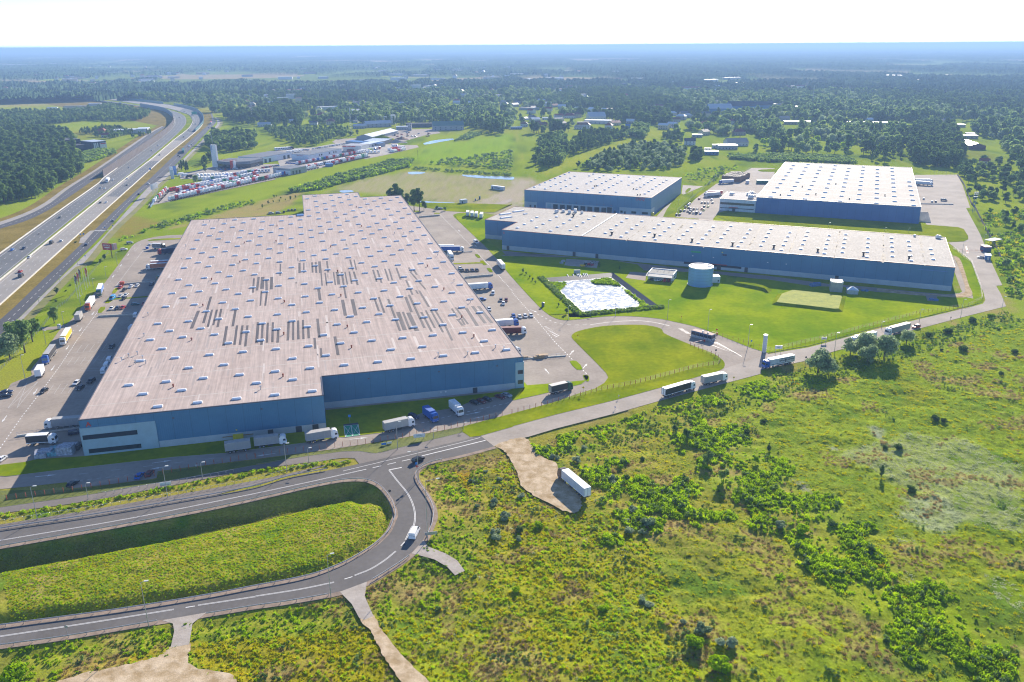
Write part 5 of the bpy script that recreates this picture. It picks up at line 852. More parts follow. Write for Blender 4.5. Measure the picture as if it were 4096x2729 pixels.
wallbox(e,'white_panel',M_WHITE,L*.5,L,0,9,.25);wallbox(e,'red_sign',MATS['sign_red'],L*.55,L*.95,7.2,8.6,.3);MB().box(-26,-.1,8,34,0,8).build('wing',wmat('dark'),e);MB().box(-26,0,30,60,8.5,14).build('upper_storey',wmat('dark'),e)
p,q=G(0,3,1850,1030),G(0,3,2000,1032);o,yaw,L=frame(p,q);e=empty('barn',(o[0],o[1],0),yaw,'big maroon barn with pale pitched roof in clearing at upper right','barn');HSPOTS.append(((p[0]+q[0])/2,p[1],32,55,True))
MB().prof([(0,0),(L,0),(L,5),(L/2,8),(0,5)],0,55).build('wall',plain('maroon',(.16,.05,.06)),e);b=MB();b.add([(-.6,-.6,4.9),(L/2,-.6,8.2),(L/2,56,8.2),(-.6,56,4.9),(L+.6,-.6,4.9),(L+.6,56,4.9)],[(0,1,2,3),(1,4,5,2)]);b.build('roof',rmat('tan'),e)
sheet('blue_water_roof',[],0,M_DOOR)if False else None
for(r_,c_,x,y,w_,d_,lab)in((0,0,0,268,230,60,'far long white logistic hall at the left edge'),(0,0,240,262,330,50,'far very long white logistic hall'),(0,0,500,252,90,60,'far white hall at the end of the long hall')):
 house((r_,c_,x,y,w_,d_,11,'flat','white','grey',0,lab))
SOLO=[(1,0,500,1060,'oval',.8,'single round tree between pavement and lawn left of the parked box trailer'),(1,0,520,790,'dark',.38,'small dark tree with spreading crown beside the cycle track'),(1,0,515,860,'dark',.22,'little bush tree below the small dark tree by the track'),(1,0,95,1395,'willow',1.5,'leftmost big drooping birch beside the west truck lane'),(1,0,230,1330,'oval',1.45,'largest drooping birch in the clump beside the west truck lane'),(1,0,300,1230,'oval',1.2,'rear drooping birch nearest the portable toilet'),(1,0,150,1260,'round',1.2,'birch at the back of the clump beside the service road'),(1,0,645,715,'dark',.2,'tiny shrub left of the flagpoles'),(1,0,605,765,'dark',.18,'tiny shrub nearest the white fence by the flagpoles'),(1,0,345,1035,'light',.25,'low green shrub left of the single round tree'),(1,0,965,480,'oval',.36,'bushy shrub clump under the red billboard'),(1,0,925,510,'oval',.25,'lower shrub beside the billboard fence'),(1,0,695,320,'dark',.25,'shrub on the verge by the bus stop'),(1,2,103,600,'oval',.27,'small dark tree on the lawn left of the basin'),(1,2,500,975,'oval',.3,'small conical tree on the lawn below the basin corner'),(1,2,800,550,'spruce',.42,'dark conifer in the shade right of the red tractor'),(1,2,890,570,'dark',.18,'small shrub in the shade of the long warehouse'),(1,2,990,565,'spruce',.28,'thin conifer in the shade left of the garage'),(1,2,130,615,'oval',.18,'thin sapling left of the basin, first of four'),(1,2,163,645,'oval',.18,'thin sapling left of the basin, second of four'),(1,2,190,668,'oval',.18,'thin sapling left of the basin, third of four'),(1,2,215,695,'oval',.18,'thin sapling left of the basin, fourth of four'),(1,2,430,905,'oval',.16,'sapling on lawn above the round cabinet'),(1,2,392,845,'oval',.13,'smallest sapling west of the basin'),(1,3,460,1500,'willow',1.4,'big grey green willow left of the pair beside the access road'),(1,3,560,1520,'willow',.95,'low willow at the right foot of the big grey green willow'),(1,3,755,1350,'willow',1.05,'leftmost willow of the clump below the two white trailers'),(1,3,880,1340,'willow',1.15,'rear willow of the clump covering the white trailer'),(1,3,915,1420,'willow',1.0,'front middle willow of the clump beside the road'),(1,3,1065,1380,'willow',1.25,'rightmost tall willow of the clump beside the road'),(1,3,1270,1250,'willow',.9,'broad low willow bush right of the tall clump'),(1,3,1480,1180,'dark',.5,'dark bush along the road bank near the red car'),(1,3,1650,1150,'dark',.62,'dark bush on the bank below the road'),(1,3,1880,1050,'dark',.6,'dark bush near the bend of the access road'),(1,3,2050,1000,'light',.5,'green bush near the road bend'),(1,3,1790,1310,'dark',.62,'round dark bush alone in the right meadow'),(1,3,2265,1330,'dark',.45,'dark bush at the right edge of the meadow'),(1,3,2145,1530,'dark',.35,'small dark bush in the upper right meadow'),(1,3,1595,1310,'dark',.22,'small bush left of the round dark bush'),(2,3,1538,525,'dark',.42,'round bush, larger of a pair in the right meadow'),(2,3,1620,545,'dark',.3,'smaller round bush of the pair in the right meadow'),(2,3,1200,790,'dark',.42,'dark bush right of the pale reed patch'),(2,3,1080,780,'dark',.28,'narrow bush left of a dark bush in the meadow'),(2,3,1040,1050,'spruce',.45,'tall narrow dark bush in the pale reeds'),(2,3,1320,1170,'dark',.42,'bush above the white flattened reeds'),(2,3,10,800,'spruce',.35,'thin dark sapling at the centre right of the meadow'),(2,2,2315,540,'dark',.36,'dark bush right of the bright thicket'),(2,2,1500,640,'oval',.32,'narrow dark tree at the head of the bright thicket'),(2,2,1600,710,'oval',.38,'dark tree on the left side of the bright thicket'),(2,2,1800,940,'oval',.55,'tallest narrow tree amid the bright thicket'),(2,2,1945,1100,'oval',.5,'leaning tree at the lower side of the bright thicket'),(2,2,2240,930,'light',.45,'tree on the right side of the bright thicket'),(2,2,2160,640,'dark',.35,'bush at the top right of the bright thicket'),(2,2,1200,890,'dark',.25,'small dark bush alone in the olive meadow'),(2,2,1000,960,'light',.28,'yellow green bush above the silver bushes'),(2,2,395,870,'silver',.75,'silver bush beside the sand lot, above the white trailer'),(2,2,600,900,'silver',.8,'tall silver bush behind the white trailer'),(2,2,930,1080,'silver',.85,'silver bush with dark neighbours right of the white trailer'),(2,2,1060,1060,'dark',.3,'dark bush beside the silver bush right of the white trailer'),(2,2,660,780,'silver',.55,'pale silver shrub upper right of the sand lot'),(2,2,1600,1230,'silver',.6,'silver shrub on the bright thicket slope'),(2,2,1110,1360,'silver',.75,'silver bush below the bright thicket, left'),(2,2,1390,1330,'silver',.45,'small silver shrub in the thicket middle'),(2,2,1060,1450,'silver',.5,'small silver shrub beside the larger pair'),(2,2,1250,1490,'silver',.9,'large silver bush of the lower group'),(2,2,1070,1540,'silver',.7,'silver bush left of the lower group'),(2,2,1200,1560,'silver',.55,'smaller silver bush at the foot of the lower group'),(2,2,80,1230,'silver',.6,'silver bush left of the sand lot tip'),(2,1,2110,1000,'silver',.4,'silver shrub near the orange patch'),(2,1,1985,1080,'silver',.5,'silver shrub just right of the orange patch'),(2,1,2190,1290,'silver',.8,'silver bush in the scrub right of the loop road'),(2,1,2290,1430,'silver',.9,'tall silver bush in the scrub right of the loop road'),(2,1,2200,1560,'silver',.7,'silver bush right of the white van'),(2,1,2235,1070,'silver',.5,'small silver bush at the edge of the scrub'),(2,1,2030,1320,'silver',.4,'low silver shrub in the scrub'),(3,1,2200,240,'silver',.75,'round silver bush above the gravel drive'),(3,2,60,240,'silver',.5,'silver shrub beside a dark bush at left scrub'),(3,2,70,160,'dark',.36,'dark bush in the left scrub'),(3,2,250,120,'light',.4,'green bush right of the dark bush in the left scrub'),(3,2,1195,810,'silver',.7,'silver bush above the lower yellow field'),(3,2,1270,860,'silver',.6,'grey bush right of the silver one above the lower field'),(3,2,1750,1120,'silver',.95,'large silver bush near the bottom thicket, left one'),(3,2,1970,1230,'silver',1.05,'brightest silver bush near the bottom thicket'),(3,2,1920,1420,'light',.75,'big green bush below the brightest silver bush'),(3,2,1680,1230,'light',.6,'green bush left of the big green bush at the bottom'),(3,2,850,880,'light',.35,'small green bush in the yellow field'),(3,2,1580,1020,'silver',.4,'thin silver shrub left of the large silver bush'),(3,0,120,1530,'light',.85,'bright green bush at the lower left corner'),(3,2,40,730,'light',.3,'green bush at left of the yellow field'),(3,3,310,180,'light',.6,'rounded green bush in the thicket at right'),(3,3,590,120,'dark',.35,'dark round bush at the top of the right thicket'),(3,3,110,130,'silver',.8,'grey green bush at the left end of the right thicket'),]
rnd=random.Random(8)
for r_,c_,x,y,k,s,lab in SOLO:
 k={'dark':'bush','light':'bushl'}.get(k,k)if('bush' in lab or 'shrub' in lab)else k;g=G(r_,c_,x,y);put_tree(k,g[0],g[1],s,lab,None,rnd,cat='bush' if('bush' in lab or 'shrub' in lab)else 'tree',name='bush' if('bush' in lab or 'shrub' in lab)else 'sapling' if 'sapling' in lab else 'willow' if 'willow' in lab else 'tree')
for i,(x,y,k,s)in enumerate([(1245,1560,'pine',1.15),(1295,1555,'pine',1.4),(1345,1575,'pine',1.3),(1390,1590,'pine',1.05),(1455,1605,'pine',1.4),(1505,1600,'pine',1.25),(1545,1590,'dark',.75),(1665,1590,'oval',.42),(1740,1595,'round',.36)]):
 g=G(0,1,x,y);put_tree(k,g[0],g[1],s,'tall dark pine in the group behind the large warehouse' if k=='pine' else('dark low tree at the right end of the pines','small round tree right of the pines','low broad tree right of the pines')[i-6],'pines behind the large warehouse' if k=='pine' else None,rnd,name='pine' if k=='pine' else 'tree')
for i,(x,y,s)in enumerate([(165,1475,.2),(190,1468,.15),(230,1488,.16),(270,1500,.13),(318,1495,.24),(365,1478,.16),(115,1535,.2),(160,1520,.15),(215,1513,.16),(60,1568,.2)]):
 g=G(0,1,x,y);put_tree('dark',g[0],g[1],s*1.3,'small round ornamental tree in the row behind the large warehouse','row of young trees behind the large warehouse',rnd)
g=Z(600,560,512,840,780);put_tree('willow',g[0],g[1],.85,'single willow on the lawn beside the parked truck cabs',None,rnd)
g=Z(600,560,512,1020,590);put_tree('dark',g[0],g[1],.8,'dark tree between the white vans and the showroom',None,rnd)
for i,(x,y)in enumerate([(1222,815),(1270,818),(1290,810),(1335,822),(1360,820),(1200,815)]):
 g=G(0,1,x,y);put_tree('poplar',g[0],g[1],1.0,'tall columnar poplar in the row behind the long white shed','poplars behind the long white shed',rnd)
cand=[c for c in cand if not any(abs(c[0]-hx)<hw*.5+4 and hy-(10+hy*.06)<c[1]<hy+hd+4 for hx,hy,hw,hd,big in HSPOTS if hy<1700)]
cand.sort(key=lambda c:math.hypot(c[0],c[1]));nearest=[];rest=[]
for c in cand:
 if len(nearest)<150:nearest.append(c)
 else:rest.append(c)
for x,y,s,k,nm,zi in nearest:
 put_tree(k,x,y,s,('dark green ' if k in('dark','pine','spruce')else 'grey green ' if k in('willow','silver')else 'mid green ')+k.replace('light','bright').replace('dark','broadleaf').replace('round','rounded')+' tree among the '+nm,nm,rnd)
line=gl((0,0,[(-1800,500),(0,510),(1300,585),(1600,600),(1900,665),(2040,760),(2354,830)]),(0,1,[(240,845),(640,815),(820,840),(960,855),(1280,800),(1560,790),(2000,835),(2080,890),(2354,905)]),(0,2,[(60,905),(640,870),(1060,820),(1260,825),(1590,828),(1400,895),(1580,950),(1660,1060),(1980,1100),(2140,1085)]),(0,3,[(0,1075),(800,1090),(950,1130),(1200,1170),(1260,1000),(1260,870),(1720,830),(1800,900),(2000,980),(2110,1120),(2354,1330),(3500,1500)]))
FAR=2600.0
gp=line+[(2900,FAR+900),(-2900,FAR+900)]
rs=np.random.RandomState(9);N0=150000;x=rs.uniform(-2300,2300,N0);y=rs.uniform(500,FAR+100,N0)
m=inside(x,y,gp)&(np.abs(x)<y*.72+30)&(np.hypot(x,y)<FAR)
x,y=x[m],y[m];dens=vn(x,y,170,41)*.6+vn(x,y,60,42)*.4;m=((dens>.40)&(rs.uniform(size=len(x))<.5))|(rs.uniform(size=len(x))<.09);x,y=x[m],y[m]
blk=vn(x*1.0,y*.6,260,44)
def keepout(px,py,rx,back,front,m_):
 return m_&~((np.abs(x-px)<rx)&(y>py-front)&(y<py+back))
m=np.ones(len(x),bool)
for l in ROADS_:m&=dist(x,y,l)>14
OPEN=[gl((0,0,[(1040,470),(1180,455),(1320,460),(1300,480),(1050,485)])),gl((0,2,[(80,800),(640,790),(620,760),(200,740)])),gl((0,3,[(1730,820),(1900,900),(1980,1080),(1800,1000)])),gl((0,3,[(1990,860),(2010,860),(2354,1250),(2320,1260)])),gl((0,1,[(1300,640),(1380,640),(1480,660),(1320,665)])),gl((0,1,[(2180,745),(2354,720),(2354,760),(2200,760)])),gl((0,3,[(700,770),(1760,790),(1760,830),(700,815)])),gl((0,3,[(2270,600),(2400,590),(2400,640),(2280,630)])),gl((0,2,[(1560,870),(1830,880),(1840,1000),(1560,1010)])),gl((0,2,[(1770,930),(2200,920),(2200,1090),(1780,1090)]))]
for p in OPEN:m&=~inside(x,y,p)
for(hx,hy,hw,hd,big)in HSPOTS:m=keepout(hx,hy,hw*.5+9,hd+5,14+hy*.06 if not big else 70,m)
x,y,blk=x[m],y[m],blk[m]
MK=['round','oval','dark','willow','pine','poplar','light','spruce'];pm=[]
for k in MK:
 for v in range(2):
  a,t_=tree_proto(k,50+v*7+len(k),False);pm.append(join_meshes(a,t_))
ki=np.where(blk>.6,rs.choice([2,4,2,7],len(x)),rs.choice([0,1,2,0,3,0,1,5,6,3,0,6],len(x)));ki=np.where((ki==5)&(rs.uniform(size=len(x))<.7),1,ki)
P=np.column_stack([x,y,np.zeros(len(x)),rs.uniform(.8,1.9,len(x))*np.where(ki==5,.6,np.where(ki==4,.8,1)),ki*2+rs.randint(0,2,len(x))])
R_=np.array([(a,b,0,s,MK.index(k if k!='silver' else 'willow')*2+(i%2))for i,(a,b,s,k,nm,zi)in enumerate(rest)])
clear=np.ones(len(R_),bool)
for(hx,hy,hw,hd,big)in HSPOTS:clear&=~((np.abs(R_[:,0]-hx)<hw*.5+3)&(R_[:,1]>hy-12)&(R_[:,1]<hy+hd+4))
P=np.vstack([P,R_[clear]]);print('woodland trees',len(P),'tree things',NT)
tag(scatter('woodland',P,pm),'broad mixed woodland of thousands of green crowns stretching behind the warehouses','woodland')
na,nr=1000,640;th=np.linspace(R(-41),R(41),na);rr=np.geomspace(FAR-60,60000,nr);TH,RR=np.meshgrid(th,rr);fx,fy=RR*np.sin(TH),RR*np.cos(TH)
wood=vn(fx,fy*.45,900,51)*.55+vn(fx,fy*.5,260,52)*.45;tre=np.clip((wood-.27)*14,0,1);tre=np.where(RR<3300,np.maximum(tre,(vn(fx,fy,120,53)>.3)*1.0),tre)
hmask=np.ones(fx.shape)
for(hx,hy,hw,hd,big)in HSPOTS:
 if hy>FAR-200:hmask=hmask*(1-((np.abs(fx-hx)<hw*.55+12)&(fy>hy-30-hy*.05)&(fy<hy+hd+12)))
hh=tre*hmask*(5+7*vn(fx,fy,130,54)+7*vn(fx,fy,30,55)+9*rs.uniform(size=fx.shape)**2)-1.0+(1-tre)*1.2
me=bpy.data.meshes.new('distant_forest');V=np.column_stack([fx.ravel(),fy.ravel(),hh.ravel()]);me.vertices.add(len(V));me.vertices.foreach_set('co',V.ravel())
i=np.arange(na-1)[None,:]+np.arange(nr-1)[:,None]*na;set_quads(me,np.stack([i,i+1,i+1+na,i+na],-1).reshape(-1,4));me.polygons.foreach_set('use_smooth',np.zeros(len(me.polygons),bool))
t1=vn(fx,fy,300,57)[...,None];t2=vn(fx,fy,40,58)[...,None];cf=np.array((0.045,0.085,0.045))*(1-t1)+np.array((0.09,0.14,0.06))*t1;cf=cf*(.75+.5*t2)
op=np.where(vn(fx,fy,700,59)[...,None]>.5,np.array((0.36,0.30,0.17)),np.array((0.18,0.24,0.06)));cc_=cf*tre[...,None]+op*(1-tre[...,None])
set_col(me,cc_.reshape(-1,3));me.materials.append(attr_mat('canopy',.05,.3,.5,2.0));tag(link('distant_forest',me),'dark forest canopy mingled with pale fields reaching the hazy horizon','forest',kind='stuff')
def tuft(name,seed,m,n,h,spread,wd,upright=.8):
 r=np.random.RandomState(seed);P=np.column_stack([r.normal(0,spread*.45,n),r.normal(0,spread*.45,n),np.zeros(n)]);d_=np.column_stack([r.normal(0,.45,n),r.normal(0,.45,n),np.full(n,upright)]);d_/=np.linalg.norm(d_,axis=1)[:,None]
 L=h*r.uniform(.5,1.1,n)[:,None]/2;a=np.cross(d_,r.normal(size=(n,3)));a/=np.linalg.norm(a,axis=1)[:,None];P=P+d_*L
 return quads_mesh(name,P,a*wd*r.uniform(.6,1.3,n)[:,None],d_*L,m)
def blob(name,seed,m,n,rad,h,leaf):
 me,_=crown(name,seed,m,.05,h,rad,n,leaf,'round',7);return me
T=[tuft('t0',1,L_BRI,22,1.2,.9,.13),tuft('t1',2,L_YEL,22,1.0,.9,.12),tuft('t2',3,L_OLI,22,.7,1.0,.14,.5),tuft('t3',4,L_PALE,20,.8,1.0,.14,.35),blob('t4',5,L_BRI,80,.9,1.5,.20),blob('t5',6,L_DEC,80,1.0,1.7,.2),blob('t6',7,L_SIL,60,.7,1.3,.15),tuft('t7',8,L_OLI,26,.5,1.2,.16,.25),blob('t8',9,L_YEL,60,.8,1.1,.17),tuft('t9',10,L_MARI,22,.9,.9,.13),tuft('t10',11,L_DRYS,24,1.0,.9,.10,.7),blob('t11',12,L_DARK,70,1.1,1.8,.2)]
rs=np.random.RandomState(4);n=330000;x=rs.uniform(-160,262,n);y=rs.uniform(120,560,n)
allow=inside(x,y,LPR+gl((3,0,[(-900,1400)]))+[(-400,20),(500,20),(560,560)]+pub_low[::-1])&(np.abs(x)<y*.70+8)
x,y=x[allow],y[allow]
keep=rs.uniform(size=len(x))<np.interp(np.hypot(x,y),[150,260,420,600],[1,.9,.4,.2]);x,y=x[keep],y[keep]
pd_=dist(x,y,pub_low);ld=dist(x,y,LPR)
m=(pd_>4.5)&(ld>2.2)
for a in('sand_lot','gravel_drive','gravel_drive.001','gravel_drive.002','dirt_track','bare_dirt'):
 p=[tuple(v.co[:2])for v in bpy.data.objects[a].data.vertices];m&=~(inside(x,y,p)&(dist(x,y,p,True)>.25+1.6*(vn(x,y,2.5,84)>.6)))
x,y,pd_,ld=x[m],y[m],pd_[m],ld[m]
def zw(*a):return inside(x,y,gl(*a))
kind=rs.choice([2,7,7,2,2,1],len(x));u=rs.uniform(size=len(x));nn=vn(x,y,9,61);n2_=vn(x,y,4,62)
B1=[(2,2,[(1000,500),(1350,380),(1800,230),(2354,90),(2354,300),(1900,370),(1500,480),(1100,640),(830,700),(800,850),(900,960),(1150,1060),(1500,1100),(1780,1200),(1730,1300),(1500,1450),(1300,1568),(1000,1568),(900,1300),(600,1100),(400,900),(190,760),(500,620)])]
B2=[(2,2,[(1450,560),(1700,560),(2200,600),(2230,720),(2354,860)]),(2,3,[(0,930),(240,1040),(420,1200),(560,1350),(740,1500),(860,1640),(1250,1900),(1500,2060),(2354,2700),(2354,3000),(1400,2750),(900,2300),(600,2000),(200,1850)]),(2,2,[(2354,1500),(2100,1350),(1900,1130),(1700,880)])]
def sdist(*a):p=gl(*a);return dist(x,y,p,True)*np.where(inside(x,y,p),1,-1)
br_=np.maximum(sdist(*B1),sdist(*B2))+(vn(x,y,7,71)-.48)*20+(vn(x,y,3,72)-.5)*7>0
kind=np.where(br_,np.where(u<.28,4,np.where(u<.88,0,np.where(u<.92,5,np.where(u<.93,6,1)))),kind)
yel=zw((3,1,[(900,1010),(1700,850),(1950,600),(2100,200),(2200,-500),(2354,-700)]),(2,2,[(300,1300),(900,1400),(1300,1700),(1500,2200),(1800,2450),(2100,3100)]),(3,1,[(600,1800)]))&~br_
kind=np.where(yel,np.where(u<.30,0,np.where(u<.70,1,np.where(u<.85,8,np.where(u<.97,2,3)))),kind)
nearroad=(x<-10)&(y<250)&~yel&~br_;kind=np.where(nearroad,np.where(u<.45,0,np.where(u<.7,4,np.where(u<.85,2,7))),kind)
low=zw((3,0,[(1780,1180),(2354,1150)]),(3,1,[(900,1030),(1100,1150),(1300,1600),(0,1700)]),(3,0,[(1900,1700)]));kind=np.where(low,np.where(u<.55,1,np.where(u<.8,8,0)),kind)
org=zw((2,1,[(1820,970),(1980,980),(1980,1200),(1900,1130)]));kind=np.where(org,np.where(u<.5,1,9),kind)
pale=zw((2,3,[(650,830),(1250,640),(1800,700),(2354,950),(2354,1568),(1900,1500),(1500,1250),(1000,1000)]))|zw((2,3,[(900,560),(1080,600),(1060,700),(980,680)]))|zw((2,3,[(1220,1230),(1600,1240),(1850,1440),(1700,1540),(1450,1530),(1210,1400)]))|zw((3,3,[(1150,450),(1500,680),(1430,730),(1150,560)]))|zw((3,3,[(1180,200),(1400,250),(1420,400),(1250,380)]))|zw((3,3,[(1950,500),(2354,700),(2354,1000),(2100,800)]))
kind=np.where(pale&~br_,np.where(u<.7,3,7),kind)
mar=zw((2,3,[(165,165),(230,150),(300,175),(290,205),(180,195)]));kind=np.where(mar,9,kind)
dry_=(vn(x,y,14,81)*.6+vn(x,y,4,82)*.4>.60)&~br_;kind=np.where(dry_&(u<.6),10,kind);kind=np.where(br_&(u>.965),11,kind);kind=np.where(~br_&(vn(x,y,6,83)>.86)&(u<.35),5,kind)
edge=(pd_<22)&(x>30)&~br_;kind=np.where(edge&(u<.35),5,np.where(edge&(u<.6),4,kind))
dens=np.where(br_,np.clip((nn-.22)*2.2,.12,1),np.where(yel|low,.55+n2_*.6,np.where(nearroad,.35+nn*.6,.62)))
m=rs.uniform(size=len(x))<dens;x,y,kind,nn,pd_,br_=x[m],y[m],kind[m],nn[m],pd_[m],br_[m]
s=rs.uniform(.45,1.0,len(x))*np.where(br_,.55+nn*.8,.62)*np.interp(np.hypot(x,y),[150,350,500],[.85,1.0,1.5])*np.clip(pd_/9,.4,1)
P=np.column_stack([x,y,ground_z(x,y)-.05,s,kind]);print('meadow plants',len(P))
tag(scatter('meadow_plants',P,T),'wild meadow of tall yellow green weeds, reeds and thicket in the foreground','meadow')
n=90000;x=rs.uniform(-160,-5,n);y=rs.uniform(150,262,n);d=dist(x,y,UPL);ok=inside(x,y,UPL)&(d>1.9)&(np.abs(x)<y*.7+6);x,y,d=x[ok],y[ok],d[ok]
ud=dist(x,y,UPL[:40]);u=rs.uniform(size=len(x));bank=(ud<9);kind=np.where(bank,np.where(u<.25,2,7),np.where(u<.3,0,np.where(u<.5,1,7)));keep=np.where(bank,u<.5,True)
x,y,kind,d=x[keep],y[keep],kind[keep],d[keep];P=np.column_stack([x,y,ground_z(x,y)-.03,rs.uniform(.16,.32,len(x))*np.clip(d/3,.5,1),kind])
a=np.array(SWb);xx=[];vb=gl((2,0,[(-200,1470),(0,1395),(900,1265),(1600,1132),(2354,990)]),(2,1,[(500,925),(880,890)]));
for px_,py_,h_ in walk(vb,.35):xx.append((px_+rs.normal(0,.9),py_-abs(rs.normal(0,1.6))-.8,.08,rs.uniform(.35,.75),rs.choice([0,7,4,2])))
tag(scatter('bank_grass',np.vstack([P,np.array(xx)]),T),'rough green grass and weeds on the road island and embankments','grass')
def belt(name,poly,n,kinds,smin,smax,label,protos=None,seed=1):
 r=np.random.RandomState(seed);a=np.array(poly);x=r.uniform(a[:,0].min(),a[:,0].max(),n);y=r.uniform(a[:,1].min(),a[:,1].max(),n);k=inside(x,y,poly);x,y=x[k],y[k]
 P=np.column_stack([x,y,np.zeros(len(x)),r.uniform(smin,smax,len(x)),r.choice(kinds,len(x))]);tag(scatter(name,P,protos or T),label,'scrub')
belt('scrub_belt',gl((0,1,[(290,1410),(560,1340),(740,1280),(960,1220),(1300,1130),(1450,1120),(1420,1190),(1100,1270),(800,1340),(600,1400),(330,1430)])),2600,[4,5,5,4,0],1.6,3.2,'dense green scrub belt between long meadow and sandy field')
belt('ditch_scrub',gl((1,0,[(1100,285),(1260,255),(1330,205),(1560,115),(1740,80),(1900,20),(2300,-60),(2354,-40),(2000,40),(1740,125),(1340,225),(1110,310)])),700,[4,0,5],.9,2.0,'bright green weeds and bushes along the ditch behind the west yard')
belt('hedge_bank',gl((0,2,[(1980,1085),(2150,1085),(2354,1080)]),(0,3,[(400,1090),(700,1110),(830,1160),(700,1165),(300,1140),(0,1150),(-200,1130),(-350,1120)])),1500,[5,5,4],1.6,2.8,'dark green overgrown bank behind the far right warehouse')
belt('field_scrub',gl((0,1,[(1600,1160),(1850,1120),(2100,1090),(2354,1040),(2354,1230),(1900,1190)]),),420,[5,4,5],1.4,3.0,'scattered low scrub in the wet field behind the sandy field')
belt('hedge_row',gl((0,1,[(1820,960),(1950,880),(2080,890),(1980,940)])),300,[5,5],1.6,2.6,'dark hedge bank in the middle of the bright field')
belt('hedge_row',gl((0,1,[(1400,1205),(1500,1200),(2354,1265),(2354,1280),(1500,1222)])),900,[5,7,5],1.0,1.8,'dark strip of reeds along the far edge of the sandy field')
belt('roadside_scrub',gl((0,0,[(740,1100),(790,1060),(900,1040),(1060,1040),(1075,1070),(960,1110),(800,1160),(750,1160)])),500,[5,5,4],2.0,3.4,'low dark scrub at the foot of the modern dark building')
belt('right_scrub',gl((1,3,[(2060,260),(2354,200),(2354,830),(2200,830),(2110,600),(2100,500),(1960,60),(2354,30),(2354,100),(2050,180)])),2600,[0,4,4,5,1],1.0,2.2,'bright bushy wasteland beyond the right fence')
belt('fence_hedge',gl((0,2,[(1780,1360),(1850,1290),(1930,1210),(1960,1215),(1880,1310),(1800,1375)])),420,[4,5,6],1.2,2.3,'grey green hedge along the fence left of the truck park')
belt('middle_scrub',gl((0,2,[(1570,1240),(1950,1180),(2100,1190),(1850,1300),(1640,1330)])),300,[0,7,5],.8,1.8,'rough tussocks in the field behind the car park')
belt('verge_hedge',gl((1,2,[(240,640),(290,640),(640,968),(1350,905),(1405,912),(1390,925),(640,998),(600,985)])),16000,[0,4,5],.5,.9,'bright green untrimmed hedge edging the rain basin')
# ============================================================ VEHICLES
PC=dict(white=(.86,.87,.88),silver=(.42,.44,.46),grey=(.20,.21,.22),black=(.015,.015,.02),darkblue=(.015,.03,.09),blue=(.02,.12,.48),skyblue=(.03,.30,.62),red=(.50,.02,.03),darkred=(.16,.015,.02),teal=(.01,.14,.16),green=(.02,.25,.12),darkgreen=(.01,.10,.07),orange=(.62,.10,.02),yellow=(.85,.55,.01),lightblue=(.12,.25,.60),brown=(.07,.045,.04),lime=(.45,.55,.08),curtain=(.34,.34,.35),canvas=(.45,.44,.42),pale=(.55,.60,.66),dark=(.035,.04,.05),orangebox=(.50,.15,.07),salmon=(.50,.22,.20))
def paint(c):return mat('paint_'+c,PC[c],.32,spec=.5,var=.06,scale=.8)
M_TYRE=plain('tyre',(.02,.02,.02),.85);M_CHAS=plain('chassis',(.04,.04,.045),.7);M_LAMPG=mat('lamp_glass',(.7,.7,.65),.2);M_TAIL=mat('tail_lamp',(.45,.02,.02),.3);M_HUB=plain('hub',(.3,.3,.32),.5)
_mc={}
def cached(k,fn):
 if k not in _mc:_mc[k]=fn()
 return _mc[k]
def wheel_mesh(r=.33,w_=.22):
 def f():
  b=MB();b.tube((0,-w_/2,0),(0,w_/2,0),r,0,12);b.tube((0,-w_/2-.01,0),(0,w_/2+.01,0),r*.55,1,8);return b.mesh('wheel',[M_TYRE,M_HUB])
 return cached(('w',r,w_),f)
SHAPES=dict(car=(4.4,1.8,.92,1.46,[(-2.2,.35),(2.2,.35),(2.24,.62),(2.0,.78),(1.15,.92),(-2.05,.96),(-2.22,.75)],(-2.0,-1.45,.25,1.12)),sedan=(4.7,1.8,.90,1.42,[(-2.35,.35),(2.35,.35),(2.38,.60),(2.1,.76),(1.2,.90),(-2.2,.94),(-2.38,.72)],(-1.7,-.95,.35,1.15)),suv=(4.6,1.88,1.05,1.70,[(-2.3,.4),(2.3,.4),(2.33,.75),(2.1,.95),(1.3,1.06),(-2.2,1.06),(-2.32,.85)],(-2.2,-1.95,.35,1.2)),van=(5.6,2.0,1.35,2.25,[(-2.8,.4),(2.8,.4),(2.82,.85),(2.5,1.1),(2.0,1.3),(-2.75,1.3),(-2.8,.6)],(-2.75,-2.65,1.2,2.05)))
def car_parts(kind,c):
 L,W,hb,hr,pr,gh=SHAPES[kind]
 def f():
  b=MB();b.prof(pr,-W/2,W/2,0);xb,xt,xf,xl=gh
  b.box(xt-.05,xf+.05,-W/2+.2,W/2-.2,hr-.06,hr,0,.06,.04)
  for s in(-1,1):
   y0,y1=s*(W/2-.06),s*(W/2-.21)
   for a,q in((xb,xt),(xl,xf),((xb+xl)/2-.1,(xt+xf)/2-.1)):b.tube((a,y0,hb),(q,y1,hr-.03),.045,0,4)
  if kind=='van':b.box(-2.74,.2,-W/2+.02,W/2-.02,1.28,hr-.02,0,.02,.10)
  body=b.mesh('body',paint(c));g=MB();y=W/2-.08;yt=W/2-.24;g.add([(xb,-y,hb-.02),(xl,-y,hb-.02),(xl,y,hb-.02),(xb,y,hb-.02),(xt,-yt,hr-.05),(xf,-yt,hr-.05),(xf,yt,hr-.05),(xt,yt,hr-.05)],[(3,2,1,0),(0,1,5,4),(1,2,6,5),(2,3,7,6),(3,0,4,7),(4,5,6,7)])
  hl=MB();hl.box(pr[2][0]-.12,pr[2][0]+.01,-.28,.28,.58,.72);return body,g.mesh('windows',M_GLASS),hl.mesh('headlight',M_LAMPG)
 return cached((kind,c),f)
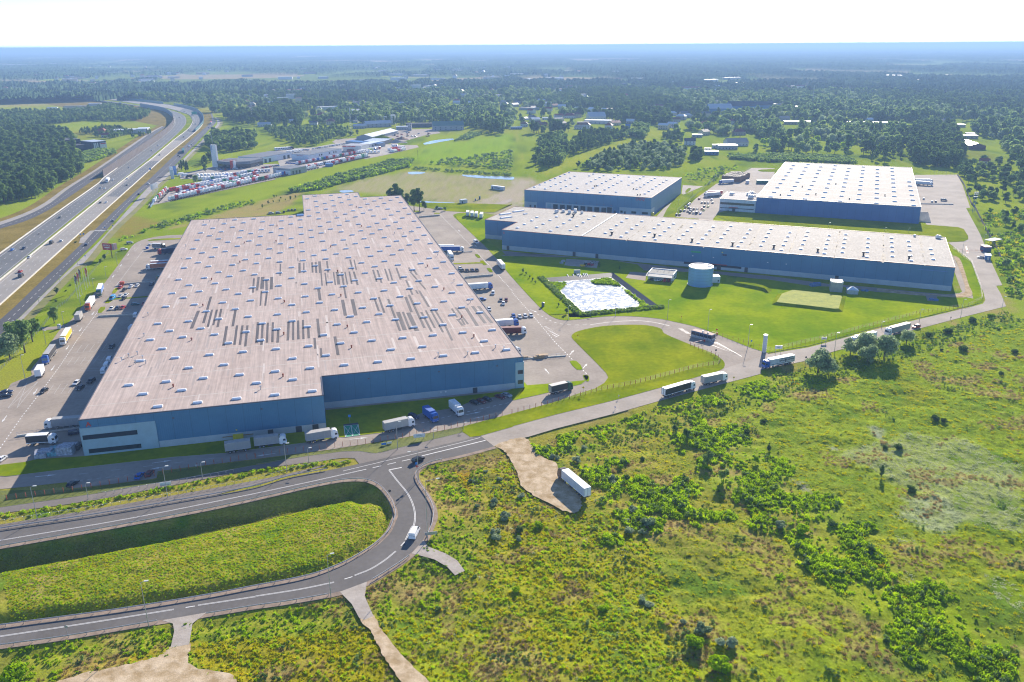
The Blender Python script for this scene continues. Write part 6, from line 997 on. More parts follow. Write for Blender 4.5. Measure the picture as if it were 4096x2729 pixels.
def car_far(kind,c):
 def f():
  body,gl_,hl=car_parts(kind,c);b=MB();L,W=SHAPES[kind][:2]
  for k,me in enumerate((body,gl_)):
   o_=len(b.v);b.v+=[tuple(v.co)for v in me.vertices];b.f+=[tuple(i+o_ for i in p.vertices)for p in me.polygons];b.m+=[k]*len(me.polygons)
  for sx in(-.31,.31):
   for sy in(-1,1):b.tube((L*sx,sy*(W/2-.22),.33),(L*sx,sy*(W/2+.01),.33),.33,2,8)
  return b.mesh('car',[paint(c),M_GLASS,M_TYRE])
 return cached(('far',kind,c),f)
def put_car(p,h,kind,c,label,group=None,far=None,cat=None):
 cat=cat or dict(van='van').get(kind,'car');nm='van' if kind=='van' else 'parked_car' if 'parked' in label else 'car';z=.04
 if far is None:far=math.hypot(*p)>520
 if far:return tag(link(nm,car_far(kind,c),None,(p[0],p[1],z),h),label,cat,group)
 L,W=SHAPES[kind][:2];e=empty(nm,(p[0],p[1],z),h,label,cat,group);body,g,hl=car_parts(kind,c);link('body',body,e);link('windows',g,e)
 for sy in(-1,1):link('headlight',hl,e,(0,sy*(W/2-.32),.12 if kind=='van' else 0))
 for sx in(-.31,.31):
  for sy in(-1,1):link('wheel',wheel_mesh(),e,(L*sx,sy*(W/2-.10),.33))
 return e
def head(r,c,x,y,dx,dy):
 p=G(r,c,x,y);q=G(r,c,x+dx,y+dy);return math.atan2(q[1]-p[1],q[0]-p[0])
VA=AY+RX
KN=dict(car='hatchback',sedan='saloon car',suv='estate car',van='van')
CARS=[(1,0,1195,328,-90,'suv','silver','silver estate car parked alone on the bay at the top of the west yard'),(1,0,1140,390,-90,'suv','white','white estate car parked on the bay below the silver one, west yard'),(1,0,1380,343,0,'car','white','white hatchback parked beside the grey delivery truck, west yard'),(1,0,1107,738,170,'car','red','red car parked by the red bin at the end of the wall, west yard'),(1,0,1145,760,170,'car','black','black car parked right of the red one near the red bin'),(1,0,1205,732,170,'car','white','white car, left of two parked at the loading ramp wall'),(1,0,1262,724,170,'car','white','white car, right of two parked at the loading ramp wall'),(1,0,1394,712,170,'car','darkblue','dark car parked in the building shade at the ramp wall'),(1,0,1110,816,170,'sedan','white','white saloon next to the blue van on the green strip'),(1,0,1160,808,170,'sedan','white','white saloon parked second from the blue van on the green strip'),(1,0,1142,840,170,'car','black','black car parked below the two white saloons'),(1,0,1035,842,170,'van','skyblue','bright blue van parked at the end of the green strip'),(1,0,1245,893,-90,'car','teal','teal car parked crosswise in the shade'),(1,0,1028,933,170,'car','white','white car, left of three parked above the lower ramp wall'),(1,0,1080,930,170,'car','darkblue','dark blue car, middle of three parked above the lower ramp wall'),(1,0,1130,925,170,'car','red','red car, right of three parked above the lower ramp wall'),(1,0,1330,888,170,'car','red','red car half hidden by the warehouse roof edge'),(1,0,1030,1284,170,'car','black','black car alone in the shaded marked bays'),(1,0,1010,1412,0,'van','white','white van parked tight to the west wall, first of three'),(1,0,985,1462,0,'van','white','white van parked tight to the west wall, second of three'),(1,0,958,1512,0,'van','white','white van parked tight to the west wall, third of three'),(1,0,1250,1000,0,'van','white','white van beside the west wall at the lower ramp'),(2,0,707,198,165,'car','white','white car on the shade line in the lower marked bays'),(2,0,840,184,165,'suv','black','black estate car nearest the wall in the lower bays'),(2,0,740,245,165,'car','black','dark car parked below the white car in the lower bays'),(2,0,405,272,165,'car','black','black car standing alone left of the lower bays'),(2,0,66,281,-98,'sedan','darkblue','dark saloon, upper of two on the slab at the left edge'),(2,0,60,315,-98,'sedan','black','black saloon, lower of two on the slab at the left edge'),(2,0,12,906,160,'sedan','white','white saloon cut by the left edge of the picture'),(2,0,690,660,-75,'suv','darkblue','dark blue car parked half behind the office corner'),(2,0,1285,1055,-15,'car','blue','blue hatchback in the shaded lay-by south of the warehouse'),(2,0,1380,1032,-15,'car','darkred','dark red car behind the blue hatchback in the lay-by'),(2,0,672,1130,-25,'car','black','black car alone on the shaded verge of the south road'),(2,1,1450,512,215,'suv','darkblue','dark blue estate car parked behind the beige truck'),(2,1,2010,381,215,'car','black','black car, left of three parked in the shade by the south wall'),(2,1,2070,368,215,'car','darkred','dark red black car, middle of three by the south wall'),(2,1,2125,351,215,'car','black','black car, right of three parked by the south wall'),(2,1,2245,328,215,'sedan','darkred','dark saloon next to the silver one by the south wall'),(2,1,2305,312,215,'sedan','silver','silver saloon at the right end of the south wall bays'),(1,1,1878,563,185,'car','white','white hatchback at the left end of the row right of the warehouse'),(1,1,1898,583,185,'car','black','black car beside the white hatchback in the row right of the warehouse'),(1,1,1943,585,185,'car','black','second black car in the row right of the warehouse'),(1,1,1990,582,185,'car','darkblue','dark blue car in the row right of the warehouse'),(1,1,2032,581,185,'car','black','last dark car in the row right of the warehouse'),(1,1,2180,793,165,'suv','white','white car with open door near the blue cabbed truck'),(1,1,2252,856,165,'car','grey','grey car, left of the cluster of three in the east yard'),(1,1,2300,856,165,'car','darkred','dark red car in the cluster of three in the east yard'),(1,1,2275,888,165,'car','white','white car in front of the cluster of three in the east yard'),(1,1,2145,940,175,'car','white','white car beside the roof edge in the east yard'),(1,1,2082,848,-90,'car','lightblue','light blue car peeking over the warehouse roof edge'),(1,2,15,1003,175,'car','blue','blue car left end of the row by the dashed line, east yard'),(1,2,72,1010,175,'car','white','white car, first in the east yard row of three'),(1,2,122,1003,175,'car','white','white car, second in the east yard row of three'),(1,2,175,998,175,'car','white','white car, third in the east yard row of three'),(1,1,140,56,-90,'suv','silver','silver estate car behind the warehouse, left'),(1,1,205,51,-90,'suv','silver','silver estate car behind the warehouse, right of another'),(1,1,258,43,0,'car','black','dark car alone behind the warehouse back edge'),(1,1,300,27,0,'car','grey','grey car, left of three by the stair tower'),(1,1,330,24,0,'car','black','dark car, middle of three by the stair tower'),(1,1,360,24,0,'car','grey','grey car, right of three by the stair tower'),(1,1,1668,12,-90,'suv','white','white car, left of two at the north gate'),(1,1,1698,13,-90,'suv','silver','silver car, right of two at the north gate'),(1,2,745,510,20,'suv','silver','silver car in the shade right of the red tractor'),(1,2,1340,672,-90,'car','white','white car parked under the garage canopy'),(1,1,2022,325,190,'van','white','white van driving down the road between the warehouses'),(1,2,940,45,-90,'car','red','dark red car in the shade at the dock doors'),(1,2,1085,60,-90,'car','brown','brown car in the shade at the dock doors'),]
for r_,c_,x,y,hd_,k,col_,lab in CARS:
 p=G(r_,c_,x,y);put_car(p,VA+R(hd_),k,col_,lab)
zc=lambda x,y:Z(2550,600,512,x,y)
LOT=[(1135,912,'red'),(1362,930,'white'),(1183,982,'silver'),(1243,985,'grey'),(1298,992,'silver'),(1380,982,'grey'),(1228,1050,'grey'),(1297,1052,'lime'),(935,1020,'white'),(960,1000,'white'),(883,1065,'black'),(938,1078,'black'),(978,1096,'silver'),(1035,1102,'darkblue'),(1095,1106,'grey'),(797,1132,'grey'),(860,1132,'silver'),(925,1144,'darkblue'),(985,1132,'silver'),(1183,1100,'red'),(1217,1120,'lime'),(965,1168,'grey'),(1028,1176,'silver'),(1155,1182,'lightblue'),(720,1202,'grey'),(772,1208,'black'),(1562,1082,'white'),(1632,1074,'white'),(1613,1106,'silver'),(1667,1116,'grey')]
for i,(x,y,c_)in enumerate(LOT):
 row=sum(1 for a in LOT if abs(a[1]-y)<14 and a[0]<x)+1;rown='first second third fourth fifth sixth seventh eighth'.split()[min(row-1,7)]
 where='top' if y<950 else 'upper' if y<1010 else 'middle' if y<1090 else 'lower' if y<1150 else 'bottom'
 if x>1540:where,rown='gazebo',('left','upper','middle','right')[i-26]
 put_car(zc(x,y),CY+RX+R(180 if i%3 else 0),'car',c_,('%s car, %s from left in the %s row of the long car park'%(c_.replace('lime','pale green').replace('lightblue','light blue'),rown,where))if where!='gazebo' else '%s %s car of the four parked beside the small gazebo'%(rown,c_),'cars in the car park between the warehouses')
put_car(zc(1090,1172),CY+RX,'van','darkblue','dark blue van in the bottom row of the car park between the warehouses','cars in the car park between the warehouses')
put_car(zc(155,1207),CY,'car','red','red car parked at the foot of the middle warehouse office corner')
zd=lambda x,y:Z(3600,800,496,x,y)
for x,y,c_,l in((605,42,'white','left of two'),(675,42,'grey','right of two')):put_car(zd(x,y),EY+RX,'car',c_,'%s car, %s parked by the ramp in the far right yard'%(c_,l))
put_car(zd(830,18),EY,'van','grey','grey van parked at the ramp of the far right yard');put_car(G(0,3,1430,1490),EY+RX,'car','white','white car parked alone beside the far right warehouse');put_car(zd(1535,1105),EY+math.pi,'sedan','silver','silver saloon waiting at the right gatehouse')
put_car(G(1,3,1360,1103),head(1,3,1360,1100,-20,5),'suv','red','red car behind the grey semi trailer truck on the access road')
MW=[(1,0,553,92,'car','grey',1,'motorway car nearest the median, upper, grey'),(1,0,220,378,'car','darkblue',-1,'dark blue car on the left carriageway beside a lighter one'),(1,0,113,392,'car','lightblue',-1,'light blue car at the lower left of the left carriageway'),(1,0,565,308,'car','white',1,'white car ahead of the black van, right carriageway'),(1,0,475,328,'van','black',1,'black van on the pale right carriageway'),(1,0,270,458,'sedan','white',1,'white saloon beside the median, right carriageway'),(1,0,188,592,'car','red',1,'red car on the right carriageway near the left edge'),(1,0,196,634,'van','black',1,'black van just behind the red car'),(1,0,795,345,'car','darkblue',1,'dark blue car on the service road by the bus stop'),(1,0,1040,124,'car','grey',1,'grey car on the service road before the crossing'),(0,0,1040,1315,'car','white',-1,'white car right of the white motorway lorry'),(0,0,1172,1302,'car','white',1,'white car on the right carriageway, right of the lorry'),(0,0,1168,1364,'car','grey',1,'grey car on the right carriageway below a white one'),(0,0,1187,1200,'car','silver',-1,'silver car on the left carriageway along the noise wall'),(0,0,925,1391,'car','silver',-1,'silver car, left of a pair on the left carriageway'),(0,0,963,1392,'car','white',-1,'white car, right of a pair on the left carriageway'),(0,0,925,1524,'car','black',1,'black car, left of a pair on pale concrete'),(0,0,978,1521,'sedan','white',1,'white saloon, right of a pair on pale concrete'),(0,0,1365,1350,'car','white',1,'white car on the service road near the cab depot'),(0,0,1278,1446,'car','black',1,'black car on the service road left of the white boards'),(0,0,1468,1085,'car','grey',1,'lone grey car on the right carriageway'),(0,0,1395,1043,'car','silver',-1,'silver car on the left carriageway, mid wall'),(0,0,1455,997,'car','white',-1,'white car on the left carriageway, upper wall'),(0,0,1640,1090,'car','black',1,'dark car, rear of a pair on the service road'),(0,0,1655,1099,'car','grey',1,'grey car, front of a pair on the service road'),(0,0,1742,1006,'van','white',1,'white van on the upper service road'),(0,0,1762,990,'car','silver',1,'silver car ahead of the white van on the service road'),(0,0,1690,918,'car','grey',1,'grey car at the start of dark asphalt'),(0,0,1648,738,'car','black',-1,'dark car in the motorway bend, inner lane'),(0,0,1735,855,'car','black',1,'dark car, left of two in the bend'),(0,0,1751,865,'car','white',1,'white car, right of two in the bend'),(0,0,1773,799,'car','silver',1,'silver car by the wall in the bend, left'),(0,0,1798,800,'car','darkblue',1,'dark car by the wall in the bend, right'),(0,0,1765,715,'car','darkblue',1,'dark blue car at the top of the bend'),(0,0,1635,683,'car','darkblue',-1,'dark blue car beyond the bend, left'),(0,0,1695,683,'car','grey',-1,'grey car beyond the bend, right'),(0,0,1523,676,'van','white',-1,'white van beyond the bend at the wall end'),(0,0,1918,834,'car','darkblue',-1,'dark blue car on the far service road'),(0,0,925,589,'car','darkblue',1,'far car on the distant motorway stretch, left'),(0,0,945,585,'car','grey',1,'far car on the distant motorway stretch, second'),(0,0,1028,599,'car','darkblue',1,'far car on the distant motorway stretch, third'),(0,0,1155,612,'car','white',1,'far car on the distant motorway stretch, fourth')]
for r_,c_,x,y,k,col_,s_,lab in MW:
 p=G(r_,c_,x,y);lines=[ml1,ml4,sl];best=min(((math.hypot((a[0]+b_[0])/2-p[0],(a[1]+b_[1])/2-p[1]),math.atan2(b_[1]-a[1],b_[0]-a[0]))for l in lines for a,b_ in zip(l[:-1],l[1:])),key=lambda t:t[0]);put_car((p[0],p[1]),best[1]+(math.pi if s_<0 else 0),k,col_,lab,'traffic on the motorway and service road')
put_car(G(2,1,1492,908),head(2,1,1490,900,20,-9),'suv','black','black car turning at the junction of the loop road');put_car(G(3,1,1458,215),head(3,1,1435,250,42,-85),'van','white','white minibus driving up the loop road')
p=G(1,0,360,243);e=empty('motorcycle',(p[0],p[1],.07),head(1,0,360,240,10,-8),'motorcycle and rider riding alone on the left carriageway','motorcycle')
for x in(-.7,.7):link('wheel',wheel_mesh(.32,.14),e,(x,0,.32))
MB().prof([(-.6,.4),(.5,.4),(.75,.95),(.3,.9),(-.2,.75),(-.9,.85)],-.16,.16).build('frame',paint('black'),e)
def cab_mesh(c,high=True):
 def f():
  b=MB();h=3.6 if high else 2.9;b.prof([(0,.55),(2.15,.55),(2.25,1.0),(2.2,1.75),(1.95,h-.45),(1.6,h-.1),(.1,h),(0,h-.3)],-1.22,1.22,0);b.box(-.35,.02,-1.15,1.15,.7,h-.5,0)
  b.box(.2,1.4,-1.1,1.1,h-.02,h+.12,0,.15,.1);w_=MB();w_.add([(2.215,-1.08,1.85),(2.215,1.08,1.85),(2.015,1.0,h-.75),(2.015,-1.0,h-.75)],[(0,1,2,3)]);w_.v=[(x+.02,y,z)for x,y,z in w_.v];s=MB()
  for y in(-1.235,1.235):s.add([(1.0,y,1.8),(1.95,y,1.8),(1.8,y,2.55),(1.0,y,2.55)],[(0,1,2,3)if y<0 else(3,2,1,0)])
  l=MB();l.box(2.2,2.27,-.2,.2,.7,.95);return b.mesh('cab',paint(c)),w_.mesh('windscreen',M_GLASS),s.mesh('side_window',M_GLASS),l.mesh('headlight',M_LAMPG)
 return cached(('cab',c,high),f)
def body_mesh(L,roof,side,h0=1.15,h1=4.0,W=2.55,stripes=True):
 def f():
  b=MB();b.box(-L/2,L/2,-W/2,W/2,h0,h1-.06,0);b.box(-L/2-.02,L/2+.02,-W/2-.02,W/2+.02,h1-.06,h1+.03,1,.03,.03)
  for x in(-L/2,L/2):b.box(x-.06,x+.06,-W/2-.02,W/2+.02,h0-.05,h0+.1,1)
  for y in(-W/2-.025,W/2-.005):b.box(-L/2,L/2,y,y+.03,h0-.03,h0+.18,1)
  if stripes and side in('curtain','canvas','white','pale','grey'):
   n=int(L/2.2)
   for i in range(1,n):
    for y in(-W/2-.012,W/2+.002):b.box(-L/2+i*L/n-.03,-L/2+i*L/n+.03,y,y+.01,h0+.2,h1-.1,1)
  for y in(-.6,.6):b.box(-L/2-.04,-L/2-.01,y-.5,y+.5,h0+.15,h1-.25,1)
  return b.mesh('cargo_box',[paint(side),plain('truck_roof_'+roof,PC[roof],.6)])
 return cached(('body',round(L,1),roof,side,h0,h1),f)
def chassis_mesh(x0,x1):
 def f():
  b=MB();b.box(x0,x1,-.45,.45,.65,1.12);b.box(x0+1.2,x0+2.6,-1.15,1.15,.45,.75);b.box((x0+x1)/2,(x0+x1)/2+1.6,-1.2,1.2,.45,1.0);b.box(x0-.02,x0+.1,-1.2,1.2,.45,.7);return b.mesh('chassis',M_CHAS)
 return cached(('ch',round(x0,1),round(x1,1)),f)
def put_truck(rear,front,cabc,roof,side,label,kind='semi',group=None,h1=4.0,name='truck'):
 """rear, front: ends of the cargo roof centre line (world)"""
 L=math.hypot(front[0]-rear[0],front[1]-rear[1]);hd=math.atan2(front[1]-rear[1],front[0]-rear[0])
 if kind=='semi':L=min(max(L,12.0),13.8)
 cx,cy=(rear[0]+front[0])/2,(rear[1]+front[1])/2;e=empty(name,(cx,cy,.04),hd,label,'truck' if cabc else 'trailer',group)
 link('cargo_box',body_mesh(L,roof,side,1.15,h1),e);xf=L/2+(.55 if kind=='semi' else.45)
 link('chassis',chassis_mesh(-L/2+.3,(xf if cabc else L/2-.5)),e);ax=[]
 if kind=='semi':ax=[-L/2+2.2,-L/2+3.5,-L/2+4.8]+([xf+1.3,xf-2.4]if cabc else[])
 elif kind=='rigid':ax=[-L/2+1.8]+([-L/2+3.1]if L>7.5 else[])+([xf+1.2]if cabc else[L/2-1.8])
 else:ax=[-L/2+1.6,-L/2+2.9,L/2-1.8]
 if cabc:
  c,w_,s,l=cab_mesh(cabc,kind=='semi' or h1>3.7);co=link('cab',c,e,(xf,0,0));link('windscreen',w_,co);link('side_window',s,co)
  for y in(-.85,.85):link('headlight',l,co,(0,y,0))
 for x in ax:
  for y in(-1.08,1.08):link('wheel',wheel_mesh(.5,.34),e,(x,y,.5))
 return e
TR=[(1,0,928,688,903,752,'darkgreen','white','lightblue','semi','semi truck with dark green cab and light blue curtain parked in the west lane'),(1,0,850,803,800,876,'orange','white','white','semi','semi truck with orange cab and white roof below the flagpoles'),(1,0,730,948,702,986,None,'canvas','canvas','drawbar','beige box trailer standing uncoupled below the orange cabbed truck'),(1,0,632,1090,570,1188,'white','white','yellow','semi','semi truck with white cab and yellow trailer side in the west lane'),(1,0,488,1248,412,1352,'blue','canvas','dark','semi','semi truck with bright blue cab and dirty beige roof in the west lane'),(1,0,372,1437,338,1492,None,'white','white','drawbar','white box trailer, lowest of the west lane row'),(2,0,752,495,515,512,'white','canvas','curtain','semi','white cabbed semi truck with grey curtain docked at the office corner'),(2,0,240,668,438,655,'white','white','dark','rigid','white cabbed truck with black box side in the yard at lower left'),(1,0,1640,366,1500,374,'red','darkblue','darkblue','semi','semi truck with red cab and navy trailer docked at the west wall'),(1,0,1545,503,1398,512,'white','pale','orangebox','semi','white cabbed semi truck with orange trailer docked at the west wall'),(1,0,1545,480,1402,488,None,'white','salmon','semi','white roofed trailer just behind the orange one at the west wall'),(1,0,1400,325,1478,326,'dark','white','grey','rigid','grey delivery truck with white roof beside a white hatchback'),(1,0,1510,605,1475,612,'darkgreen','white','darkgreen','rigid','dark green truck half hidden behind the roof edge'),(1,0,1225,1068,1198,1100,None,'white','white','drawbar','white box body poking out beside the west wall'),(1,1,1680,352,1885,352,'white','pale','blue','semi','semi truck with deep blue trailer and white cab in the east docks'),(1,1,1665,340,1815,338,None,'white','pale','semi','white trailer docked behind the deep blue one'),(1,1,1775,390,1797,425,'white','white','white','rigid','small white box truck facing the camera in front of the deep blue trailer'),(1,1,2275,520,2235,474,'white','white','pale','rigid','white box truck driving away on the road by the long hall lawn'),(1,1,1945,700,2130,686,'blue','white','white','semi','white trailer with blue cab docked at the east wall'),(1,2,-190,1035,-5,1020,'blue','white','white','semi','blue cabbed semi truck in the east docks above the container truck'),(1,2,-130,1100,68,1092,'white','darkred','darkred','semi','white cabbed truck carrying dark red and green containers in the east docks'),(1,2,-60,1300,25,1280,'white','white','white','rigid','white cabbed truck mostly hidden behind the warehouse corner'),(2,0,2062,738,2298,706,None,'canvas','curtain','drawbar','grey curtain drawbar trailer in the shade of the south road'),(2,1,-22,690,205,662,'white','canvas','curtain','rigid','white cabbed truck coupled to the grey curtain trailer on the south road'),(2,1,450,648,680,610,'white','canvas','curtain','rigid','white cabbed truck with grey curtain by the double doors'),(2,1,1172,552,1388,505,'white','canvas','canvas','rigid','beige curtain truck with white cab left of the parked blue truck'),(2,1,1555,397,1622,448,'blue','blue','blue','rigid','entirely blue box truck parked nose to the south road'),(2,1,1798,340,1858,392,'white','white','white','rigid','entirely white box truck parked nose to the south road'),(2,2,350,212,498,178,'darkgreen','canvas','dark','rigid','dark box truck with green cab driving on the south east road'),(2,2,1372,245,1650,165,'white','white','dark','semi','long black sided semi truck with white cab on the access road'),(2,2,1755,128,1925,92,'white','canvas','curtain','rigid','grey sided truck with white cab ahead of the long black one'),(1,3,240,1345,0,1392,'blue','white','pale','semi','blue cabbed semi truck with dark lettering on its pale blue side'),(1,3,985,1135,810,1178,'white','white','white','semi','white semi truck partly hidden behind the willow clump'),(1,3,1300,1052,1125,1098,'white','canvas','curtain','semi','white cabbed semi truck with grey side ahead of the red car'),(2,2,700,1158,482,978,'brown','white','pale','semi','big white trailer with dark brown cab on the sand lot'),(0,0,1003,1272,972,1312,'white','white','white','semi','white lorry on the left carriageway at the noise wall end'),(0,2,2050,1303,1915,1312,'blue','white','white','semi','blue cabbed white semi truck in the truck park beside the scrap stacks'),(0,2,1945,1408,1795,1413,'white','white','red','semi','rear semi truck with red side in the truck park'),(0,2,1930,1418,1775,1430,'white','white','pale','semi','front semi truck with white side in the truck park'),(0,3,1340,1300,1510,1303,'white','white','white','semi','rear white semi truck at the far right docks'),(0,3,1345,1318,1500,1326,'white','white','white','semi','front white semi truck at the far right docks'),(0,0,1682,1040,1685,1018,'teal','teal','teal','rigid','teal truck on the service road beside red cars'),(0,0,1098,598,1110,600,'blue','blue','blue','rigid','blue coach on the distant motorway stretch'),(0,0,1942,768,1938,778,'white','red','white','rigid','small lorry on the far service road by the wall'),]
for r_,c_,x0,y0,x1,y1,cab_,roof,side,kind,lab in TR:
 a,b_=G(r_,c_,x0,y0,4),G(r_,c_,x1,y1,4);put_truck(a,b_,cab_,roof,side,lab,kind)
tr=[o for o in bpy.data.objects if o.get('label','').startswith('blue cabbed semi truck with dark')][0]
M_TXT=plain('lettering_dark',(.02,.05,.08));t1_=txt('SIMON  LOSEWISE',1.0,tr,(-2.2,1.31,2.3),(RX,0,math.pi),M_TXT);t2_=txt('T',1.9,tr,(-1.6,1.31,1.75),(RX,0,math.pi),M_TXT,bold=.05);t3_=txt('INTERNATIONALE SPEDITION',.5,tr,(-2.2,1.31,3.3),(RX,0,math.pi),M_TXT);MB().box(-6.7,6.7,1.28,1.31,1.55,1.7).build('side_stripe',M_TXT,tr)
for i,(x0,y0,x1,y1)in enumerate(((1945,40,1950,12),(1985,46,1990,16),(2022,50,2030,20),(2068,58,2078,30))):
 a,b_=G(1,1,x0,y0,4),G(1,1,x1,y1,4);put_truck(a,(a[0]+(b_[0]-a[0]),a[1]+9.5),None,'white','white','%s of four white box trailers standing on the corner lawn'%('leftmost','second from left','third from left','rightmost')[i],'drawbar','white box trailers on the corner lawn')
sheet('dealer_yard',[z1(-20,1180),z1(2354,690),z2(0,1260),z2(1100,1010),z2(1800,850),z2(2354,760),z2(2300,640),z2(1200,600),z2(700,690),z2(0,720),z1(2400,560),z1(1600,600),z1(1000,770),z1(330,880)],.03,M_WALK)
sheet('dealer_yard',[z1(560,720),z1(1640,700),z1(2354,640),z1(2354,440),z1(1200,480),z1(820,570),z1(540,620)],.028,M_WALK)
sheet('sandy_strip',[z1(-30,1215),z1(-20,1180),z1(2354,690),z2(0,1262),z2(0,1285),z1(2354,715)],.034,M_GRAV)
def tractor(c):
 def f():
  b=MB();h=3.5;b.prof([(.6,.6),(2.75,.6),(2.85,1.1),(2.8,1.8),(2.5,h-.4),(2.2,h-.1),(.7,h),(.6,h-.4)],-1.22,1.22,0);b.box(-3.0,.9,-.45,.45,.6,1.05,1);b.box(-2.4,-1.2,-.9,.9,1.05,1.2,1);b.add([(2.83,-1.05,1.9),(2.83,1.05,1.9),(2.55,1.0,2.8),(2.55,-1.0,2.8)],[(0,1,2,3)],2)
  for x in(-1.9,2.0):
   for y in(-1.05,1.05):b.tube((x,y-.17,.5),(x,y+.17,.5),.5,1,8)
  return b.mesh('truck_cab',[plain('cab_paint_'+c,tuple(min(.9,q*1.1)for q in PC[c]),.7),M_CHAS,M_GLASS])
 return cached(('tractor',c),f)
def boxvan(c):
 def f():
  b=MB();b.box(-3.2,1.6,-1.15,1.15,.8,3.1,0);b.prof([(1.6,.5),(3.3,.5),(3.35,1.1),(2.6,1.9),(2.2,2.4),(1.6,2.5)],-1.0,1.0,0);b.add([(3.0,-.9,1.45),(3.0,.9,1.45),(2.35,.85,2.35),(2.35,-.85,2.35)],[(0,1,2,3)],2)
  for x in(-1.9,2.4):
   for y in(-1.0,1.0):b.tube((x,y-.12,.38),(x,y+.12,.38),.38,1,8)
  return b.mesh('box_van',[plain('cab_paint_'+c,tuple(min(.9,q*1.1)for q in PC[c]),.7),M_CHAS,M_GLASS])
 return cached(('boxvan',c),f)
ROWS_=[(z1,400,1118,1985,762,29,'t','wwrwwwwwwrwwwwwwwrwwwwrww','front row nearest the meadow',1),(z1,470,1062,1960,735,22,'t','wwrwwwbwwwwrwwwgww','inner row behind the front row',0),(z1,2050,752,2330,690,6,'t','dgrwww','front row nearest the meadow, right stretch',1),(z1,560,1010,1960,705,26,'t','wwbrrrwrwkrwwwwwgwwwrwwgwr','second row of the depot',0),(z1,530,965,1640,735,19,'t','rwrrwwrwwwwwwwgwrwww','third row of the depot',1),(z1,370,945,1950,640,29,'t','rrwwrwwrwwwwwbwwwwwwwrgwwwwrw','fourth row of the depot',0),(z1,1010,770,1990,592,20,'t','wwwgwwwwbwwrwwwwwgww','fifth row of the depot',1),(z1,330,935,120,1150,9,'t','wrwrwrgww','slanting end row by the fence',0),(z1,1700,625,2180,590,9,'t','wwgwrwwww','back row by the showroom',0),(z2,600,1110,760,1075,4,'t','wwww','short row by the low grey office',1),(z2,1095,1005,1710,872,18,'t','rwwrkwwrwrrwwwwgwww','front row right of the blue cabin',1),(z2,560,1075,1660,850,28,'t','wrwwrwwwkwwwwrrwwwkrwwrwwggw','second row below the white workshop',0),(z2,430,1010,1560,805,28,'t','wrwwrwwrwbwgbrwwrwwgrwwrwrww','third row below the white workshop',1),(z2,30,1240,215,1195,5,'t','wwwbr','corner row in front of the low grey office',1),(z1,905,738,1460,705,10,'v','wwwwwwwwww','front row of white box vans',1),(z1,890,680,1560,655,11,'v','wwwwwwwwww','back row of white box vans',1),(z2,1560,790,1750,760,6,'v','wwwwwl','van row right of the brick porch',0),(z2,1700,800,1900,790,4,'v','wwww','low vans below the van row',1),(z2,2150,782,2354,745,5,'v','wwrww','white bodies at the right end of the lot',1),(z2,2120,750,2350,705,5,'v','wrrww','second line at the right end of the lot',0),(z2,20,745,320,720,8,'v','wwwwwwsk','row behind the dealer hall',0),(z2,250,800,480,770,5,'v','wwwww','cluster between the two dealer halls',0),(z2,710,722,1180,650,16,'c','wssbswwswssbwsws','upper car row behind the workshop',0),(z2,1090,660,1450,608,11,'c','wswwsswswsw','far car row behind the workshop',0),(z2,400,740,610,745,7,'c','bsbbsbb','dark car row behind the van cluster',0),(z2,220,985,400,1000,5,'c','bbbbb','cars before the white workshop',0),(z1,1700,510,2000,480,8,'c','wwssbbss','vans and cars before the showroom windows',0),(z1,1230,560,1680,535,7,'c','sbrbwws','cars in the showroom shade',0),(z1,2080,520,2354,480,8,'c','rksrsskb','cars before the white dealer hall',0),(z1,560,660,720,700,3,'v','wwk','tankers and vans left of the white vans',0)]
CN=dict(w='white',r='red',g='green',b='blue',k='black',s='silver',d='darkgreen',l='lime')
rnd=random.Random(17)
DEAL=[]
for ri,(fn,x0,y0,x1,y1,n,mk,cols_,lab,flip)in enumerate(ROWS_):
 for i in range(n):
  t=i/max(1,n-1);p=fn(x0+(x1-x0)*t,y0+(y1-y0)*t);q=fn(x0,y0);q2=fn(x1,y1);hd=math.atan2(q2[1]-q[1],q2[0]-q[0])+(RX if flip else-RX)+rnd.uniform(-.04,.04)
  c=CN[cols_[i%len(cols_)]];me=tractor(c)if mk=='t' else boxvan(c)if mk=='v' else car_far('car',c);nm=dict(t='truck_cab',v='box_van',c='parked_car')[mk]
  o=link(nm,me,None,(p[0],p[1]+rnd.uniform(-.4,.4),.05),hd);o.scale=(1.12,)*3 if mk!='c' else(1.05,)*3
  tag(o,'%s %s standing in the %s'%({'lime':'pale green'}.get(c,c),dict(t='truck cab',v='box van',c='parked car')[mk],lab),dict(t='truck cab',v='van',c='car')[mk],dict(t='truck cabs lined up at the dealer',v='vans lined up at the dealer',c='cars lined up at the dealer')[mk])
for i,(x,y)in enumerate(((1790,745),(1870,722),(2190,690))):
 p=z2(x,y);put_truck((p[0]-3,p[1]),(p[0]+3,p[1]-1),('blue','red','blue')[i],'white','white','%s delivery truck with white box at the right of the dealer lot'%('blue cabbed','red cabbed','rightmost blue cabbed')[i],'rigid')
rnd=random.Random(23)
for i in range(26):
 x,y=rnd.uniform(1240,1600),rnd.uniform(868,915);p=G(0,1,x,y);c=rnd.choice(['red','orange','grey','brown','white','dark'])
 tag(link('parked_car',car_far(rnd.choice(['car','suv']),c),None,(p[0],p[1],.05),rnd.uniform(0,6.28)),'%s vehicle parked amid the works and scrap yard behind the dealer'%c,'car','vehicles in the scrap yard')
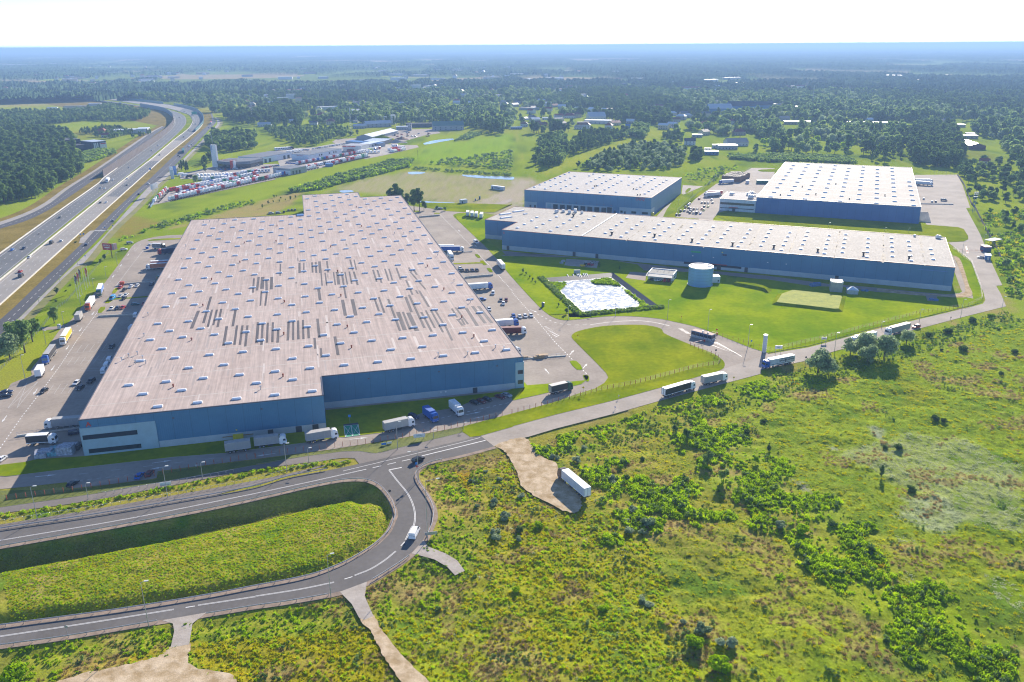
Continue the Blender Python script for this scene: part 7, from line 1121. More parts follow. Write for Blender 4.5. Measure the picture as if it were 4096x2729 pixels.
# ============================================================ SITE FURNITURE
for p in(POND,):
 cx=sum(q[0]for q in p)/4;cy=sum(q[1]for q in p)/4
 inn=[(cx+(x-cx)*.80,cy+(y-cy)*.80)for x,y in p]
b=MB();b.add([(x,y,.12)for x,y in POND]+[(x,y,-2.2)for x,y in inn],[(i,i+4,(i+1)%4+4,(i+1)%4)for i in range(4)]);o=b.build('rain_basin_lining',plain('basin_liner',(.02,.028,.05),.5));tag(o,kind='structure')
wm=bpy.data.materials.new('basin_water');wm.use_nodes=True;t=wm.node_tree;bs_=t.nodes['Principled BSDF'];g=t.nodes.new('ShaderNodeNewGeometry');n=t.nodes.new('ShaderNodeTexNoise');n.inputs['Scale'].default_value=.42;n.inputs['Detail'].default_value=7;n.inputs['Roughness'].default_value=.7;t.links.new(g.outputs['Position'],n.inputs['Vector'])
r=t.nodes.new('ShaderNodeValToRGB');r.color_ramp.elements[0].position=.34;r.color_ramp.elements[1].position=.66;r.color_ramp.elements[0].color=(.38,.43,.50,1);r.color_ramp.elements[1].color=(.55,.53,.49,1);q=r.color_ramp.elements.new(.72);q.color=(.38,.28,.17,1);t.links.new(n.outputs[0],r.inputs[0]);t.links.new(r.outputs[0],bs_.inputs['Base Color'])  # pale ramp tones paint the sky's reflection into the water; brown is debris
r2=t.nodes.new('ShaderNodeMapRange');r2.inputs[1].default_value=.5;r2.inputs[2].default_value=.56;r2.inputs[3].default_value=.22;r2.inputs[4].default_value=.55;t.links.new(n.outputs[0],r2.inputs[0]);t.links.new(r2.outputs[0],bs_.inputs['Roughness']);bs_.inputs['Specular IOR Level'].default_value=1.0;bs_.inputs['IOR'].default_value=1.6
b=MB();b.prism([(cx+(x-cx)*.868,cy+(y-cy)*.868)for x,y in POND],None,-1.4);tag(b.build('basin_water',wm),kind='structure')
def water(a,z=.03):
 q=smooth(gl(*a),4,True);sheet('pond_water',q,z,mat('pond_water',(.35,.40,.45),.15,spec=1.0,var=.1,scale=.1,space='World'))
water(((0,1,[(1400,1240),(1480,1235),(1560,1243),(1500,1256),(1420,1258)]),));water(((0,1,[(1900,1262),(2100,1272),(2354,1282),(2354,1308),(2200,1300),(2000,1288),(1910,1275)]),));water(((0,1,[(1540,975),(1650,945),(1800,930),(1815,940),(1700,960),(1560,985)]),));water(((0,1,[(770,1410),(870,1405),(895,1418),(800,1428)]),));water(((0,1,[(1400,1485),(1500,1500),(1650,1512),(1820,1520),(1820,1530),(1600,1522),(1400,1500)]),))
def reeds(name,polys,n,label,z):
 r=np.random.RandomState(3);out=[]
 for poly in polys:
  a=np.array(poly);x=r.uniform(a[:,0].min(),a[:,0].max(),n);y=r.uniform(a[:,1].min(),a[:,1].max(),n);k=inside(x,y,poly);out.append(np.column_stack([x[k],y[k],np.full(k.sum(),z),r.uniform(.6,1.1,k.sum()),r.choice([0,4,2],k.sum())]))
 tag(scatter(name,np.vstack(out),T),label,'reeds')
reeds('reeds',[gl((1,2,[(340,672),(490,672),(495,690),(430,740),(460,800),(430,770)])),gl((1,2,[(730,655),(880,628),(950,660),(1000,700),(880,685),(760,680)])),gl((1,2,[(1000,700),(1160,810),(1290,905),(1160,922),(1190,860),(1060,760)])),gl((1,2,[(430,760),(620,950),(660,960),(590,900),(470,790)]))],900,'bright green reeds growing in the corners of the rain basin',-1.5)
e=empty('inlet_structure',(*G(1,2,598,602),0),.1,'concrete box with grey inlet pipes at the head of the basin','inlet');MB().box(-2,2,-.4,.6,0,2.2).build('control_box',plain('box_grey',(.45,.48,.48)),e)
for x,y in((508,622),(560,618),(595,616),(608,616),(622,615),(652,612),(668,611),(684,610)):
 p=G(1,2,x,y);MB().tube((0,0,.5),(.6,-4.4,-1.3),.38,0,8).build('inlet_pipe',plain('pipe_grey',(.5,.54,.58),.5),e,None).location=((p[0]-e.location.x)*math.cos(.1)+(p[1]-e.location.y)*math.sin(.1),-(p[0]-e.location.x)*math.sin(.1)+(p[1]-e.location.y)*math.cos(.1),0)
e=empty('water_tank',(111.7,471.6,0),0,'round pale blue steel water tank standing on the lawn','tank');TM=mat('tank_steel',(.20,.40,.62),.5,var=.06,scale=.15,stretch=(1,1,.3))
MB().tube((0,0,0),(0,0,10.9),7.1,0,48).build('shell',TM,e);MB().tube((0,0,0),(0,0,.15),7.5,0,48).build('base',M_BARR,e)
for z in(1.8,3.6,5.4,7.2,9.0,9.9):MB().tube((0,0,z),(0,0,z+.07),7.14,0,48).build('shell_ring',plain('tank_ring',(.14,.23,.31)),e)
b=MB();N_=48;ri,ro_=6.75,7.2
b.add([(ro_*math.cos(6.2832*i/N_),ro_*math.sin(6.2832*i/N_),11.25)for i in range(N_)]+[(ri*math.cos(6.2832*i/N_),ri*math.sin(6.2832*i/N_),11.25)for i in range(N_)]+[(ro_*math.cos(6.2832*i/N_),ro_*math.sin(6.2832*i/N_),10.8)for i in range(N_)],[(i,(i+1)%N_,(i+1)%N_+N_,i+N_)for i in range(N_)]+[(i+2*N_,(i+1)%N_+2*N_,(i+1)%N_,i)for i in range(N_)]);b.build('rim',M_WHITE,e)
MB().tube((0,0,10.92),(0,0,11.15),6.7,0,48,.3).build('roof',mat('tank_roof',(.5,.47,.43),.6,var=.1,scale=.2),e);MB().box(3.6,5.6,-1.6,-.7,11.0,11.5).build('hatch',M_WHITE,e)
p,q=G(1,2,1838,690),G(1,2,1912,690);e,L=place(p,q,5.5,3.6,plain('pump_white',(.62,.66,.66)),plain('pump_roof',(.55,.52,.48)),'small white pump house touching the round tank',cat='pump house');wallbox(e,'door',M_DOOR,L*.7,L*.7+.8,.8,1.8,.08)
p,q=G(1,2,1240,668),G(1,2,1470,690);o_,yaw,L=frame(p,q);e=empty('garage',(*o_,0),yaw,'low white garage with flat grey roof and a sloped canopy in front','garage')
GW=plain('garage_white',(.60,.64,.64));MB().box(0,L,3.2,14,0,4.0).build('wall',GW,e);MB().box(.4,L-.4,3.6,13.6,4.002,4.05).build('roof',plain('garage_roof',(.30,.30,.28),.9),e)
b=MB();b.box(-.15,.3,3,14.1,3.9,4.5);b.box(L-.3,L+.15,3,14.1,3.9,4.5);b.box(.3,L-.3,13.7,14.1,3.9,4.5);b.build('parapet',M_WHITE,e);b=MB();b.add([(-.8,-.6,2.9),(L+.3,-.6,2.9),(L+.3,4.0,3.9),(-.8,4.0,3.9),(-.8,-.6,3.05),(L+.3,-.6,3.05),(L+.3,4.0,4.05),(-.8,4.0,4.05)],[(3,2,1,0),(4,5,6,7),(0,1,5,4),(1,2,6,5),(2,3,7,6),(3,0,4,7)]);b.build('canopy',plain('canopy_pale',(.5,.47,.42)),e)
for x in(.1,L*.35,L*.65,L-.2):MB().box(x,x+.15,-.5,-.35,0,2.9).build('canopy_post',GW,e)
for x,c_ in((.1,'dark'),(.62,'red'),(.8,'darkred')):MB().box(L*x,L*x+1.8,.6,2.6,0,1.2+x).build('stored_crate',paint(c_),e)
for x in(L*.3,L*.55,L*.75):MB().tube((x,9,4.05),(x+.2,8.6,4.9),.12).build('vent',M_STEEL,e)
sidebox(e,'window',M_GLASS,6,8,1.4,2.4,L,.06);sidebox(e,'window',M_GLASS,10,12,1.4,2.4,L,.06)
p,q=G(1,2,1648,1180),G(1,2,1832,1228);o_,yaw,L=frame(p,q);e=empty('guardhouse',(*o_,.05),yaw,'blue framed guardhouse with glass walls and flat pinkish roof at the main gate','guardhouse')
MB().box(0,L,0,3.4,.2,1.0).build('lower_wall',plain('gh_panel',(.5,.5,.5)),e);MB().box(.08,L-.08,.08,3.32,1.0,2.4).build('window_band',M_GLASS,e);MB().box(-.1,L+.1,-.1,3.5,2.4,3.0).build('wall_frame',plain('gh_blue',(.05,.10,.20)),e);MB().box(.05,L-.05,.05,3.35,3.002,3.06).build('roof',plain('gh_roof',(.48,.34,.28),.8),e);MB().box(-.5,L+.5,-.6,4,0,.15).build('kerb_island',M_BARR,e)
for i in range(6):
 for y in(-.05,3.35):MB().box(L*i/5-.1,L*i/5+.1,y-.02,y+.1,.2,2.4).build('pillar',plain('gh_blue',(.05,.10,.20)),e)
for x in(.45,.7):MB().box(L*x,L*x+.6,1.4,2,3.06,3.6).build('roof_unit',M_WHITE,e)
def boom(p,q,label):
 o_,yaw,L=frame(p,q);e=empty('barrier_gate',(*o_,.05),yaw,label,'barrier');MB().box(-.25,.25,-.25,.25,0,1.1).build('post',plain('boom_red',(.5,.05,.03)),e);b=MB()
 n=6
 for i in range(n):b.box(L*i/n,L*(i+1)/n,-.06,.06,.85,1.0,i%2)
 b.build('arm',[plain('boom_red',(.5,.05,.03)),plain('boom_white',(.7,.5,.5))],e)
boom(G(1,2,1770,1232),G(1,2,1640,1260),'red and white barrier arm lowered left of the guardhouse');boom(G(1,2,1885,1165),G(1,2,1842,1155),'orange barrier arm at the back of the guardhouse');boom(zd(1555,985),zd(1285,975),'long red barrier arm right half at the right gate');boom(zd(1270,978),zd(1010,960),'long red barrier arm left half at the right gate')
p=G(1,2,2318,1325);e=empty('advertising_column',(*p,0),0,'tall white ribbed cylinder column beside the access road','column');hc=hgt(1,2,2318,1325,1172);MB().tube((0,0,0),(0,0,hc),.95,0,24).build('shaft',mat('column_white',(.52,.58,.62),.5,var=.05,scale=.5),e);MB().tube((0,0,hc+.002),(0,0,hc+.35),1.0,0,24).build('cap',M_WHITE,e)
for k in range(1,9):MB().tube((0,0,hc*k/9),(0,0,hc*k/9+.08),.98,0,24).build('ring',M_STEEL,e)
p,q=zd(1605,1140),zd(1715,1150);o_,yaw,L=frame(p,q);e=empty('gate_booth',(*o_,0),yaw,'blue gate booth with pale roof and white doorway at right gate','booth');MB().box(0,L,0,7,0,2.8).build('wall',plain('booth_blue',(.06,.20,.48)),e);MB().box(-.2,L+.2,-.2,7.2,2.8,3.1).build('roof',plain('booth_roof',(.34,.46,.66)),e);MB().box(L*.4,L*.75,-.08,0,0,2.1).build('doorway',M_WHITE,e)
p,q=zd(1600,990),zd(1725,990);o_,yaw,L=frame(p,q);e=empty('gate_booth',(*o_,0),yaw,'dark blue booth with red stripe behind the pale roofed booth','booth');MB().box(0,L,0,6,0,3.4).build('wall',plain('booth_navy',(.03,.07,.22)),e);MB().box(-.1,L+.1,-.15,6.1,3.0,3.3).build('stripe',MATS['sign_red'],e);MB().box(-.2,L+.2,-.2,6.2,3.402,3.6).build('roof',M_WHITE,e)
p,q=zd(1585,850),zd(1735,880);o_,yaw,L=frame(p,q);e=empty('canopy',(*o_,0),yaw,'grey flat canopy roof behind the gate booths','canopy');MB().box(0,L,0,12,3.4,3.7).build('roof',plain('canopy_grey',(.20,.27,.36)),e)
for x in(.2,L-.2):
 for y in(.3,11.6):MB().box(x-.1,x+.1,y-.1,y+.1,0,3.4).build('post',M_STEEL,e)
p=zd(1265,965);sheet('gate_island',[zd(1240,890),zd(1270,890),zd(1300,1020),zd(1265,1020)],.2,plain('island_red',(.35,.10,.06)),z0=0.0)
p=zd(1385,240);e=empty('floodlight_mast',(*p,0),0,'twin pole blue floodlight mast beside the right fence','mast')
for x in(-.7,.7):MB().tube((x,0,0),(x,0,17),.22,0,8,.16).build('pole',plain('mast_blue',(.10,.22,.36)),e)
for z in(13,15,16.6):MB().box(-1.8,1.8,-.3,.3,z,z+.5).build('floodlight',M_STEEL,e)
p,q=G(1,3,568,772),G(1,3,682,780);e,L=place(p,q,7,5.6,plain('kiosk_tan',(.34,.36,.32)),plain('kiosk_roof',(.62,.60,.56)),'square grey green plant building with white parapet below the long wall',cat='plant building');wallbox(e,'parapet',M_WHITE,0,.8,5.6,6.5,.1);wallbox(e,'parapet',M_WHITE,L-.8,L,5.6,6.5,.1)
p,q=G(1,3,728,795),G(1,3,828,800);o_,yaw,L=frame(p,q);e=empty('tent',(*o_,0),yaw,'small white tent with pointed roof in the shade of the long wall','tent');MB().box(0,L,0,5,0,2.5).build('wall',plain('tent_wall',(.40,.46,.46)),e);b=MB();b.add([(-.2,-.2,2.5),(L+.2,-.2,2.5),(L+.2,5.2,2.5),(-.2,5.2,2.5),(L/2,2.5,4.2)],[(0,1,4),(1,2,4),(2,3,4),(3,0,4)]);b.build('roof',plain('tent_roof',(.55,.66,.78)),e)
def heap(r,c,pts,label,m,s=1.0):
 p=G(r,c,*pts[0]);e=empty('material_stack',(*p,0),AY,label,'stack');rn=random.Random(int(p[0]))
 for i,(x,y)in enumerate(pts):
  g=G(r,c,x,y);l=to_loc(g,p,AY);b=MB();w_=s*rn.uniform(1.0,1.6);b.box(-w_,w_,-s*.9,s*.9,0,s*rn.uniform(.8,1.5),0,.1,.1);b.build('bundle',m,e,(l[0],l[1],0),rn.uniform(-.2,.2))
M_TARP=mat('tarp',(.34,.36,.42),.5,var=.5,scale=1.5);M_PAL=mat('pallet_wood',(.45,.30,.16),.8,var=.3,scale=2)
heap(2,0,[(375,870),(430,850),(385,840)],'wrapped pallet stack, left one in front of the warehouse corner',M_TARP,1.7);heap(2,0,[(490,850),(520,820),(560,815)],'wrapped pallet stack with teal sheet in the middle of the group',mat('tarp_teal',(.10,.28,.34),.5,var=.6,scale=1.2),1.5);heap(2,0,[(610,835),(640,800)],'rounded grey tarpaulin bundle nearest the office wall',M_TARP,2.1);heap(2,0,[(700,800),(720,770)],'dark scrap bundle against the office wall',plain('dark_scrap',(.03,.035,.05)),1.2)
heap(1,2,[(125,1383),(160,1380)],'low pallet stack at left end of the ramp',M_PAL,.8);heap(1,2,[(222,1382),(240,1374)],'wooden crates in the middle of the ramp',M_PAL,.9);heap(1,2,[(268,1378),(295,1368)],'tall wooden crates right of the others on the ramp',M_PAL,1.2)
heap(1,3,[(420,720),(450,715)],'blue sheeted machinery in the shade left of the plant building',plain('sheet_blue',(.08,.2,.42)),1.4);heap(1,3,[(870,765),(905,768)],'blue sheeting heap right of the white tent',plain('sheet_blue',(.08,.2,.42)),.8);heap(1,3,[(1500,845),(1540,852)],'blue drums on a paved square below the long wall',plain('sheet_blue',(.08,.2,.42)),.9);sheet('paved_square',gl((1,3,[(1445,800),(1545,805),(1568,862),(1465,855)])),.14,M_CONC)
heap(1,2,[(470,495),(455,512)],'pale wrapped bundle left of the gravel pad',M_TARP,.9)
heap(0,3,[(-330+i*28,1250-(i%3)*12)for i in range(0)],'x',M_PAL)if False else None
p,q=G(0,2,1925,1320),G(0,2,2090,1335);o_,yaw,L=frame(p,q);e=empty('crate_stack',(*o_,0),yaw+.1,'brown block of stacked crates with ragged pale top in the truck park','stack');MB().box(0,L,0,38,0,5).build('crate_wall',plain('crate_brown',(.20,.10,.07)),e);rn=random.Random(2);b=MB()
for i in range(14):
 for j in range(12):
  z=5.02+rn.uniform(0,.9);b.box(L*i/14+.1,L*(i+1)/14-.2,38*j/12+.2,38*(j+1)/12-.4,5.001,z)
b.build('top_crates',mat('crate_top',(.30,.25,.20),.8,var=.7,scale=.4),e)['kind']='stuff'
p,q=G(0,2,2250,1345),G(0,2,2400,1348);place(p,q,5,3.0,plain('skip_green',(.05,.22,.14)),plain('skip_green2',(.10,.26,.18)),'long green container beside the yard ramp of the far right warehouse',cat='container',name='container')
p,q=G(0,2,2155,1345),G(0,2,2180,1345);place(p,q,4,2.8,M_WHITE,M_WHITE,'small white cabin left of the green container',cat='cabin',name='cabin')
p,q=zc(1585,1060),zc(1715,1060);o_,yaw,L=frame(p,q);e=empty('gazebo',(*o_,0),yaw,'small brown gazebo with hipped roof beside the office block','gazebo');b=MB();b.add([(0,0,2.6),(L,0,2.6),(L,6,2.6),(0,6,2.6),(L*.3,3,4),(L*.7,3,4)],[(0,1,5,4),(1,2,5),(2,3,4,5),(3,0,4)]);b.build('roof',plain('gazebo_roof',(.12,.10,.10)),e)
for x in(.3,L/2,L-.3):
 for y in(.3,5.7):MB().box(x-.12,x+.12,y-.12,y+.12,0,2.6).build('post',plain('gazebo_wood',(.25,.12,.07)),e)
def container(r,c,x0,y0,x1,y1,d_,h,wc,rc,lab,text=None):
 p,q=G(r,c,x0,y0),G(r,c,x1,y1);e,L=place(p,q,d_,h,plain('cont_'+wc,PC[wc],.6),plain('contr_'+rc,PC[rc],.6),lab,cat='container',name='container');wallbox(e,'door',M_DOOR,L*.1,L*.1+.9,.1,2.1,.06)
 if text:txt(text,1.3,e,(L/2,-.05,1.2),(RX,0,0),M_TXT)
container(0,1,2160,1392,2272,1408,3,3.2,'pale','white','long pale container with dark lettering on the sandy lot','CONTAINER');container(0,1,1888,1528,1945,1522,4,3,'pale','pale','pale blue site container near the sandy road');container(0,1,2050,1490,2064,1490,2,2.6,'teal','teal','teal portable toilet on the sandy lot');container(0,1,2012,1503,2022,1503,2,1.6,'blue','blue','small blue bin beside the teal toilet')
p=G(1,0,547,1112);e=empty('portable_toilet',(*p,0),VA,'blue and white portable toilet at the edge of the west lane','portable toilet');MB().box(-.6,.6,-.6,.6,0,2.3).build('cabin',plain('pt_blue',(.03,.16,.38)),e);MB().box(-.65,.65,-.65,.65,2.3,2.5,0,.15,.15).build('roof',M_WHITE,e);MB().box(-.62,-.6,-.45,.45,.1,2.0).build('door',M_WHITE,e)
sheet('toilet_pad',gl((1,0,[(385,1100),(520,1090),(660,1060),(560,1114),(385,1127)])),.05,M_CONC)
p=G(1,0,1125,708);e=empty('rubbish_container',(*p,0),AY,'red rubbish container at the left end of the ramp wall','container');MB().box(-1.1,1.1,-.9,.9,0,1.8,0,-.15,-.1).build('bin',paint('orange'),e);MB().box(-1.2,1.2,-1,1,1.8,1.95).build('lid',MATS['sign_red'],e)
p=G(1,0,1355,375);e=empty('waste_bin',(*p,0),AY,'blue waste bin below the white hatchback in the west yard','bin');MB().box(-.9,.9,-.6,.6,0,1.5,0,-.1,-.1).build('bin',paint('blue'),e);MB().box(-.95,.95,-.65,.65,1.5,1.65).build('lid',M_WHITE,e)
p=G(1,2,285,908);e=empty('cabinet',(*p,0),0,'short grey round cabinet at the lawn corner left of the basin','cabinet');MB().tube((0,0,0),(0,0,2.3),.8,0,12).build('drum',plain('cab_grey',(.12,.14,.15)),e);MB().tube((0,0,2.3),(0,0,2.6),.85,0,12,.3).build('cap',M_STEEL,e)
def wall_strip(a,b_,w_,h,label,rail=True):
 o_,yaw,L=frame(a,b_);e=empty('ramp_wall',(*o_,0),yaw,label,'wall');MB().box(0,L,-w_/2,w_/2,0,h).build('wall',M_BARR,e)
 if rail:
  b=MB();b.box(0,L,-.04,.04,h+.95,h+1.03);b.box(0,L,-.03,.03,h+.5,h+.55)
  for i in range(int(L/2.2)+1):b.box(i*2.2,i*2.2+.07,-.04,.04,h,h+1)
  b.build('railing',M_STEEL,e)
wall_strip(G(1,0,1090,712),G(1,0,1425,680),.5,.9,'concrete ramp wall with railing by the red rubbish container');wall_strip(G(1,0,905,1003),G(1,0,1250,985),.6,.9,'concrete ramp wall with railing below the three parked cars');wall_strip(G(2,0,155,682),G(2,0,730,605),.6,.6,'concrete ramp wall with railing at the lower left docks');wall_strip(G(1,2,105,1392),G(1,2,495,1362),.6,.5,'concrete ramp wall with railing and crates at the warehouse corner');wall_strip(G(1,1,1920,645),G(1,1,2180,622),.6,1.0,'pale ramp wall in the middle of the east docks');wall_strip(G(1,1,1500,88),G(1,1,1690,72),.6,1.0,'pale ramp wall at the north end of the east docks');wall_strip(zd(390,78),zd(1010,88),1.0,.8,'dark ramp wall in the yard right of the far warehouse',False);wall_strip(G(1,1,1900,408),G(1,1,1990,404),.5,.5,'short ramp wall below the deep blue trailer')
def bank(poly,h,ins_,m,label,top=None):
 cx=sum(q[0]for q in poly)/len(poly);cy=sum(q[1]for q in poly)/len(poly);n=len(poly);b=MB();inn=[]
 for x,y in poly:L=math.hypot(x-cx,y-cy);inn.append((x+(cx-x)*min(.8,ins_/L),y+(cy-y)*min(.8,ins_/L)))
 b.add([(x,y,.05)for x,y in poly]+[(x,y,h)for x,y in inn],[(i,(i+1)%n,(i+1)%n+n,i+n)for i in range(n)]);b.prism(inn,None,h+.002,1 if top else 0);o=b.build('earth_bank',[m,top or m]);return tag(o,label,'earth bank')
pb=gl((1,3,[(30,890),(80,800),(200,760),(500,790),(720,820),(690,960),(640,962),(300,925)]));pb=pb if(pb[1][0]-pb[0][0])*(pb[3][1]-pb[0][1])-0<1e9 else pb
A_=sum(pb[i][0]*pb[(i+1)%8][1]-pb[(i+1)%8][0]*pb[i][1]for i in range(8));pb=pb if A_>0 else pb[::-1]
bank(pb,1.3,3.0,MATS['mown_lawn'],'flat topped grass earth bank with dry yellow top on the site lawn',mat('dry_top',(.23,.28,.015),.95,col2=(.36,.38,.03),scale=.3,space='World',fine=.2))
pb=gl((1,2,[(2010,700),(2030,685),(2200,700),(2354,735),(2354,770),(2200,748)]),(1,3,[(40,760),(10,785)]));pb=[pb[i]for i in(0,1,2,3,6,7,4,5)];A_=sum(pb[i][0]*pb[(i+1)%8][1]-pb[(i+1)%8][0]*pb[i][1]for i in range(8));pb=pb if A_>0 else pb[::-1]
bank(pb,1.5,3.0,MATS['mown_lawn'],'long narrow grass earth bank right of the tank')
def lamp(r,c,x,y,yt,label,arm=0.0,group='street lamps',hd=0.0,s=1.0):
 p=G(r,c,x,y);h=hgt(r,c,x,y,yt);far=math.hypot(*p)>700;e=empty('street_lamp',(*p,0),hd,label,'street lamp',group);k=s*(1.0 if math.hypot(*p)<330 else 1.15)
 MB().tube((0,0,0),(0,0,h),.11*k,0,8,.065*k).build('pole',M_STEEL,e)
 if arm:
  MB().tube((0,0,h),(arm,0,h+.35),.06*k,0,6).build('arm',M_STEEL,e);MB().box(arm-.1,arm+.9,-.2,.2,h+.28,h+.45).build('lamp_head',M_LAMPG,e)
 else:MB().box(-.25,.55,-.18,.18,h,h+.22).build('lamp_head',M_LAMPG,e)
for i,(r_,c_,x,y,yt,a,lab)in enumerate([(3,0,1368,1060,655,.9,'lamp on the lower road nearest the bottom left'),(3,1,690,790,402,.9,'lamp on the lower road left of the gravel drive'),(3,1,1580,262,-280,3.2,'lamp at the loop road right of the white minibus'),(2,1,1495,1090,822,-3.0,'lamp beside the round road signs at the junction'),(2,0,345,1440,1150,.8,'tall lamp on the upper road nearest the left edge'),(2,0,1543,1245,965,.8,'tall lamp on the upper road, second from left'),(2,1,285,1012,755,.8,'tall lamp on the upper road, third from left'),(2,1,1303,798,555,.8,'tall lamp in front of the beige truck'),(2,0,812,1258,1120,.5,'short lamp on the cycle path, left'),(2,0,1865,1072,928,.5,'short lamp on the cycle path, middle'),(2,1,487,935,796,.5,'short lamp on the cycle path, right'),(2,1,1632,700,630,.4,'short lamp by the white green board'),(2,1,1910,615,562,.4,'short lamp near the start of the concrete road'),(1,2,518,1030,905,.4,'lamp at the lower left of the rain basin'),(1,2,950,1000,822,.4,'lamp on the lawn in front of the rain basin'),(1,2,1430,1025,850,.4,'lamp on the curve right of the basin'),(1,2,1800,1120,940,.4,'lamp on the lawn above the guardhouse'),(1,2,2168,1280,1080,.4,'lamp at the fence left of the white column'),(1,2,722,990,945,.3,'short post lamp at the basin edge'),(1,3,612,1310,1155,.4,'lamp on the access road left of the willow clump'),(1,3,1043,1100,1050,.4,'lamp beside the white semi truck'),(1,3,1385,1080,938,.4,'lamp beside the red car on the access road'),(1,3,1770,1010,848,.4,'lamp before the bend of the access road'),(1,3,2150,925,820,.4,'lamp at the outer bend of the access road'),(1,3,1780,440,312,.4,'lamp inside the right gate'),(1,3,1985,300,248,.4,'lamp beside the right verge'),(1,0,425,1262,1135,.4,'lamp on the west lawn beside the yellow trailer'),(1,0,590,1085,960,.4,'lamp on the west lawn above the toilet'),(1,0,742,895,815,.4,'lamp between flagpoles and orange truck'),(1,0,862,740,655,.4,'lamp on the west lawn right of the flagpoles'),(1,0,978,650,545,.4,'lamp on the west lawn below the billboard'),(1,0,1080,523,412,.4,'lamp on the west lawn right of the billboard'),(1,0,715,530,430,.4,'lamp on the service road left of the billboard'),(1,0,555,690,630,.4,'lamp on the service road fence, middle'),(1,0,362,885,820,.4,'lamp on the service road fence, lower'),(1,0,118,1105,1040,.4,'lamp on the service road fence, lowest'),(2,0,235,165,-60,.4,'lamp on the west lawn by the lowest box trailer'),(0,2,1660,1445,1400,.3,'lamp on the drive right of the middle warehouse, upper'),(0,2,1527,1545,1498,.3,'lamp on the drive right of the middle warehouse, lower'),(1,3,557,170,140,.5,'lamp on the lawn between the long and the far hall, left'),(1,3,1072,215,185,.5,'lamp on the lawn between the long and the far hall, middle'),(1,3,1288,222,190,.5,'lamp on the lawn between the long and the far hall, right')]):
 lamp(r_,c_,x,y,yt,lab,a,'street lamps',0 if r_!=2 and r_!=3 else.25)
def fence(line,spacing,h,label,postm,wirem=None,nmax=99,name='fence',rails=(0.15,1.0),pr=.05,solid=False):
 e=empty(name,(line[0][0],line[0][1],0),0,label,'fence');o_=line[0];L=length(line);spacing=max(spacing,L/nmax);pm=MB().box(-pr,pr,-pr,pr,0,h).mesh('fence_post',postm);b=MB()
 W_=walk(line,spacing)
 for x,y,hd in W_:link('fence_post',pm,e,(x-o_[0],y-o_[1],0),hd)
 for(x0,y0,_),(x1,y1,_)in zip(W_[:-1],W_[1:]):
  n_=7 if not solid else 1
  for k in range(n_+1 if not solid else 1):
   z=h*(rails[0]+(rails[1]-rails[0])*k/n_)
   if solid:b.add([(x0-o_[0],y0-o_[1],.1),(x1-o_[0],y1-o_[1],.1),(x1-o_[0],y1-o_[1],h),(x0-o_[0],y0-o_[1],h),(x0-o_[0],y0-o_[1]+.12,.1),(x1-o_[0],y1-o_[1]+.12,.1),(x1-o_[0],y1-o_[1]+.12,h),(x0-o_[0],y0-o_[1]+.12,h)],[(0,1,2,3),(7,6,5,4),(3,2,6,7)])
   else:b.tube((x0-o_[0],y0-o_[1],z),(x1-o_[0],y1-o_[1],z),.012,0,3)
 b.build('mesh_panel' if not solid else 'panel',wirem or M_WIRE,e);return e
fence(gl((2,0,[(-200,1300),(55,1268),(335,1230),(720,1180),(1180,1095),(1440,1040),(2040,925),(2354,875)])),2.7,1.9,'wire fence with red posts along the shaded lay-by south of the warehouse',M_POSTR,pr=.09)
fence(gl((2,1,[(0,882),(170,850),(720,778),(1070,740),(1360,692),(1700,625),(2300,482)])),2.7,1.9,'wire fence with red posts between south road and pavement, middle stretch',M_POSTR,pr=.07)
fence(gl((2,2,[(0,470),(300,395),(640,305),(800,262),(1110,205),(1360,140),(1700,48)]),(1,2,[(1900,1440),(1920,1400),(1870,1365),(1620,1262)])),2.7,1.9,'wire fence with red posts round the central lawn up to the gate',M_POSTR,pr=.07)
fence(gl((1,2,[(1890,1175),(2100,1235),(2354,1312)]),(1,3,[(35,1318),(300,1250),(480,1212),(850,1112),(1250,1010),(1400,968),(1600,945),(1850,900),(1970,835),(1955,740)])),2.9,1.9,'wire fence with brown posts along the access road and site lawn',M_POSTR,nmax=98)
fence(gl((1,3,[(1955,740),(1920,640),(1870,505),(1700,372)])),3.5,1.9,'grey fence right of the long hall end',M_STEEL)
fence(gl((0,3,[(1740,1270),(1800,1360),(1870,1540)]),(1,3,[(1900,0),(2000,200),(2060,310),(2160,510)])),5,2.2,'dark solid looking fence down the right boundary',plain('fence_dark',(.10,.10,.11)),solid=True,wirem=plain('fence_panel_dark',(.10,.10,.12),.8))
fence(gl((1,0,[(0,1500),(200,1300),(380,1115),(520,930),(620,860),(760,700),(910,520),(1000,410)])),3.0,1.6,'grey panel fence between west lawn and cycle track',M_STEEL,rails=(.1,1.0),pr=.06)
fence(gl((1,2,[(1500,84),(1530,20),(1600,-45)]),(0,2,[(1790,1365),(1870,1300),(2150,1230),(2200,1200)])),4,1.8,'grey fence with hedge left of the truck park',M_STEEL)
fence(gl((0,0,[(1385,1568),(1440,1490)])),5,2,'blue fence at the left tip of the cab depot',plain('fence_blue',(.1,.2,.32)),solid=True,wirem=plain('fence_blue',(.1,.2,.32)))
fence(gl((0,3,[(1490,1262),(1740,1268)])),4,4,'tall teal sports net fence behind the far yard',plain('net_teal',(.05,.22,.28)),plain('net_teal',(.05,.22,.28)))
def guard(line,label,step=4.0,side=1):
 o_=line[0];e=empty('guard_rail',(o_[0],o_[1],0),0,label,'guard rail','guard rails');l=[(x-o_[0],y-o_[1])for x,y in line];strip(l,.12,.48,.78,M_STEEL).build('beam',M_STEEL,e);step=max(step,length(line)/98);pm=cached('gp',lambda:MB().box(-.06,.06,-.06,.06,0,.7).mesh('post',M_STEEL))
 for x,y,h in walk(l,step):link('post',pm,e,(x,y,0),h)
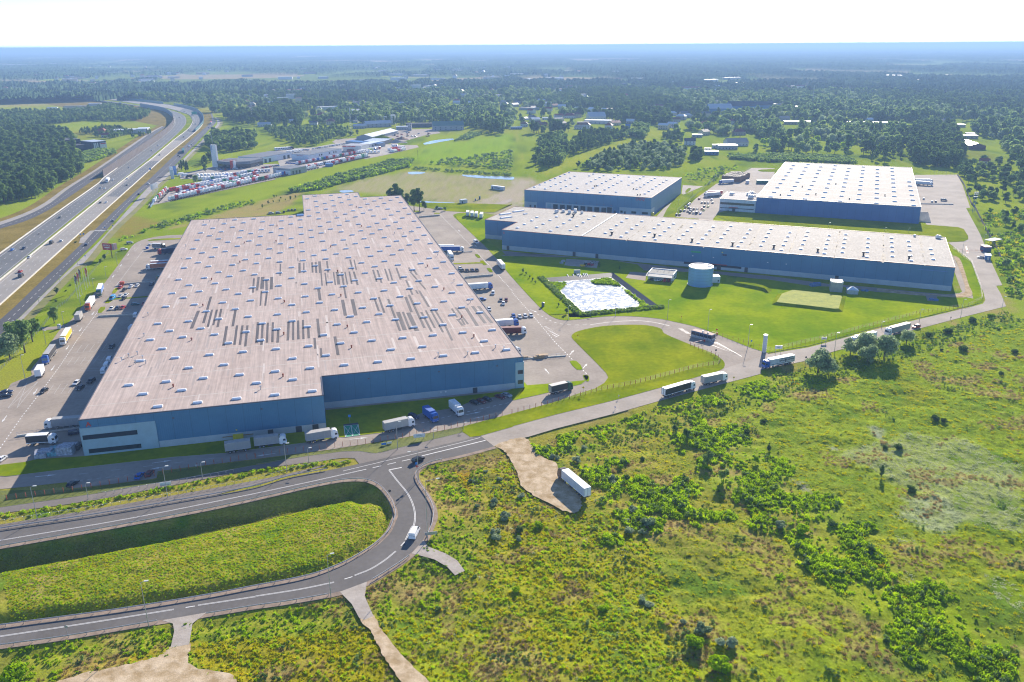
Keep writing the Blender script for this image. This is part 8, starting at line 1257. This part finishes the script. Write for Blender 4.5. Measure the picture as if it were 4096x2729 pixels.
guard(offset(UPL,-.7),'long steel guard rail round the inner side of the loop road');
cut=[i for i,p in enumerate(UPT)if p[0]<G(2,1,760,975)[0]];guard(offset([UPT[i]for i in cut],.35),'steel guard rail between upper road and pavement')
g0=G(3,1,1500,330);LP=offset(LPR,.7);LPi=lambda a,b_:[p for p in LP if a(p)and b_(p)]
s1=[p for p in LP if p[1]>G(3,1,1500,262)[1]and p[0]<G(2,1,1720,890)[0]];guard(s1,'steel guard rail at the outer right side of the junction')
xA,xB=G(3,1,1450,400)[0],G(3,1,1035,660)[0];s2=[p for p in LP if xB<p[0]<xA and p[1]<G(3,1,1450,385)[1]];guard(s2,'curved steel guard rail between the two gravel drives')
xC,xD=G(3,1,770,745)[0],G(3,0,1860,940)[0];s3=[p for p in LP if xD<p[0]<xC and p[1]<g0[1]];guard(s3,'steel guard rail below the lower road, between drives')
xE=G(3,0,1480,1000)[0];s4=[p for p in LP if p[0]<xE];guard(s4,'steel guard rail below the lower road at the left')
def hoops(line,label,step=2.4):
 o_=line[0];e=empty('hoop_railing',(*o_,0),0,label,'railing','hoop railings');L=length(line);n=min(99,int(L/step));step=L/n;d_=step*.46
 hm=MB();hm.tube((-d_,0,0),(-d_,0,.95),.04,0,5);hm.tube((d_,0,0),(d_,0,.95),.04,0,5);hm.tube((-d_,0,.95),(-d_+.15,0,1.1),.04,0,5);hm.tube((d_,0,.95),(d_-.15,0,1.1),.04,0,5);hm.tube((-d_+.15,0,1.1),(d_-.15,0,1.1),.04,0,5);hme=hm.mesh('hoop',M_STEEL)
 for x,y,h in walk(line,step,step/2):link('hoop',hme,e,(x-o_[0],y-o_[1],0),h)
hoops(gl((2,0,[(-200,1510),(0,1480),(840,1350),(1600,1222),(2354,1085)]),(2,1,[(430,968),(740,908)])),'steel hoop railing above the upper road pavement');hoops(gl((2,0,[(900,1225),(1620,1108),(2150,1010)])),'steel hoop railing beside the shaded cycle path')
def nwall(line,h,m,label,step=6.0,group='noise walls'):
 o_=line[0];l=[(x-o_[0],y-o_[1])for x,y in line];e=empty('noise_wall',(*o_,0),0,label,'noise wall',group);strip(l,.5,0,h,m).build('panel',m,e);st=max(step,length(line)/90)
 pm=MB().box(-.25,.25,-.35,.35,0,h+.15).mesh('wall_post',m)
 for x,y,hd in walk(l,st):link('wall_post',pm,e,(x,y,0),hd)
nw1=crv((0,0,[(952,1288),(1250,1083),(1475,925),(1560,853),(1597,795),(1590,735)]));nw2=crv((0,0,[(1590,735),(1500,678),(1290,638)]));M_NW=mat('noise_wall',(.10,.08,.078),.9,var=.15,scale=.3,fine=.1);M_NG=mat('noise_glass',(.16,.30,.34),.3,var=.1,scale=.1)
nwall(nw1,8.4,M_NW,'tall brown noise wall on the left side of the motorway');nwall(nw2,8.4,mat('noise_panel',(.28,.34,.38),.7,var=.1,scale=.3),'grey noise wall round the far bend')
nwall(crv((0,0,[(1800,868),(1866,795),(1872,745),(1842,700),(1780,662),(1600,621)])),5,M_NG,'glass green noise wall on the outer side of the bend');nwall(crv((0,0,[(1500,610),(1290,585),(850,538),(300,510),(0,502),(-200,500)])),5,M_NG,'very long glassy noise wall along the distant motorway')
def board(r,c,x,y,yt,wd,m,label,t_=None,hd=0.0,name='motorway_sign',hh=None,cat='road sign',posts=2,tc=None,ts=.5):
 p=G(r,c,x,y);h=hgt(r,c,x,y,yt);hh=hh or h*.45;e=empty(name,(*p,0),hd,label,cat)
 for i in range(posts):MB().box(-.07,.07,.02,.14,0,h).build('post',M_STEEL,e,((-wd*.35,wd*.35)[i]if posts==2 else 0,0,0))
 MB().box(-wd/2,wd/2,-.06,.02,h-hh,h).build('panel',m,e)
 if t_:txt(t_,ts,e,(0,-.08,h-hh*.65),(RX,0,0),tc or M_WHITE)
SG=plain('motorway_green',(.0,.33,.20),.4)
board(0,0,1788,715,682,11,SG,'green motorway sign on the noise wall in the bend',hh=6);board(0,0,888,560,538,24,SG,'wide green motorway gantry sign far off',hh=5)
for x,y,yt in((1293,1050,1000),(1517,890,850)):board(0,0,x,y,yt,1.2,plain('strip_lime',(.3,.6,.2)),'narrow green emergency door strip on the brown noise wall',hh=5.8,group=None)if False else None
p=G(1,0,1032,457);h=hgt(1,0,1032,457,328);e=empty('billboard',(*p,0),-.25,'red billboard with white lettering on a single dark post','billboard');MB().tube((0,0,0),(0,0,h-3),.28,0,8).build('post',plain('post_dark',(.08,.05,.05)),e)
MB().box(-6.2,1.2,-.2,.1,h-4.6,h).build('panel',plain('billboard_red',(.42,.03,.045),.5),e);MB().box(1.25,2.6,-.1,3.2,h-4.4,h-.2).build('rear_panel',plain('billboard_back',(.35,.25,.25)),e);txt('SEGRO',1.7,e,(-2.8,-.25,h-2.0),(RX,0,0),M_WHITE);MB().box(-4.6,-.6,-.24,-.21,h-3.2,h-2.6).build('white_bar',M_WHITE,e);txt('PARK',.6,e,(-2.5,-.25,h-4.1),(RX,0,0),M_WHITE)
FR=plain('flag_red',(.62,.03,.05),.8);FD=plain('flag_dark',(.05,.04,.09),.8)
for i,(x,y,yt,xt,m)in enumerate(((717,836,615,682,FD),(737,818,590,705,FR),(757,797,560,722,FD),(788,755,535,750,None),(806,735,545,768,FR),(826,715,518,782,None))):
 p=G(1,0,x,y);h=hgt(1,0,x,y,yt);e=empty('flagpole',(*p,0),-.3,('front','second','third','fourth','fifth','rear')[i]+' white flagpole '+('without flag' if m is None else 'with hanging %s flag'%('red' if m is FR else 'dark'))+' in the west lawn row','flagpole','flagpoles on the west lawn');MB().tube((0,0,0),(0,0,h),.11,0,8,.06).build('pole',M_WHITE,e)
 if m:
  b=MB();n_=8;vs=[]
  for k in range(n_+1):
   for j in range(4):vs.append((.1+j*.55*(1-.06*k)+.12*math.sin(k*1.1),.16*math.sin(k*.9+j*1.6),h-.2-k*.62-j*.22))
  b.add(vs,[(k*4+j,(k+1)*4+j,(k+1)*4+j+1,k*4+j+1)for k in range(n_)for j in range(3)]);b.build('flag',m,e);t_=txt('SEGRO',1.05,e,(1.15,-.28,h-3.0),(RX,-RX,0),M_WHITE,'flag_lettering',.01)
for i in range(5):
 p=z1(60+22*i,1055-9*i);e=empty('banner_mast',(*p,0),0,'white banner mast in the row of five at the corner of the cab depot','mast','banner masts at the cab depot');MB().tube((0,0,0),(0,0,12),.12,0,6).build('pole',M_WHITE,e);MB().box(-1.1,1.1,-.1,.1,7.2,12.2).build('banner',M_WHITE,e)
for x,y,c_,l in((420,715,'pale','grey price sign'),(400,650,'white','white price sign'),(465,640,'lightblue','blue price sign')):
 p=z1(x,y);e=empty('price_sign',(*p,0),.2,l+' standing before the spruces','sign');MB().box(-1.7,1.7,-.3,.3,0,9.5).build('board',paint(c_),e)
def rsign(r,c,x,y,yt,m,label,shape='disc',s=.45):
 p=G(r,c,x,y);h=hgt(r,c,x,y,yt);e=empty('road_sign',(*p,.05),0,label,'road sign');MB().tube((0,0,0),(0,0,h),.045,0,6).build('post',M_STEEL,e);b=MB()
 if shape=='disc':b.tube((0,-.08,h-s),(0,-.05,h-s),s,0,14)
 elif shape=='tri':b.prof([(-s,h-2*s),(s,h-2*s),(0,h)],-.08,-.05)
 else:b.box(-s,s,-.08,-.05,h-2*s,h)
 b.build('sign_face',m,e)
SB=plain('sign_blue_face',(.02,.20,.60));SY=plain('sign_yellow_face',(.75,.50,.02));SR=MATS['sign_red']
rsign(2,1,1482,1075,918,SB,'blue round direction sign at the junction lamp');rsign(2,1,1488,1078,945,SR,'red no entry sign under the blue one');rsign(2,1,865,560,482,SB,'blue sign on the lawn above the green bay','sq',.5);rsign(2,2,655,290,222,SY,'yellow sign by the curve of the south east road');rsign(2,2,2037,170,125,SY,'yellow sign on the access road verge','tri',.5);rsign(1,2,1558,1030,990,SY,'orange warning sign on the site lawn','tri',.5);rsign(1,2,605,1195,1160,SY,'orange warning sign at the central lawn tip','tri',.5);rsign(1,2,1872,1350,1300,plain('sign_dark',(.05,.05,.06)),'dark round sign right of the guardhouse');rsign(1,2,1880,1165,1112,SR,'red lamp sign behind the guardhouse');rsign(1,2,2200,1250,1215,SB,'small blue sign at the fence');rsign(2,2,980,335,300,M_WHITE,'white marker post at the access road edge','sq',.25);rsign(1,3,345,1415,1365,plain('sign_dark',(.05,.05,.06)),'dark round sign beside the big grey green willow');rsign(2,1,1232,1230,1170,plain('sign_dark',(.05,.05,.06)),'double dark disc sign on the inner kerb of the loop');rsign(3,0,625,1130,1045,M_STEEL,'thin marker sign standing by the lower road')
board(2,1,1503,712,655,4.2,M_WHITE,'white and green information board at the fence','Welcome',.25,'information_board',1.5,'board',2,SG,.55);board(2,1,1228,752,730,1.6,M_WHITE,'small white notice on the fence',None,.25,'notice',.7,'notice');board(2,1,1177,766,740,1.8,SB,'small blue notice on the fence left of the white one',None,.25,'notice',.8,'notice');board(1,3,92,1345,1265,3.4,M_WHITE,'white board with green foot right of the white column','INFO',0,'information_board',1.7,'board',2,SG,.6);board(1,3,512,1240,1188,2.6,M_WHITE,'white board on the verge above the willows','A B C',0,'information_board',1.2,'board',2,M_TXT,.5);board(3,1,1612,235,185,3.6,M_STEEL,'grey direction board seen from behind on the loop road',None,.2,'direction_board',1.0,'board');board(2,0,1525,1140,1100,3.4,M_WHITE,'white banner on the hoop railing near the lay-by',None,.25,'banner',1.3,'banner');board(2,0,1810,955,940,.9,M_WHITE,'tiny white notice at the lay-by',None,.25,'notice',.8,'notice',1)
rsign(1,2,1470,1400,1390,SB,'x')if False else None
for x,y,yt,l in((745,275,235,'left'),(772,262,232,'right')):rsign(1,0,x,y,yt,SB,'blue bus stop sign, %s of two beside the service road'%l,'sq',.6)
for(x,y,yt,l)in((1088,110,78,'at the cycle track near the crossing'),(970,215,175,'left of the pedestrian crossing'),(1042,200,158,'right of the pedestrian crossing'),(788,470,435,'beside the cycle track above the billboard fence')):rsign(1,0,x,y,yt,SB,'small blue round sign '+l)
rsign(0,0,1384,1235,1200,SB,'blue round sign at the right edge of the motorway','disc',1.2)
dashes(gl((1,0,[(872,210),(970,210)])),.5,.5,3.6,.09,M_MARK);dashes(gl((1,0,[(985,205),(1045,204)])),.5,.5,2.6,.09,M_MARKD)
sheet('bus_stop_paving',gl((1,0,[(870,207),(770,325),(725,325),(740,280),(830,210)])),.065,M_WALK)
def lattice(p,h,label):
 e=empty('lattice_mast',(*p,0),.3,label,'mast');b=MB()
 for sx,sy in((-1,-1),(1,-1),(1,1),(-1,1)):b.tube((sx*1.6,sy*1.6,0),(sx*.35,sy*.35,h),.12,0,4)
 n_=12
 for k in range(n_):
  z0,z1_=h*k/n_,h*(k+1)/n_;w0,w1=1.6-1.25*k/n_,1.6-1.25*(k+1)/n_
  for a,q in(((-w0,-w0,z0),(w1,-w1,z1_)),((w0,-w0,z0),(w1,w1,z1_)),((w0,w0,z0),(-w1,w1,z1_)),((-w0,w0,z0),(-w1,-w1,z1_))):b.tube(a,q,.07,0,3)
 b.build('frame',M_STEEL,e);MB().tube((0,0,h-3),(0,0,h+2),.7,0,8).build('antenna_head',M_STEEL,e)
lattice(z2(1405,485),42,'grey lattice mast behind the dealer workshop');lattice(G(0,0,2325,780),50,'lattice mast in the trees beyond the showroom');lattice(G(0,3,405,640),45,'lattice mast in the far right woods')
p=G(0,0,1895,948);MB().tube((0,0,0),(0,0,14),.2,0,6).build('pole',M_STEEL,empty('utility_pole',(*p,0),0,'dark utility pole standing on the verge by the service road','pole'))
for x,y in((1490,1120),(2185,1170)):
 p=G(0,1,x,y);MB().tube((0,0,0),(0,0,11),.18,0,6).build('pole',M_BARK,empty('utility_pole',(*p,0),0,'wooden utility pole in the %s meadow'%('bright green' if x<2000 else 'rough wet'),'pole'))
p=G(1,2,690,535);e=empty('tractor',(*p,.14),.4,'red tractor with mower attachment in the shade of the long hall','tractor');MB().box(-.3,2.2,-.5,.5,.8,1.6).build('bonnet',paint('red'),e);MB().box(-1.6,-.2,-.8,.8,.9,2.5,0,.15,.1).build('cabin',M_GLASS,e);MB().box(-1.6,-.2,-.75,.75,2.5,2.62).build('roof',M_WHITE,e);MB().box(-4.6,-2.0,-1.3,1.3,.3,1.1).build('mower',paint('yellow'),e);MB().box(2.4,4.4,-1.2,1.2,.2,.7).build('loader',paint('red'),e)
for x,r_ in((-1.0,.85),(1.7,.55)):
 for y in(-.9,.9):link('wheel',wheel_mesh(r_,.4),e,(x,y,r_))
def person(p,hd,top,legs,label):
 J=[(0,0,.95),(0,0,1.2),(0,0,1.42),(0,0,1.52),(.02,0,1.68),(0,.1,.92),(.14,.11,.5),(.02,.12,.08),(.14,.12,.04),(0,-.1,.92),(-.04,-.11,.5),(-.22,-.12,.1),(-.12,-.12,.05),(0,.19,1.4),(-.08,.25,1.12),(.06,.27,.88),(0,-.19,1.4),(.1,-.25,1.14),(.26,-.24,.95)]
 E_=[(0,1),(1,2),(2,3),(3,4),(0,5),(5,6),(6,7),(7,8),(0,9),(9,10),(10,11),(11,12),(2,13),(13,14),(14,15),(2,16),(16,17),(17,18)]
 rad=[.15,.14,.15,.06,.105,.09,.07,.05,.04,.09,.07,.05,.04,.06,.05,.035,.06,.05,.035]
 me=bpy.data.meshes.new('person');me.from_pydata(J,E_,[]);ob=bpy.data.objects.new('person',me);COL.objects.link(ob);sk=ob.modifiers.new('s','SKIN');me.skin_vertices
 for i,r_ in enumerate(rad):me.skin_vertices[0].data[i].radius=(r_,r_*(1.25 if i in(0,1,2)else 1))
 me.skin_vertices[0].data[0].use_root=True;ob.modifiers.new('u','SUBSURF').levels=1;ob.modifiers['u'].render_levels=1
 ob.location=(*p,.06);ob.rotation_euler=(0,0,hd);m=bpy.data.materials.new('clothing');m.use_nodes=True;t=m.node_tree;tc=t.nodes.new('ShaderNodeTexCoord');sx=t.nodes.new('ShaderNodeSeparateXYZ');t.links.new(tc.outputs['Object'],sx.inputs[0]);r=t.nodes.new('ShaderNodeValToRGB');r.color_ramp.interpolation='CONSTANT';mr=t.nodes.new('ShaderNodeMath');mr.operation='MULTIPLY';mr.inputs[1].default_value=.5;t.links.new(sx.outputs[2],mr.inputs[0]);t.links.new(mr.outputs[0],r.inputs[0])
 e_=r.color_ramp.elements;e_[0].position=0;e_[0].color=(.03,.03,.03,1);e_[1].position=.05;e_[1].color=(*legs,1);q=e_.new(.47);q.color=(*top,1);q=e_.new(.74);q.color=(.5,.3,.22,1);q=e_.new(.855);q.color=(.05,.03,.02,1);t.links.new(r.outputs[0],t.nodes['Principled BSDF'].inputs['Base Color']);t.nodes['Principled BSDF'].inputs['Roughness'].default_value=.9;me.materials.append(m);tag(ob,label,'person')
person(G(2,2,947,437),R(200),(.25,.32,.6),(.55,.55,.6),'person in blue top walking on the concrete access road');person(G(1,3,1679,1028),R(20),(.05,.05,.06),(.05,.05,.06),'person in dark clothes walking on the access road');person(zc(1425,1245),R(90),(.04,.04,.05),(.06,.06,.09),'person in dark clothes on the path beside the car park')
# ============================================================ AIR
def build_haze():
 b=MB();b.box(-62000,62000,-300,76000,-6.0,150.0);o=b.build('haze',[],None);tag(o,kind='stuff')
 m=bpy.data.materials.new('haze');m.use_nodes=True;t=m.node_tree;t.nodes.clear()
 out=t.nodes.new('ShaderNodeOutputMaterial');v=t.nodes.new('ShaderNodeVolumePrincipled');t.links.new(v.outputs[0],out.inputs['Volume'])
 v.inputs['Color'].default_value=(0.36,0.57,0.92,1);v.inputs['Density'].default_value=HAZE;v.inputs['Anisotropy'].default_value=0.15
 o.data.materials.append(m)
HAZE=0.00014
build_haze()
